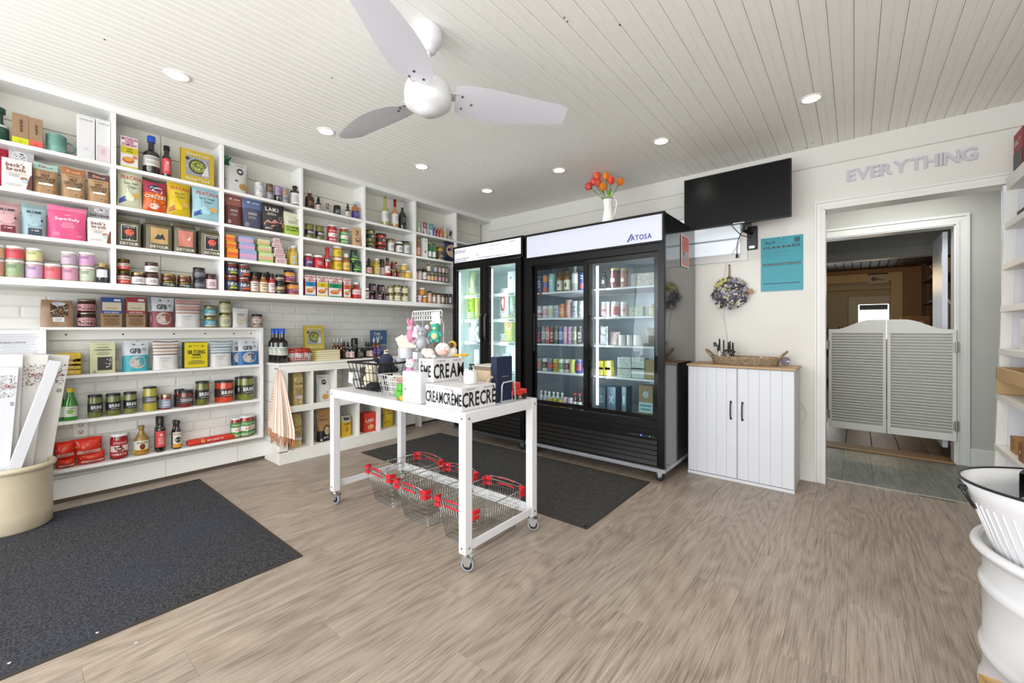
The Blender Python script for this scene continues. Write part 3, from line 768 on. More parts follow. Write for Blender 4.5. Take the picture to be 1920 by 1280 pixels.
# ------------------------------------------------------------------ rolling table
TX0,TX1,TY0,TY1,TZ = 1.385,2.655,-2.515,-1.945,.757
TB = thing('rolling_table','white metal rolling display table with four casters, gift items on top','table',((TX0 + TX1) / 2,(TY0 + TY1) / 2,0))
OX,OY = (TX0 + TX1) / 2,(TY0 + TY1) / 2
TW = P('#e0e0e3',.28)
def tpart(mb,name,par=None): return mb.build(name,TB,(-OX,-OY,0))
q = MB(); q.box(TX0,TX1,TY0,TY1,TZ - .055,TZ,TW,.003); tpart(q,'tabletop')
LEGS = {}
for i,(x,y) in enumerate(((TX0,TY0),(TX1,TY0),(TX1,TY1),(TX0,TY1))):
    sx = 1 if x == TX0 else -1; sy = 1 if y == TY0 else -1
    q = MB(); q.box(x - sx * .0012,x + sx * .045,y - sy * .0012,y + sy * .045,.085,TZ - .001,TW,.002)
    leg = tpart(q,'leg')
    bo = MB()
    for z in (.115,TZ - .03):
        bo.cyl((x + sx * .022,y - sy * .001,z),(x + sx * .022,y - sy * .004,z),.006,CHROME,8); bo.cyl((x - sx * .001,y + sy * .022,z),(x - sx * .004,y + sy * .022,z),.006,CHROME,8)
    bo.build('bolt',leg)
    cx,cy = x + sx * .022,y + sy * .022
    c = MB(); c.cyl((cx,cy,.072),(cx,cy,.086),.018,CHROME,14)
    yw = .5 if i else .2
    dx,dy = math.cos(yw),math.sin(yw); wx,wy = cx + dx * .012,cy + dy * .012
    M4 = Matrix.Translation((wx,wy,.034)) @ Matrix.Rotation(yw,4,'Z')
    for s_ in (-1,1):
        c.prism([(-.012,-.006),(.012,-.006),(.024,.036),(-.03,.036)],s_ * .0165,s_ * .0185,CHROME,'y',mtx=M4)
    c.box(-.03,.024,-.0185,.0185,.034,.038,CHROME,mtx=M4)
    cst = c.build('caster_fork',leg)
    WR = Matrix.Translation((wx,wy,.034)) @ Matrix.Rotation(yw,4,'Z') @ Matrix.Rotation(PI / 2,4,'X')
    c = MB(); c.lathe([(.023,-.011),(.031,-.0125),(.0335,-.008),(.0335,.008),(.031,.0125),(.023,.011)],P('#8d9096',.5),24,mtx=WR)
    c.lathe([(.0235,-.0112),(.0235,.0112)],P('#16181b',.4),20,mtx=WR); c.cyl((wx,wy,.034),(wx,wy,.0341),.001,CHROME)
    c.build('caster_wheel',leg)
for (x0,x1,y0,y1) in ((TX0 + .045,TX1 - .045,TY1 - .012,TY1 - .002),(TX0 + .002,TX0 + .012,TY0 + .045,TY1 - .045),(TX1 - .012,TX1 - .002,TY0 + .045,TY1 - .045)):
    q = MB(); q.box(x0,x1,y0,y1,.098,.14,TW,.002)
    tpart(q,'lower_rail')
q = MB(); q.box(TX0 + .045,TX1 - .045,TY1 - .04,TY1 - .012,.098,.101,TW,.001); tpart(q,'lower_rail')

# ------------------------------------------------------------------ shopping baskets on the floor
WIRE = P('#b9b7b2',.25,1.0)
def basket(x,y,yaw,label,w=.30,l=.42,h=.215):
    t = thing('shopping_basket',label,'basket',(x,y,.003),(0,0,yaw),'wire shopping baskets under the table')
    def ringp(k):   # k 0 bottom..1 top
        a,b = (w / 2) * (.80 + .20 * k),(l / 2) * (.80 + .20 * k); z = .002 + h * k; rc = .03; pts = []
        for cx,cy,a0 in ((a - rc,b - rc,0),(-(a - rc),b - rc,90),(-(a - rc),-(b - rc),180),(a - rc,-(b - rc),270)):
            for s in range(4): an = R(a0 + 30 * s); pts.append((cx + rc * math.cos(an),cy + rc * math.sin(an),z))
        return pts
    q = MB(); q.tube(ringp(1),.003,WIRE,6,True); q.tube(ringp(.0),.0022,WIRE,5,True); q.build('rim',t)
    q = MB()
    for k in (.13,.26,.40,.55,.70,.86): q.tube(ringp(k),.0013,WIRE,4,True)
    nx,ny = 13,18
    for i in range(nx + 1):
        f = -1 + 2 * i / nx; f *= .86
        for s in (-1,1): q.tube([(f * w / 2,s * l / 2,h),(f * w / 2 * .8,s * l / 2 * .8,.002)],.0012,WIRE,4)
        q.tube([(f * w / 2 * .8,-l / 2 * .8,.002),(f * w / 2 * .8,l / 2 * .8,.002)],.0012,WIRE,4)
    for i in range(ny + 1):
        f = (-1 + 2 * i / ny) * .9
        for s in (-1,1): q.tube([(s * w / 2,f * l / 2,h),(s * w / 2 * .8,f * l / 2 * .8,.002)],.0012,WIRE,4)
        q.tube([(-w / 2 * .8,f * l / 2 * .8,.002),(w / 2 * .8,f * l / 2 * .8,.002)],.0012,WIRE,4)
    q.build('wire_grid',t)['kind'] = 'stuff'
    for s in (-1,1):
        q = MB(); yb = s * (l / 2 - .005)
        q.tube([(-.13,yb,h),(-.12,yb + s * .01,h + .016),(-.05,yb + s * .014,h + .022),(.05,yb + s * .014,h + .022),(.12,yb + s * .01,h + .016),(.13,yb,h)],.0028,WIRE,6)
        hd = q.build('handle',t)
        g_ = MB()
        for z,e in ((h + .017,.018),(h - .018,.016)):
            g_.tube([(-.065,yb + s * (e - .006),z),(-.03,yb + s * e,z + .003),(.03,yb + s * e,z + .003),(.065,yb + s * (e - .006),z)],.0052,RED,8)
        g_.build('handle_grip',hd)
        for sx in (-1,1):
            c = MB(); c.box(sx * (w / 2 - .04),sx * (w / 2 + .004),yb - s * .002,yb + s * .012,h - .012,h + .014,RED,.003); c.box(sx * (w / 2 - .007),sx * (w / 2 + .006),yb - s * .035,yb + s * .008,h - .012,h + .014,RED,.003)
            c.box(sx * (w / 2 - .04),sx * (w / 2 + .002),yb - s * .004,yb + s * .010,h - .040,h - .020,RED,.003); c.box(sx * (w / 2 - .010),sx * (w / 2 + .003),yb - s * .035,yb + s * .006,h - .040,h - .020,RED,.003)
            c.build('corner_clip',t)
    q = MB(); q.tube([(-w / 2 * .95,-.06,h * .75),(-w / 2 * .7,-.02,h * .9),(-w / 2 * .7,.04,h * .9),(-w / 2 * .95,.08,h * .75)],.003,WIRE,6); q.build('hinge_wire',t)
basket(1.665,-2.125,R(-3),'wire shopping basket with red clips, at far left under rolling table')
basket(2.035,-2.155,R(-1),'wire shopping basket with red clips, middle one under rolling table')
basket(2.425,-2.165,R(0),'wire shopping basket with red clips, nearest table leg and casters')

# ------------------------------------------------------------------ shared pieces for the glass-door coolers
GLASS = glassmat('cooler_glass','#eef4f5',.055)
BLK = P('#0a0a0c',.3,spec=.3); BLKG = P('#070708',.15,spec=.4); GR = P('#1a1a1c',.3,.3)
def casters(root,pts):
    for x,y in pts:
        q = MB(); M4 = Matrix.Translation((x,y,.04)) @ Matrix.Rotation(.4,4,'Z')
        q.lathe([(.022,-.012),(.034,-.013),(.036,-.009),(.036,.009),(.034,.013),(.022,.012)],P('#1b1b1e',.4),20,mtx=M4 @ Matrix.Rotation(PI / 2,4,'X'))
        q.cyl((x,y - .016,.04),(x,y + .016,.04),.012,CHROME,10)
        c = q.build('caster_wheel',root)
        q = MB()
        for s_ in (-1,1): q.prism([(-.010,-.004),(.010,-.004),(.022,.038),(-.022,.038)],s_ * .016,s_ * .018,CHROME,'y',mtx=M4)
        q.box(-.022,.022,-.018,.018,.034,.040,CHROME,mtx=M4); q.build('caster_fork',c)
def cooler_shell(root,x0,x1,y0,y1,zb,zt,zi0,zi1,inner,side,wallt=.045):
    """insulated box open to the front between zi0 and zi1"""
    q = MB(); q.box(x0,x0 + wallt,y0 + .03,y1,zb,zt,side,.002); q.box(x1 - wallt,x1,y0 + .03,y1,zb,zt,side,.002)
    q.box(x0 + wallt,x1 - wallt,y1 - .04,y1,zb,zt,side); q.box(x0 + wallt,x1 - wallt,y0 + .03,y1 - .04,zi1,zt,side); q.box(x0 + wallt,x1 - wallt,y0 + .03,y1 - .04,zb,zi0,side)
    q.build('cabinet_body',root)
    e = .004; q = MB()
    q.box(x0 + wallt,x0 + wallt + e,y0 + .04,y1 - .045,zi0,zi1,inner); q.box(x1 - wallt - e,x1 - wallt,y0 + .04,y1 - .045,zi0,zi1,inner)
    q.box(x0 + wallt,x1 - wallt,y1 - .045,y1 - .041,zi0,zi1,inner); q.box(x0 + wallt,x1 - wallt,y0 + .04,y1 - .045,zi0,zi0 + e,inner); q.box(x0 + wallt,x1 - wallt,y0 + .04,y1 - .045,zi1 - e,zi1,inner)
    q.build('inner_liner',root)
def wire_shelf(root,x0,x1,y0,y1,z,m,name='shelf',lip=.012):
    q = MB(); q.box(x0,x1,y0,y0 + .006,z - lip,z + .002,m,.001); q.box(x0,x1,y1 - .006,y1,z - .006,z,m)
    n = int((x1 - x0) / .02)
    for i in range(n + 1):
        x = x0 + (x1 - x0) * i / n; q.box(x - .0016,x + .0016,y0,y1,z - .004,z,m)
    return q.build(name,root)
LED = P('#ffffff',.5,emit=9.0); LEDS = P('#f4fbff',.5,emit=5.0)

# ---- black sliding-door cooler
KX0,KX1,KY0,KY1 = 1.69,2.985,-.80,-.05
KC = thing('display_cooler','tall black two-door sliding glass cooler full of canned drinks','fridge',(2.34,-.42,0))
def rebase(root,loc):
    L = Vector(loc); root.location = L
    for o in bpy.data.objects:
        if o.parent is root: o.location = o.location - L
INNER = P('#8f989f',.3,.5)
SIDEG = P('#17181b',.13,coat=.7)
KC.location = (0,0,0)
cooler_shell(KC,KX0,KX1,KY0,KY1,.09,2.02,.44,1.74,INNER,SIDEG)
q = MB()
q.box(KX0,KX1,KY0,KY0 + .03,1.795,1.812,BLK,.002); q.box(KX0,KX1,KY0,KY0 + .03,2.008,2.025,BLK,.002); q.box(KX0,KX0 + .018,KY0,KY0 + .03,1.812,2.008,BLK,.001); q.box(KX1 - .018,KX1,KY0,KY0 + .03,1.812,2.008,BLK,.001)
hd = q.build('header_frame',KC)
q = MB(); q.box(KX0 + .018,KX1 - .018,KY0 + .006,KY0 + .02,1.812,2.008,P('#d6d9e8',.25,emit=.10),0); sg = q.build('sign_panel',KC)
t = MB(); decals(t,lambda u,v,o_=0: (KX0 + 1.03 + u * .17,KY0 + .0055 - o_,1.835 + v * .045),.17,.045,[('t',.5,.5,.9,'ATOSA','#3c4796',1,.98),('t',1.05,1.02,.2,'R','#3c4796',0,.1)],1,1)
t.add([(KX0 + 1.0,KY0 + .004,1.83),(KX0 + 1.014,KY0 + .004,1.83),(KX0 + 1.048,KY0 + .004,1.886),(KX0 + 1.036,KY0 + .004,1.89)],[(0,1,2,3)],P('#3c4796'))
decals(t,lambda u,v,o_=0: (KX0 + .04 + u * .46,KY0 + .0055 - o_,1.83 + v * .15),.46,.15,[('b',.02,.1,.35,.9,6,'#dfe2ee'),('b',.4,.5,.98,.98,4,'#e2e4ef')],1,1)
t.build('lettering',sg)
q = MB(); q.box(KX0,KX0 + .075,KY0 + .0,KY0 + .03,.43,1.795,BLK,.002); q.box(KX1 - .05,KX1,KY0,KY0 + .03,.12,1.795,BLK,.002); q.box(KX0 + .001,KX1 - .001,KY0 + .001,KY0 + .029,1.735,1.794,BLK,.002); q.box(KX0 + .001,KX1 - .001,KY0 + .001,KY0 + .029,.402,.465,BLK,.002)
q.build('front_frame',KC)
def slide(x0,x1,y,nm):
    q = MB(); z0,z1 = .468,1.735; b = .042
    q.box(x0,x0 + b,y,y + .022,z0,z1,BLKG,.002); q.box(x1 - b,x1,y,y + .022,z0,z1,BLKG,.002); q.box(x0 + .001,x1 - .001,y + .001,y + .021,z1 - .04,z1 - .001,BLKG,.002); q.box(x0 + .001,x1 - .001,y + .001,y + .021,z0 + .001,z0 + .035,BLKG,.002)
    d_ = q.build(nm,KC)
    g_ = MB(); g_.box(x0 + b,x1 - b,y + .009,y + .013,z0 + .035,z1 - .04,GLASS); g_.build('glass_pane',d_)
    h_ = MB(); hx = x0 + .008 if x0 < 2 else x1 - .03
    h_.box(hx,hx + .02,y - .006,y,.95,1.30,P('#232327',.3),.003); h_.build('door_handle',d_)
slide(KX0 + .06,2.36,KY0 + .038,'door')
slide(2.30,KX1 - .04,KY0 + .012,'door')
q = MB(); q.box(2.395,2.412,KY0 + .06,KY0 + .075,.52,1.68,LED,.002); q.build('light_strip',KC)
q = MB(); q.box(KX0 + .05,KX0 + .058,KY0 + .065,KY0 + .08,.52,1.68,LEDS,.002); q.build('light_strip',KC)
q = MB(); q.box(2.34,2.352,KY0 + .10,KY0 + .12,.47,1.72,P('#aeb4ba',.3,.6)); q.build('centre_post',KC)
for z in (1.49,1.252,1.015,.757):
    wire_shelf(KC,KX0 + .055,2.335,KY0 + .095,KY1 - .06,z,P('#e9ecef',.4)); wire_shelf(KC,2.355,KX1 - .055,KY0 + .095,KY1 - .06,z,P('#e9ecef',.4))
# lower grille
q = MB(); q.box(KX0,KX1 - .05,KY0 + .012,KY0 + .03,.12,.40,P('#08080a',.35,spec=.3)); q.box(KX0,KX1 - .03,KY0 - .002,KY0 + .02,.355,.40,BLK,.002); q.build('kick_panel',KC)
for i in range(5):
    z = .135 + i * .038
    q = MB(); q.prism([(KY0 - .004,z),(KY0 + .012,z + .006),(KY0 + .012,z + .034),(KY0 + .006,z + .030)],KX0 + .06,KX1 - .055,P('#171514',.28,.4),'x'); q.build('grille_slat',KC)
q = MB(); q.box(2.70,2.92,KY0 + .004,KY0 + .011,.335,.352,P('#202026',.3),.001)
q.box(2.80,2.812,KY0 + .0035,KY0 + .0042,.338,.349,P('#5060ff',.5,emit=2.0)); q.box(2.87,2.876,KY0 + .0035,KY0 + .0042,.340,.347,P('#40d080',.5,emit=1.0)); q.build('control_panel',KC)
q = MB(); q.box(KX0,KX1 + .004,KY0,KY1,.085,.112,P('#b9bcc4',.3,.5),.002); q.build('base_frame',KC)
casters(KC,[(KX0 + .07,KY0 + .07),(KX1 - .06,KY0 + .07),(KX1 - .06,KY1 - .08),(KX0 + .07,KY1 - .08)])
rebase(KC,(2.34,-.42,0))
LN = lamp('AREA','cooler_led',(2.47,KY0 + .10,1.1),3.4,(.93,.97,1),(0,R(-90),R(25)),shape='RECTANGLE',size=1.1,size_y=.04)
lamp('AREA','cooler_led',(2.32,KY0 + .10,1.1),3.4,(.93,.97,1),(0,R(90),R(-25)),shape='RECTANGLE',size=1.1,size_y=.04)

# ---- freezer with two hinged glass doors
ZX0,ZX1 = .715,1.668
FZ = thing('glass_door_freezer','black freezer with two hinged glass doors and mint-lit interior','freezer',(0,0,0))
MINT = P('#dde9e9',.4,emit=.05)
cooler_shell(FZ,ZX0,ZX1,KY0,KY1,.09,2.03,.40,1.80,MINT,BLK)
q = MB(); q.box(ZX0,ZX1,KY0,KY0 + .03,1.83,1.862,BLK,.002); q.box(ZX0,ZX1,KY0,KY0 + .03,2.015,2.032,BLK,.002); q.box(ZX0,ZX0 + .016,KY0,KY0 + .03,1.862,2.015,BLK); q.box(ZX1 - .026,ZX1,KY0,KY0 + .03,1.862,2.015,BLK); q.build('header_frame',FZ)
q = MB(); q.box(ZX0 + .016,ZX1 - .026,KY0 + .006,KY0 + .02,1.862,2.015,P('#f3f5fb',.3,emit=.22)); sg = q.build('sign_panel',FZ)
t = MB(); decals(t,lambda u,v,o_=0: (ZX0 + .016 + u * .91,KY0 + .0055 - o_,1.862 + v * .153),.91,.153,
    [('t',.09,.80,.11,'PUMPKIN SQUASH','#555b70',0,.2),('t',.09,.68,.11,'BERRY PIE 9 INCH','#555b70',0,.2),('t',.12,.24,.11,'HAM AND CHEESE PIES','#555b70',0,.25),('t',.1,.1,.11,'CHICKEN POT PIE','#555b70',0,.25),
     ('t',.62,.8,.1,'LASAGNA DINNERS','#a9aec0',0,.25),('t',.60,.62,.1,'SOUP AND STEW','#a9aec0',0,.25),('t',.88,.86,.11,'PASTA','#555b70',0,.12),('t',.62,.12,.11,'ALL FROZEN FOOD IS MADE LOCALLY','#555b70',0,.5),('e',.38,.35,.025,.14,'#dfe3ee')],1,1)
t.build('lettering',sg)
for x0,x1,hs in ((ZX0 + .006,1.186,1),(1.19,ZX1 - .022,0)):
    z0,z1 = .39,1.83; b = .062; y = KY0 - .012
    q = MB(); q.box(x0,x0 + b,y,y + .035,z0,z1,BLK,.003); q.box(x1 - b,x1,y,y + .035,z0,z1,BLK,.003); q.box(x0 + .001,x1 - .001,y + .001,y + .034,z1 - .05,z1 - .001,BLK,.003); q.box(x0 + .001,x1 - .001,y + .001,y + .034,z0 + .001,z0 + .06,BLK,.003)
    q.box(x0 + b,x1 - b,y + .004,y + .007,z1 - .056,z1 - .049,P('#c8c6be',.3,.6))
    d_ = q.build('door',FZ)
    g_ = MB(); g_.box(x0 + b,x1 - b,y + .012,y + .016,z0 + .06,z1 - .05,GLASS); g_.build('glass_pane',d_)
    h_ = MB(); hx = x1 - .030 if hs else x0 + .030
    h_.tube([(hx,y,1.305),(hx,y - .028,1.29),(hx,y - .034,1.26),(hx,y - .034,1.09),(hx,y - .028,1.06),(hx,y,1.045)],.0105,P('#3a3a3d',.35),10); h_.build('door_handle',d_)
    l_ = MB(); lx = x0 + .045
    l_.box(lx,lx + .012,KY0 + .04,KY0 + .05,.46,1.76,LEDS,.001)
    for k in range(36): l_.box(lx - .002,lx + .014,KY0 + .037,KY0 + .04,.47 + k * .0358,.485 + k * .0358,LED)
    l_.build('light_strip',FZ)
for z in (1.515,1.255,1.02,.72):
    for x0,x1 in ((ZX0 + .055,1.18),(1.20,ZX1 - .055)):
        s_ = wire_shelf(FZ,x0,x1,KY0 + .11,KY1 - .06,z,P('#f2fafa',.4,emit=.05),lip=.03)
        tg = MB(); tg.box(x0 + .2,x0 + .27,KY0 + .1085,KY0 + .1095,z - .018,z - .010,P('#5f7478')); tg.build('price_strip',s_)
q = MB(); q.box(ZX0,ZX1,KY0 + .012,KY0 + .03,.12,.39,P('#08080a',.35,spec=.3)); q.build('kick_panel',FZ)
for i in range(5):
    z = .135 + i * .038
    q = MB(); q.prism([(KY0 - .004,z),(KY0 + .012,z + .006),(KY0 + .012,z + .034),(KY0 + .006,z + .030)],ZX0 + .03,ZX1 - .03,P('#171514',.28,.4),'x'); q.build('grille_slat',FZ)
q = MB(); q.box(ZX0,ZX1,KY0,KY1,.085,.112,P('#55575c',.3,.5),.002); q.build('base_frame',FZ)
casters(FZ,[(ZX0 + .07,KY0 + .07),(ZX1 - .06,KY0 + .07),(ZX1 - .06,KY1 - .08),(ZX0 + .07,KY1 - .08)])
for x,s_ in ((ZX0 + .09,-1),(1.30,-1)):
    lamp('AREA','freezer_led',(x,KY0 + .09,1.1),2.6,(.93,1,1),(0,R(-90),R(35)),shape='RECTANGLE',size=1.2,size_y=.04)
rebase(FZ,(1.19,-.42,0))
# ------------------------------------------------------------------ white two-door cabinet
A0,A1,AY0,AY1,AZ = 3.028,3.745,-.385,-.03,.875
CB = thing('storage_cabinet','narrow white two-door cabinet with wooden top, beside black cooler','cabinet',(0,0,0))
q = MB(); q.box(A0 - .008,A1 + .01,AY0 - .010,AY1,AZ - .016,AZ,noisy('oak_top','#b08d68','#c8a782',5,.5,(.25,1.6,1),5),.002); q.build('wooden_top',CB)
CW = P('#dfe1e7',.38)
q = MB(); q.box(A0,A1,AY0 + .02,AY1,.0,AZ - .016,P('#e6e4e0',.45),.002); q.box(A0,A1,AY0 - .004,AY0 + .02,0,.022,CW,.002); q.build('carcass',CB)
mid = 3.385
for x0,x1 in ((A0 + .002,mid - .003),(mid + .003,A1 - .002)):
    d_ = MB(); n = 5; w_ = (x1 - x0) / n
    for i in range(n): d_.box(x0 + w_ * i + .0008,x0 + w_ * (i + 1) - .0008,AY0,AY0 + .016,.026,AZ - .02,CW,.0018)
    d_.box(x0,x1,AY0 + .004,AY0 + .018,.026,AZ - .02,CW)
    dr = d_.build('door',CB)
    hx = x1 - .04 if x0 < 3.1 else x0 + .032
    h_ = MB(); z0,z1 = .475,.60
    h_.tube([(hx,AY0,z0 + .008),(hx,AY0 - .018,z0 + .012),(hx,AY0 - .024,(z0 + z1) / 2),(hx,AY0 - .018,z1 - .012),(hx,AY0,z1 - .008)],.0045,P('#23201f',.4),8)
    for z in (z0,z1): h_.sphere((hx,AY0 - .002,z),.0085,P('#23201f',.4),10,6,sy=.5,sz=1.2)
    h_.build('door_handle',dr)
rebase(CB,(3.385,-.2,0))
# wicker tray and what it holds
def Yx(px,y): return on(px,600,1,y)[0]
wx0,wx1 = Yx(1334,-.2),Yx(1464,-.2); wc = (wx0 + wx1) / 2; wa = (wx1 - wx0) / 2
WK = noisy('wicker','#7d684e','#bba78a',55,.7,(1,1,2.2),3,bump=.8,dist=.004)
TR = thing('wicker_tray','oval grey-brown wicker tray with loop handles on white cabinet','tray',(wc,-.2,AZ))
q = MB(); q.lathe([(wa * .9,0),(wa * .93,.004),(wa,.058),(wa * .985,.064),(wa * .965,.058),(wa * .9,.006),(1e-5,.006)],WK,40,sy=.42)
q.build('woven_bowl',TR)
q = MB()
for k in range(5): q.tube([(wa * (.935 + .012 * k) * math.cos(a),wa * .42 * (.935 + .012 * k) * math.sin(a),.008 + .011 * k) for a in [2 * PI * i / 48 for i in range(48)]],.0045,WK,5,True)
q.build('woven_rim',TR)
for s_ in (-1,1):
    q = MB(); pts = []
    for i in range(13):
        a = PI * i / 12; pts.append((s_ * (wa * .95 + .052 * math.sin(a)),-.05 * math.cos(a),.055 + .055 * math.sin(a)))
    q.tube(pts,.008,WK,8); q.build('loop_handle',TR)
def polish(px,pt,dark,lab,dy,tip=0,wd_=.009):
    x = Yx(px,-.2 + dy); y = -.2 + dy; h = hz(px,pt,x,y) - AZ - .012
    t = thing('nail_polish',lab,'bottle',(x,y,AZ + .008),(0,R(tip),0),'cosmetic bottles in the wicker tray')
    q = MB(); q.lathe([(wd_,0),(wd_ * 1.05,h * .4),(wd_ * .45,h * .5),(wd_ * .45,h * .52)],P('#151515' if dark else '#d5ccc2',.15,coat=.5),12); q.build('bottle_body',t)
    q = MB(); q.lathe([(wd_ * .62,h * .5),(wd_ * .5,h),(1e-5,h)],P('#121212',.3),10); q.build('cap',t)
polish(1357,636,1,'small black-topped bottle in wicker tray, second from the left handle',0,0)
polish(1346,645,0,'pale cosmetic bottle nearest left handle of wicker tray',.03)
polish(1349,634,0,'clear cosmetic bottle with white body at left of wicker tray',-.03,0,.012)
polish(1366,640,0,'clear cosmetic bottle in middle of the tray bottles',.02,0,.012)
polish(1369,638,1,'taller dark cosmetic bottle in the wicker tray',-.02)
polish(1374,641,1,'black square cosmetic bottle at right of the tray bottles',-.035,0,.013)
x = Yx(1349,-.2); t = thing('hair_brush','black paddle tool standing tilted in wicker tray','brush',(x,-.2,AZ + .02),(0,R(-14),0))
q = MB(); q.box(-.012,.012,-.006,.006,.115,.155,P('#141414',.35),.005); q.build('brush_head',t); q = MB(); q.cyl((0,0,0),(0,0,.12),.006,P('#c5c0ba',.2)); q.build('brush_handle',t)
t = thing('hair_clip','black claw hair clip lying over bottles in wicker tray','clip',(Yx(1366,-.2),-.2,AZ + .085))
q = MB(); q.tube([(-.045,0,.0),(-.03,0,.018),(0,0,.026),(.03,0,.02),(.048,0,.008)],[.004,.007,.009,.009,.006],P('#111111',.3),8)
for i in range(5): q.tube([(-.02 + i * .014,0,.02),(-.018 + i * .014,.006,-.008)],.003,P('#111111',.3),6)
q.build('claw',t)
t = thing('paper_packet','pink and white paper packets leaning in right end of wicker tray','packet',(Yx(1440,-.2),-.2,AZ + .045),(0,R(18),R(10)))
q = MB(); q.box(-.05,.05,-.02,.02,.012,.017,P('#e2a498',.5),.002); q.build('pink_packet',t); q = MB(); q.box(-.06,.045,-.035,.01,0,.008,P('#e5e1da',.4),.002); q.build('white_packet',t)
t = thing('clear_cup','small clear plastic disc cup at right end of wicker tray','cup',(Yx(1472,-.14),-.14,AZ + .036),(R(90),0,R(30)))
q = MB(); q.lathe([(.028,-.01),(.033,.012),(.031,.012),(.026,-.008),(1e-5,-.008)],glassmat('clear_plastic','#d8d8e4',.2),20); q.build('cup_wall',t)

# ------------------------------------------------------------------ television on its bracket
TVY = -.28; X0,X1,Z0,Z1 = 2.966,3.716,1.968,2.392
TV = thing('television','black flat television on wall bracket above the white cabinet','television',(0,0,0))
q = MB(); q.box(X0,X1,TVY,TVY + .035,Z0,Z1,P('#0a0a0b',.35),.004); q.box(X0 + .12,X1 - .12,TVY + .03,TVY + .06,Z0 + .04,Z0 + .30,P('#0f0f10',.5),.006); q.box(X0,X1,TVY - .003,TVY,Z0,Z0 + .012,P('#2b2b2d',.25,.8),.001); q.build('housing',TV)
q = MB(); q.box(X0 + .008,X1 - .008,TVY - .0022,TVY,Z0 + .013,Z1 - .008,P('#060607',.22,spec=.25)); q.build('screen',TV)
q = MB(); q.box(3.335,3.415,TVY - .004,TVY - .0028,Z0 + .002,Z0 + .009,P('#c8c8c8',.3)); q.build('nameplate',TV)
bx = 3.42; q = MB(); q.box(bx - .035,bx + .04,-.02,0,1.80,1.99,P('#121214',.4),.004); q.box(bx - .03,bx + .03,TVY + .06,TVY + .075,1.95,2.1,P('#121214',.4),.003)
q.tube([(bx,-.02,1.93),(bx - .05,-.10,1.95),(bx,TVY + .07,2.0)],.014,P('#151517',.4),8); q.box(bx - .018,bx + .022,-.026,-.02,1.81,1.83,P('#b5b5b5',.3,1)); q.build('wall_bracket',TV)
q = MB(); pts = [(3.31,TVY + .03,1.985),(3.33,-.2,1.95),(3.37,-.15,1.90),(3.43,-.12,1.88),(3.45,-.10,1.93),(3.40,-.08,1.965),(3.35,-.08,1.93),(3.325,-.07,1.86),(3.32,-.06,1.80),(3.318,-.05,1.765)]
q.tube(pts,.0035,P('#0d0d0d',.5),6); q.cyl((3.318,-.05,1.77),(3.318,-.05,1.74),.009,P('#0d0d0d',.5),8); q.build('power_cord',TV)
rebase(TV,(3.34,-.1,1.968))
# white cord down the wall
t = thing('hanging_cable','white cable hanging down wall behind wreath to the cabinet','cable',(3.34,-.012,1.4))
q = MB(); pts = []
for px_,py_ in ((1393,430),(1386,455),(1375,472),(1362,490),(1358,520),(1357,560),(1357,590),(1362,620),(1364,640),(1364,668)):
    p = on(px_,py_,1,-.008); pts.append((p[0] - 3.34,.004,p[2] - 1.4))
q.tube(pts,.0035,P('#e4e2de',.5),6); q.build('cable',t)
t = thing('looped_cable','white power cord looping out beside right flank of white cabinet','cable',(3.76,-.02,.4))
q = MB(); pts = []
for px_,py_ in ((1497,750),(1506,760),(1513,775),(1508,790),(1499,795),(1498,830)):
    p = on(px_,py_,1,-.012); pts.append((p[0] - 3.76,0,p[2] - .4))
q.tube(pts,.0035,P('#dedcd8',.5),6); q.build('cable',t)

# ------------------------------------------------------------------ wreath, calendar, letters
p = on(1368,549,1,-.035)
WT = thing('rag_wreath','round wreath of knotted grey, lilac and yellow fabric scraps on back wall','wreath',tuple(p))
rr = random.Random(11); RW = .130
RC = ['#55545c','#8f8c98','#c3bcc4','#77708a','#a59db5','#3a393f','#d9d0b0','#c8be7a','#6d7178','#b4a6a0','#4d4a55','#e0dadf']
groups = {}
for i in range(300):
    a = rr.uniform(0,2 * PI); r = RW * math.sqrt(rr.uniform(.02,1)); c = rr.choice(RC) if not (a > 1.8 and a < 2.6 and r > .05 and rr.random() < .6) else '#cfc878'
    g_ = groups.setdefault(c,MB())
    M4 = Matrix.Translation((r * math.cos(a) ,rr.uniform(-.022,.012),r * math.sin(a))) @ Matrix.Rotation(rr.uniform(0,6),4,'Y') @ Matrix.Rotation(rr.uniform(-.9,.9),4,'X') @ Matrix.Rotation(rr.uniform(-.9,.9),4,'Z')
    s_ = rr.uniform(.010,.019)
    g_.grid(lambda u,v: ((u - .5) * s_ * 2 * (1 - .4 * math.sin(PI * v)),-.006 * math.sin(PI * u) - .004 * math.sin(2 * PI * v),(v - .5) * s_ * 2.2),3,3,P(c,.9),True,mtx=M4)
for c,g_ in groups.items(): g_.build('fabric_scraps',WT)['kind'] = 'stuff'
q = MB(); q.tube([(RW * .6 * math.cos(2 * PI * i / 24),.012,RW * .6 * math.sin(2 * PI * i / 24)) for i in range(24)],.03,P('#4c4a50',.9),8,True); q.build('wreath_ring',WT)
q = MB(); q.box(-.010,.0,.008,.012,.11,.24,P('#8a7a4a',.8)); q.cyl((-.005,0,.235),(-.005,.03,.235),.005,P('#55504a',.5)); q.build('hanging_strap',WT)
q = MB(); M4 = Matrix.Translation((.105,-.01,-.02)) @ Matrix.Rotation(R(-20),4,'Y')
q.box(-.008,.075,-.001,.001,-.018,.022,P('#a58a6a',.7),mtx=M4); q.build('paper_tag',WT)
cx0,cz0,cx1,cz1 = 3.483,1.455,3.764,1.88
CL = thing('wall_calendar','turquoise spiral wall calendar opened at April','calendar',(0,0,0))
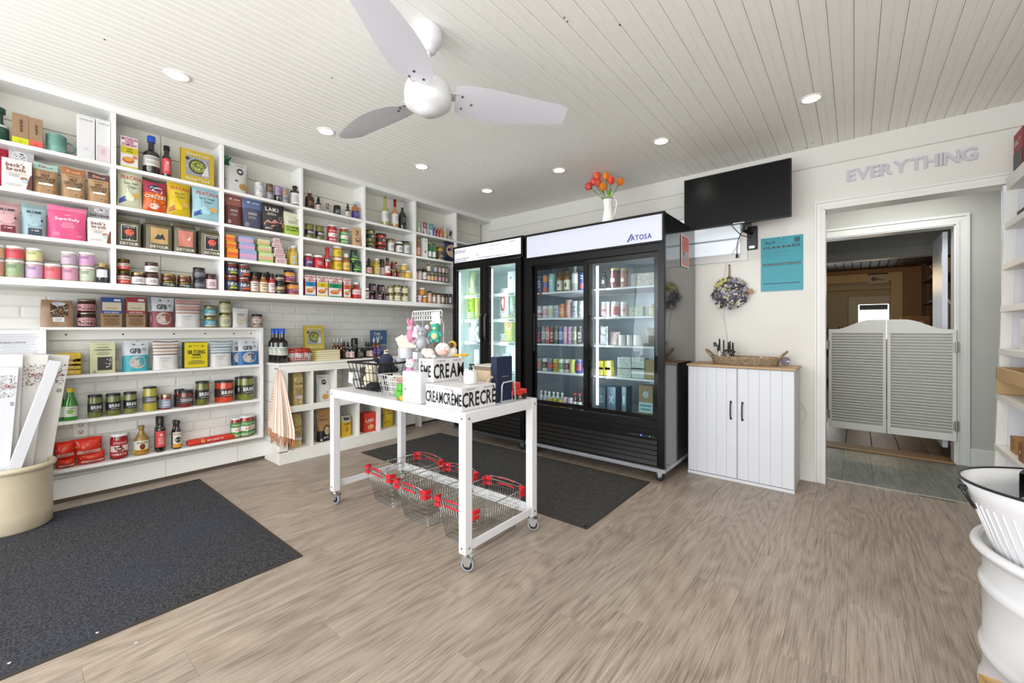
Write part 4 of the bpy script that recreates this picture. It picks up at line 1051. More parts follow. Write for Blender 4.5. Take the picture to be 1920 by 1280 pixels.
for za,zb,nm in ((cz0,1.662,'lower_page'),(1.668,cz1,'upper_page')):
    q = MB(); q.box(cx0,cx1,-.007,-.002,za,zb,P('#0f93a3',.35)); pg = q.build(nm,CL)
    t = MB(); fn = lambda u,v,o_=0: (cx0 + u * (cx1 - cx0),-.0072 - o_,za + v * (zb - za))
    if nm == 'upper_page':
        decals(t,fn,cx1 - cx0,zb - za,[('t',.22,.82,.11,'April','#07303d',1,.4),('t',.84,.70,.06,'DAIRY','#075766',0,.25),('r',.07,.60,.93,.655,'#07303d'),('r',.80,.76,.93,.92,'#0b4e60'),('e',.5,.965,.012,.016,'#dfe8e8')]
         + [('r',.08,.04 + .13 * i,.92,.044 + .13 * i,'#0d8494') for i in range(5)] + [('t',.13 + .12 * i,.627,.03,['SUN','MON','TUE','WED','THU','FRI','SAT'][i],'#bfe6ea',0,.08) for i in range(7)],1,1)
    else: decals(t,fn,cx1 - cx0,zb - za,[('r',.07,.27,.93,.30,'#07303d')] + [('r',.08,.4 + .13 * i,.92,.404 + .13 * i,'#0d8494') for i in range(4)],1,1)
    t.build('print',pg)
q = MB()
for i in range(44): 
    x = cx0 + .01 + (cx1 - cx0 - .02) * i / 43; q.box(x - .0009,x + .0009,-.011,-.006,1.655,1.675,P('#1c3b44',.4))
q.build('spiral_binding',CL)['kind'] = 'stuff'
rebase(CL,(3.62,0,cz0))
# letters over the opening, each one a thing
ex = 4.026; adv = (4.667 - 4.026)
ws = [GLY[1,c][2] for c in 'EVERYTHING']; tot = sum(ws) + .035 * 9; x = ex; LM = P('#cfcad4',.5)
for i,ch in enumerate('EVERYTHING'):
    vs,fs,wdt = GLY[1,ch]; kx = adv / tot; kz = .083 / CAPH
    q = MB(); n = len(vs)
    fr = [(vx * kx,-.012,vz * kz) for vx,vz in vs]; bk = [(a,0,c) for a,b,c in fr]
    from collections import Counter
    ed = Counter(); dirn = {}
    for f in fs:
        for j in range(len(f)):
            a,b = f[j],f[(j + 1) % len(f)]; ed[frozenset((a,b))] += 1; dirn[frozenset((a,b))] = (a,b)
    faces = [tuple(f) for f in fs] + [tuple(n + t for t in f[::-1]) for f in fs] + [(dirn[e][1],dirn[e][0],n + dirn[e][0],n + dirn[e][1]) for e in ed if ed[e] == 1]
    q.add(fr + bk,faces,LM)
    nth = {0: ', first',2: ', second'}.get(i,'') if ch == 'E' else ({8: ', second',5: ''}.get(i,'') if ch == 'N' else '')
    lab = 'lilac-grey wall letter %s of the word over hall opening, %s letter from left' % (ch,ORD[i])
    tag(q.build('wall_letter',None,(x,-.001,2.222)),lab,'letter','raised letters over the hall opening')
    x += (wdt + .035) * kx
# poster hung on the cooler's flank
p0 = on(1283,440,0,KX1 + .006)
PO = thing('flank_poster','small red and grey poster stuck on side of black cooler','poster',(KX1 + .004,-.33,1.68))
q = MB(); q.box(0,.003,-.10,.10,-.02,.24,P('#efe9e4',.5)); q.build('sheet',PO)
t = MB(); decals(t,lambda u,v,o_=0: (.0032 + o_,-.10 + u * .2,-.02 + v * .26),.2,.26,[('r',.05,.5,.95,.96,'#cf5334'),('r',.05,.04,.95,.5,'#d98a7c'),('r',.25,.15,.75,.5,'#a8a2a8'),('e',.3,.42,.1,.08,'#5a5f8a')],1,1); t.build('print',PO)

# ------------------------------------------------------------------ jug of tulips on the cooler
jx,jy = 2.56,-.60
p = on(1140,405,1,jy); jx = p[0]
JG = thing('white_jug','white enamel jug with handle on top of tall black cooler','jug',(jx,jy,2.025))
jh = hz(1140,376,jx,jy) - 2.025 + .01
E1 = P('#efeeea',.2,coat=.4)
q = MB(); q.lathe([(.052,0),(.054,.006),(.045,jh * .35),(.034,jh * .66),(.036,jh * .84),(.045,jh * .99),(.047,jh),(.043,jh),(.032,jh * .8),(.03,jh * .6),(1e-5,jh * .5)],E1,28); q.build('jug_body',JG)
q = MB(); q.tube([(.040,0,jh * .95),(.075,0,jh * .93),(.080,0,jh * .75),(.062,0,jh * .45),(.046,0,jh * .30)],.005,E1,8); q.build('jug_handle',JG)
t = MB(); t.tube([(.047 * math.cos(a),.047 * math.sin(a),jh) for a in [2 * PI * i / 28 for i in range(28)]],.0016,P('#1c1c1c',.4),5,True); t.build('black_rim',JG)
tul = [(1108,348,0,'#e0503c'),(1122,330,.01,'#e4604a'),(1124,344,-.03,'#e25a34'),(1137,332,.02,'#ee8420'),(1131,352,-.04,'#f08a1c'),(1145,340,0,'#e0563a'),(1160,342,.0,'#ee7f1e'),(1117,340,.03,'#dd4a48')]
for i,(a,b,dy,c) in enumerate(tul):
    p = on(a,b,1,jy + dy); top = (p[0] - jx,dy,p[2] - 2.025)
    t = thing('tulip','%s tulip in white jug, %s from left' % ({'#ee8420': 'orange','#f08a1c': 'large orange','#ee7f1e': 'upright orange'}.get(c,'coral-red'),ORD[[0,2,3,5,4,6,7,1][i]]),'flower',(jx,jy,2.025),(0,0,0),'tulips in the white jug')
    q = MB(); q.tube([(0,0,jh * .55),(top[0] * .25,dy * .3,jh * 1.02),(top[0],top[1],top[2] - .02)],.0028,P('#6f8a3c',.6),6); q.build('stem',t)
    q = MB(); ln = .3 * (1 if top[0] > 0 else -1)
    T4 = Matrix.Translation((top[0],top[1],top[2] - .024)) @ Matrix.Rotation(top[0] * 5,4,'Y')
    for k in range(6):
        M4 = T4 @ Matrix.Rotation(PI / 3 * k,4,'Z'); rad = .020 if k % 2 else .017
        q.grid(lambda u,v: ((u - .5) * .042 * math.sin(PI * min(1,.15 + v * .8)) ,-rad * 1.45 * math.sin(PI * (.12 + v * .62)) ,v * .064),4,6,P(c if k % 2 else shade(c,1.08 if i % 2 else .9),.45),True,mtx=M4)
    q.build('petals',t)
for i,(lx,ly,tx,tz) in enumerate(((0,0,.032,.12),(.005,.01,-.05,.055),(0,-.01,.012,.10))):
    q = MB(); q.grid(lambda u,v: (tx * v * 1.2 + (u - .5) * .030 * math.sin(PI * min(1,.12 + v * .85)),-.01 + .004 * math.cos(PI * u),jh * .8 + (tz + .03) * v),4,8,P('#78a13a',.5),True)
    lf = q.build('leaf',bpy.data.objects['tulip.00%d' % (i + 3)])

# ------------------------------------------------------------------ ceiling fan
FX,FYy = 2.555,-2.655
FN = thing('ceiling_fan','white three-blade ceiling fan on short rod','fan',(FX,FYy,CEIL))
FWh = P('#e6e6e9',.35)
zc = lambda z: z - CEIL
q = MB(); q.lathe([(.062,0),(.066,-.02),(.064,-.055),(.045,-.078),(.036,-.085),(.034,-.098),(.022,-.103),(1e-5,-.103)][::-1],FWh,28); q.build('ceiling_cup',FN)
q = MB(); q.cyl((0,0,-.10),(0,0,zc(2.30)),.011,FWh,12); q.cyl((0,0,zc(2.345)),(0,0,zc(2.27)),.026,FWh,18); q.build('down_rod',FN)
q = MB(); q.lathe([(1e-5,2.135),(.045,2.137),(.05,2.145),(.062,2.149),(.066,2.154),(.080,2.158),(.088,2.166),(.103,2.176),(.106,2.20),(.108,2.222),(.104,2.232),(.106,2.238),(.100,2.262),(.06,2.282),(.03,2.29),(1e-5,2.29)],FWh,36,mtx=Matrix.Translation((0,0,-CEIL))); q.build('motor_housing',FN)
BL = P('#dcdbe4',.35)
for ang in (52,180,299):
    M4 = Matrix.Rotation(R(ang),4,'Z')
    def bf(u,v,o_=0,s=1):
        r = .125 + .545 * u; wdt = .062 + .045 * math.sin(PI * (u ** .7)) * (1 - .3 * u); wdt *= (1 if u < .95 else 1 - (u - .95) * 6)
        lead = .018 * math.sin(PI * u); y = (v - .5) * 2 * wdt + lead + .02 * u
        return (r,y,zc(2.218) - .004 * u - (v - .5) * .055 * (1 - .45 * u) + s * .003 * (1 - abs(2 * v - 1) ** 4))
    q = MB(); q.grid(lambda u,v: bf(u,v,0,1),14,6,BL,True,mtx=M4); q.grid(lambda u,v: bf(u,1 - v,0,-1),14,6,BL,True,mtx=M4)
    bl = q.build('blade',FN)
    q = MB(); q.box(.095,.15,-.035,.035,zc(2.226),zc(2.231),P('#d8d3cc',.4),.002,mtx=M4); bl2 = q.build('blade_bracket',bl)
    q = MB()
    for rr_,yy in ((.155,-.025),(.155,.035),(.20,.006)):
        p = Vector(bf((rr_ - .125) / .545,.5 + yy / .15,0,-1)); q.cyl(M4 @ (p + Vector((0,0,.001))),M4 @ (p + Vector((0,0,-.004))),.0055,P('#6b6a68',.3,1),8)
    q.build('blade_screws',bl)

# ------------------------------------------------------------------ recessed ceiling lights
LT = P('#fff6e6',.5,emit=7.0)
NM = ['first downlight of left row, nearest camera','second downlight of left row','third downlight of left row','downlight in far left corner over shelving','downlight above freezer header','downlight above cooler and tulips','downlight on right near swing doors']
for i,(sx,sy) in enumerate(SPOTS[:7]):
    lab = 'round recessed ' + NM[i]
    t = thing('recessed_downlight',lab,'light',(sx,sy,CEIL),group='recessed ceiling lights')
    q = MB(); q.lathe([(.043,-.004),(.056,-.0045),(.060,-.002),(.060,0)],P('#f5f3ee',.4),28); q.build('trim_ring',t)
    q = MB(); q.lathe([(.0455,-.0045),(.001,-.0048)],LT,24,cap=True); q.build('diffuser',t)
# ------------------------------------------------------------------ louvered swing doors in the inner doorway
SWD = P('#e6e6e1',.5)
for k,(x0,x1,lab) in enumerate(((3.872,4.293,'left leaf of white louvered swing doors, arched top'),(4.299,4.738,'right leaf of white louvered swing doors, arched top'))):
    t = thing('swing_door',lab,'door',(x0 if k == 0 else x1,HY - .04,.0),(0,0,0),'louvered saloon doors')
    bx0 = 0 if k == 0 else x0 - x1; bx1 = x1 - x0 if k == 0 else 0; yb,yf = 0,.03; W_ = bx1 - bx0
    for a,b in ((bx0,bx0 + .024),(bx1 - .024,bx1)):
        tl = a < bx0 + .01
        zt = (1.150 if (k == 0) == tl else 1.232)
        q = MB(); q.box(a,b,yb,yf,.20,zt,SWD,.002); q.build('door_stile',t)
    q = MB(); pts = []
    for i in range(17):
        u = i / 16; uu = u if k == 0 else 1 - u
        s_ = min(1,max(0,(uu - .12) / .62)); z = 1.152 + .088 * (s_ * s_ * (3 - 2 * s_)) - (0 if uu < .8 else .0) 
        pts.append((bx0 + W_ * u,z))
    q.prism([(bx0,1.118),(bx1,1.118)] + pts[::-1],yb - .001,yf + .001,SWD,'y'); q.build('top_rail',t)
    q = MB(); q.box(bx0 + .024,bx1 - .024,yb,yf,.20,.262,SWD,.002); q.build('bottom_rail',t)
    sl = MB(); sl.box(-W_ / 2 + .024,W_ / 2 - .024,-.021,.021,-.003,.003,SWD,.001,mtx=Matrix.Rotation(R(-38),4,'X')); src = None
    n = 33
    for i in range(n):
        z = .278 + (1.108 - .278) * i / (n - 1)
        if src is None: src = sl.build('louver_slat',t,((bx0 + bx1) / 2,.015,z))
        else: piece('louver_slat',src.data,t,((bx0 + bx1) / 2,.015,z))
    for z in (.33,1.0):
        q = MB(); xx = bx0 if k == 0 else bx1
        q.cyl((xx,-.006,z - .045),(xx,-.006,z + .045),.008,P('#a9a69c',.35,.8),10); q.box(xx - .02,xx + .014,-.003,0,z - .04,z + .04,P('#b5b2a8',.35,.8),.001); q.build('spring_hinge',t)
# narrow folded-back door edge at the right jamb
t = thing('folded_door','white panel door folded back at right jamb of inner doorway','door',(DX1 - .03,HY + .16,.0))
q = MB(); q.box(-.03,.005,0,.6,.10,2.02,P('#cfd6e0',.4),.002); q.build('door_leaf',t)
q = MB(); q.box(-.034,-.03,-.006,.03,1.72,1.83,P('#e9e9e6',.35,.3)); 
for a,b in ((.005,1.74),(.005,1.775),(.005,1.81),(.02,1.757),(.02,1.795)): q.cyl((-.036,a,b),(-.034,a,b),.004,P('#3a3835'),6)
q.build('hinge',t)
# store-room contents seen over the doors
bd = thing('back_door','cream back door with bright glazed pane at far end of store room','door',(0,0,0))
q = MB(); dx0,dx1,dz_ = 3.96,4.86,1.88; q.box(dx0,dx1,8.22,8.26,0,dz_,P('#e6dcc2',.5),.004); q.build('door_leaf',bd)
q = MB(); q.box(4.13,4.64,8.205,8.215,.95,1.70,P('#f6fbff',.4,emit=2.2)); q.box(4.15,4.62,8.200,8.204,1.58,1.69,P('#77838a',.5)); q.build('glass_pane',bd)
q = MB(); 
for a in (4.11,4.64): q.box(a,a + .02,8.20,8.22,.93,1.72,WHITE)
q.box(4.11,4.66,8.20,8.22,1.70,1.72,WHITE); q.build('pane_bead',bd)
rebase(bd,(4.41,8.24,0))
cs = MB(); cs.box(2.4,6.6,8.0,8.3,2.02,2.3,P('#cbb88f',.6)); cs.box(2.6,6.5,7.2,8.2,2.30,2.34,P('#e6e6ea',.5)); struct(cs.build('gap_strip_left0'))
p0 = on(1627,513,1,7.08); p1 = on(1666,530,1,7.08)
pic = thing('framed_picture','long framed picture of a dark bird on wall above far doorway','picture',((p0[0] + p1[0]) / 2,7.08,p1[2]))
w2 = (p1[0] - p0[0]) / 2; hh = p0[2] - p1[2]
q = MB(); q.box(-w2,w2,0,.02,0,hh,P('#b7ad9b',.6),.006); q.build('frame',pic)
t = MB(); decals(t,planemap(w2 * 2,0,0,hh),2 * w2,hh,[('r',.06,.12,.94,.88,'#a59a86'),('e',.30,.45,.13,.2,'#2a2723'),('p',[(.38,.55),(.8,.3),(.78,.25),(.36,.38)],'#2a2723')],1,1); t.build('print',pic)
def farbox(px0,px1,pt,pb,y,dep,col,name,lab,cat):
    a = on(px0,pt,1,y); b = on(px1,pb,1,y); t = thing(name,lab,cat,((a[0] + b[0]) / 2,y + dep / 2,b[2])); w2 = (b[0] - a[0]) / 2
    q = MB(); q.box(-w2,w2,-dep / 2,dep / 2,0,a[2] - b[2],P(col,.7),.004); q.build('body',t)
    return t,w2,a[2] - b[2]
# storage shelving at right of the far room
sr = thing('storage_rack','dark wooden storage rack at right of far store room','rack',(5.0,6.2,0))
for z in (.9,1.62,2.02):
    q = MB(); q.box(.02,.62,-.9,.6,z - .03,z,P('#3a2c22',.7),.003); q.build('rack_shelf',sr)
for y in (-.88,.56): 
    q = MB(); q.box(.02,.08,y,y + .05,0,2.4,P('#4a3828',.7),.003); q.build('rack_post',sr)
tb_ = thing('storage_tub','pale plastic bucket on upper shelf of the far storage rack','bucket',(5.20,5.75,2.022))
q = MB(); q.lathe([(.10,0),(.125,.26),(.13,.27),(.12,.27),(.09,.02),(1e-5,.02)],P('#a58a63',.6),20); q.build('bucket_body',tb_); q = MB(); q.tube([(-.13,0,.2),(-.18,0,.16),(-.13,0,.1)],.008,P('#8a745a',.5)); q.build('bucket_handle',tb_)
cr_ = thing('stored_carton','brown cardboard carton standing below storage rack, beside far door','box',(4.83,5.5,.0))
q = MB(); q.box(-.18,.16,-.15,.15,0,1.36,P('#6e5238',.8),.004); q.build('carton',cr_); q = MB(); q.box(-.1,.08,-.153,-.15,1.1,1.28,P('#b9a48a',.7)); q.build('paper_label',cr_)
rail = thing('stair_railing','tan wooden baluster railing climbing at right of store room','railing',(5.05,3.6,0))
for i in range(9):
    q = MB(); y = .12 + i * .16; q.box(-.02,.02,y,y + .035,.5,1.44 + i * .035,P('#8f7c5c',.6),.003); q.build('baluster',rail)
q = MB(); q.prism([(.05,1.43),(1.5,1.75),(1.5,1.80),(.05,1.48)],-.03,.03,P('#a08a68',.6),'x'); q.build('handrail',rail)
pl = thing('dried_plant','brown dried leafy plant at left of the far store room','plant',(4.02,4.0,0))
rr = random.Random(4)
q = MB(); q.lathe([(.09,0),(.13,.5),(.12,.5),(1e-5,.48)],P('#6b4a33',.7),16,cx=-.05); q.build('tall_pot',pl)
q = MB()
for i in range(26):
    M4 = Matrix.Translation((-.05,0,.5)) @ Matrix.Rotation(rr.uniform(0,6.28),4,'Z') @ Matrix.Rotation(rr.uniform(.05,.55),4,'Y'); L_ = rr.uniform(.45,.85)
    q.grid(lambda u,v: ((u - .5) * .09 * math.sin(PI * v) + .12 * v * v,.01 * math.cos(PI * u),L_ * v),2,5,P(rr.choice(['#6a4a32','#8a6a42','#4d3826']),.7),True,mtx=M4)
q.build('leaves',pl)['kind'] = 'stuff'

# ------------------------------------------------------------------ leaning shelf unit on the right
RS = thing('right_shelf_unit','tall white stepped shelf unit at right edge beside the hall opening','shelving',(4.80,-.6,0))
SZ = [(2.13,.022),(1.985,.03),(1.755,.03),(1.49,.04),(1.17,.04),(.80,.035),(.40,.035)]
# front edge steps out lower down, as a ladder shelf does
def rx(z): return 4.735 + .030 * (z - .45)
ra,rb = -.035,-1.35
zs = [2.062,1.787,1.543,1.29,1.035,.76,.454,.16]
prev = 2.25
for i,z in enumerate(zs):
    q = MB(); q.box(rx(z) - 4.80 - .004,.36,rb + .6,ra + .6,z - (.075 if z > 2.05 else .036),z,P('#efece6',.42),.002); q.build('shelf_board',RS)
q = MB()
q.prism([(rx(0) - 4.80,0),(rx(0) - 4.80 + .045,0),(rx(2.08) - 4.80 + .045,2.06),(rx(2.08) - 4.80,2.06)],ra + .6 - .02,ra + .6,P('#f2f0ec',.42),'y'); q.box(-.035,.36,ra + .6 - .018,ra + .6 - .001,0,2.02,P('#e9e9ee',.45)); q.build('end_panel',RS)
q = MB(); q.box(.34,.36,rb + .6,ra + .6,0,2.02,P('#e4e6ec',.5)); q.build('back_panel',RS)
q = MB(); q.box(rx(0) - 4.80,.36,rb + .58,rb + .6,0,2.02,P('#f2f0ec',.42)); q.build('end_panel',RS)
def rgood(x,y,z,w,h,d,col,name,lab,cat,items=None,yaw=-90,kind='carton',o=None):
    t = thing(name,lab,cat,(x,y,z + .0006),(0,0,R(yaw)),'gifts on the right shelf unit')
    oo = dict(body=col,items=items or []); oo.update(o or {}); KIND[kind][0](t,w,h,d,oo); return t

rgood(4.86,-.17,1.787,.13,.055,.10,'#2c2926','wire_crate','small black crate on second shelf of right unit','crate',[('n',.05,.1,.95,.9,14,['#6d665c','#4a443d'],3,.06)])
rgood(4.83,-.28,2.062,.17,.20,.10,'#9c2028','gift_box','dark red box on top shelf of right unit','box',[('r',0,.0,1,.45,'#2a2c38'),('t',.5,.7,.16,'SALT','#e8ddd6',1,.8)])
rgood(4.87,-.33,1.543,.15,.13,.08,'#6a67b4','gift_box','lavender blue box on third shelf of right unit','box',[('b',.1,.1,.9,.4,3,'#4c4a90')])
rgood(4.86,-.30,1.29,.15,.19,.09,'#b98a52','gift_box','kraft and red box on fourth shelf of right unit','box',[('r',0,0,1,.28,'#d8432e'),('r',.2,.35,.8,.8,'#cfa574')])
t = thing('crystal_ornament','magenta gem-shaped ornament on a thin stand, right shelf unit','ornament',(4.84,-.25,1.0356),group=None)
q = MB(); q.lathe([(1e-5,.075),(.034,.115),(.024,.135),(1e-5,.135)],P('#c21a5c',.15,coat=.5),8,smooth=False); q.cyl((0,0,.02),(0,0,.08),.003,CHROME,6); q.lathe([(.03,0),(.028,.006),(1e-5,.008)],P('#22202a',.3),16); q.build('gem',t)
rgood(4.80,-.50,1.035,.18,.17,.08,'#f0efee','gift_box','plain white upright box beside magenta ornament','box',[('b',.2,.2,.8,.5,3,'#dedede')])
cr = thing('wooden_crate','pale wooden crate on right unit, below the magenta ornament','crate',(4.83,-.42,.7608))
q = MB()
for z in (.09,): q.box(-.10,-.085,-.33,.33,z,z + .075,P('#c9a679',.6),.003)
q.box(-.10,.25,.315,.33,0,.165,P('#c2a074',.6),.003); q.box(-.10,.25,-.33,-.315,0,.165,P('#c2a074',.6),.003); q.build('crate_slats',cr)
t = thing('mesh_basket','white mesh basket inside shelf under the wooden crate front','basket',(4.92,-.35,.7608))
q = MB()
for i in range(18): a = 2 * PI * i / 18; q.tube([(.05 * math.cos(a),.05 * math.sin(a),.002),(.075 * math.cos(a),.075 * math.sin(a),.08)],.0016,P('#d6d2cc'),4)
for k in range(5): q.tube([((.05 + .006 * k) * math.cos(2 * PI * i / 18),(.05 + .006 * k) * math.sin(2 * PI * i / 18),.003 + .019 * k) for i in range(18)],.0016,P('#d6d2cc'),4,True)
q.build('mesh',t)
t = thing('deep_frame','grey and white box frame on second lowest visible shelf','frame',(4.85,-.35,.4548),(0,0,R(-90)))
q = MB()
for a in ((-.13,-.11,0,.17),(.11,.13,0,.17),(-.13,.13,.15,.17),(-.13,.13,0,.02)): q.box(a[0],a[1],-.03,.03,a[2],a[3],P('#b4b2b6',.4),.003)
q.box(-.11,.11,.02,.03,.02,.15,P('#e2e6ec',.5)); q.build('frame',t)
rgood(4.79,-.28,.454,.10,.09,.06,'#a87a45','gift_card','tan printed card box on lowest visible right shelf','card',[('n',.1,.1,.9,.9,12,['#7c5628','#c99b62'],5,.06)])
rgood(4.77,-.50,.454,.08,.10,.05,'#8a5c3a','gift_card','brown gift tag box at edge of lowest visible right shelf','card',[('e',.5,.5,.12,.1,'#e8dccb')])

# ------------------------------------------------------------------ stoneware crock with mailing boxes
CKX,CKY = .305,-3.852
CK = thing('stoneware_crock','cream stoneware crock on mat at left edge, full of long white boxes','crock',(CKX,CKY,.0085))
SG = noisy('stoneware','#c0b297','#ccbfa6',5,.32,(1,1,1),5,bump=.08)
q = MB(); q.lathe([(.148,0),(.158,.01),(.160,.10),(.160,.325),(.163,.334),(.172,.340),(.176,.352),(.172,.364),(.162,.368),(.150,.362),(.147,.345),(.145,.03),(1e-5,.03)],SG,56); q.build('crock_body',CK)
SK = MB()
def mbox(pb_,ptp,w_,dp,x,ytop,lab,col='#dedbd6',pr=1,face=None,xt=0):
    yb = on(pb_,850,0,x)[1]; yt = on(ptp,700,0,x)[1]; zt = hz((ptp),ytop,x,yt)
    z0 = .05; dy = yt - yb
    # follow the lean down to the crock's floor
    zr = .375; k = dy / (zt - zr); y0 = yb - k * (zr - z0); L_ = math.hypot(zt - z0,(zt - z0) * k)
    t = thing('mailing_box',lab,'box',(x,y0,z0),(-math.atan(k),0,0),'long white mailing boxes in the crock')
    q = MB(); q.box(-dp / 2,dp / 2,-w_ / 2,w_ / 2,0,L_,P(col,.5),.0015); q.build('carton',t)
    if pr:
        cs_ = ['#3a3a3e','#8a2f32','#3d5a86','#7a7a80','#a88a50','#5c5c60']
        m = MB(); fn = lambda u,v,o_=0: (dp / 2 + .0006 + o_,(u - .5) * w_,L_ * .80 + v * .14)
        decals(m,fn,w_,.14,[('n',.08,.05,.94,.95,190,cs_,pb_ + 7,.030),('r',.42,.40,.92,.60,col),('t',.67,.5,.16,'CANADA','#a03038',1,.46)] + [('r',.80 + .02 * i,-.28,.808 + .02 * i,-.12,'#333333') for i in range(7)],1,1)
        m.build('print',t)
mbox(62,97,.155,.03,.235,664,'wide white mailing box leaning right at back of crock')
mbox(33,62,.125,.030,.29,664,'white mailing box with confetti print, middle of crock')
mbox(4,16,.11,.02,.325,665,'plain white mailing box behind leftmost one in crock','#e0ddd8',0)
mbox(-8,10,.10,.038,.36,688,'leftmost white mailing box in crock, closest to frame edge','#d4d4d8')
mbox(28,104,.050,.045,.408,676,'narrow grey-sided mailing box leaning across front of crock','#cfced2',0)
p = on(35,640,0,.002)
NT = thing('wall_notice','white printed notice sheet taped on brick wall at left edge','notice',(.003,p[1],p[2] - .13))
q = MB(); q.box(0,.001,-.15,.13,0,.20,P('#e6e6ea',.5)); q.build('sheet',NT)
m = MB(); decals(m,lambda u,v,o_=0: (.0012 + o_,-.15 + u * .28,v * .2),.28,.2,[('b',.15,.12,.85,.9,18,'#a4a4ac'),('t',.45,.62,.05,'BUSINESS LICENCE','#55555c',0,.6)],1,1); m.build('print',NT)

# ------------------------------------------------------------------ barrel and oval tub at the right edge
BXc,BYc = 4.62,-2.10
BA = thing('white_barrel','white ribbed drum at right edge under oval tub','barrel',(BXc,BYc,0))
EN = P('#dcdcdf',.25,coat=.3)
prof = [(.262,0),(.270,.012),(.262,.03)]
for zr in (.13,.24,.425): prof += [(.262,zr - .022),(.268,zr - .012),(.272,zr),(.268,zr + .012),(.262,zr + .022)]
prof += [(.262,.50),(.270,.515),(.283,.522),(.288,.532),(.283,.542),(.270,.545),(.262,.538),(.256,.51),(1e-5,.508)]
q = MB(); q.lathe(prof,EN,72); q.build('drum_body',BA)
OT = thing('oval_tub','oval white metal tub with black rim and handle, standing on white drum','tub',(4.675,-2.12,.509))
ta,tb2,th_ = .375,.255,.212
q = MB(); sy = tb2 / ta
q.lathe([(ta * .79,0),(ta * .795,.01),(ta * .855,.085),(ta * .915,th_ * .72),(ta * .925,th_ * .76),(ta * .93,th_ * .80),(ta * .985,th_),(ta * .97,th_ + .001),(ta * .90,th_ * .8),(ta * .78,.012),(1e-5,.012)],EN,72,sy=sy); q.build('tub_body',OT)
q = MB()
for i in range(72):
    a = 2 * PI * (i + .5) / 72; r0,r1 = ta * .794,ta * .913
    q.tube([(r0 * math.cos(a),r0 * sy * math.sin(a),.014),(ta * .855 * math.cos(a),ta * .855 * sy * math.sin(a),.085),(r1 * math.cos(a),r1 * sy * math.sin(a),th_ * .71)],.0026,EN,5)
q.build('fluting',OT)['kind'] = 'stuff'
q = MB(); q.tube([(ta * .982 * math.cos(2 * PI * i / 72),ta * .982 * sy * math.sin(2 * PI * i / 72),th_ + .002) for i in range(72)],.0038,P('#17181a',.35),6,True); q.build('black_rim',OT)
q = MB(); q.tube([(-ta * .985 + .03 * s_,.03 * c_ * 1.0,th_ - .022 - .058 * s_) for c_,s_ in [(-1,0),(-1,.4),(-.9,.8),(-.5,1),(0,1.05),(.5,1),(.9,.8),(1,.4),(1,0)]],.0045,P('#141416',.3),8); 
q.box(-ta * 1.0,-ta * .95,-.035,.035,th_ - .03,th_ - .015,P('#141416',.3),.003); q.build('drop_handle',OT)
def band(cx,cy,r,a0,a1,z,hgt,col,lab):
    t = thing('hat_roll',lab,'hat',(4.675 + cx,-2.12 + cy,.509 + z),(0,0,0),'dark rolled hats in the oval tub')
    q = MB(); m = P(col,.6)
    q.grid(lambda u,v: (r * math.cos(a0 + (a1 - a0) * u),r * math.sin(a0 + (a1 - a0) * u),hgt * v + .012 * math.sin(PI * u)),20,4,m); q.grid(lambda u,v: ((r - .012 - .01 * v) * math.cos(a0 + (a1 - a0) * u),(r - .012 - .01 * v) * math.sin(a0 + (a1 - a0) * u),hgt * (1 - v) + .012 * math.sin(PI * u)),20,4,m)
    q.grid(lambda u,v: ((r - .012 * v) * math.cos(a0 + (a1 - a0) * u),(r - .012 * v) * math.sin(a0 + (a1 - a0) * u),hgt + .012 * math.sin(PI * u)),20,2,m); q.build('band',t)
band(-.12,.06,.12,.2,2.9,.145,.08,'#131416','wide black curved band along far rim of oval tub')
band(-.19,-.03,.055,1.2,5.2,.135,.075,'#2a2b2e','small dark roll near handle end of oval tub')
band(-.07,-.07,.10,2.0,5.6,.145,.075,'#0f1012','black curved band in front part of oval tub')
t = thing('patterned_cloth','black and white scribble-patterned cloth bundle in oval tub','cloth',(4.60,-2.10,.655))
ZB = noisy('scribble_cloth','#2a2826','#e4dfd2',45,.8,(3,.6,1),2,lo=.46,hi=.5)
q = MB(); q.sphere((0,0,.03),.09,ZB,20,12,sx=1.1,sy=.75,sz=.75); q.build('cloth_fold',t)
t = thing('patterned_cloth','small scribble-patterned cloth piece between dark rolls in oval tub','cloth',(4.49,-2.19,.68))
q = MB(); q.sphere((0,0,.02),.05,ZB,16,10,sz=.6); q.build('cloth_fold',t)
BG = noisy('kraft','#9c7a4e','#b4925f',6,.75,bump=.3)
t = thing('paper_bag','open brown paper bag on floor before white drum, bottom corner','bag',(4.42,-2.46,0),(0,0,R(20)))
q = MB(); 
q.add([(-.1,-.07,0),(.1,-.07,0),(.1,.07,0),(-.1,.07,0),(-.105,-.075,.29),(.10,-.08,.26),(.105,.075,.30),(-.10,.08,.33),(0,-.055,.275),(0,.06,.315)],[(0,3,2,1),(0,1,5,8,4),(1,2,6,5),(2,3,7,9,6),(3,0,4,7)],BG); q.build('bag_body',t)
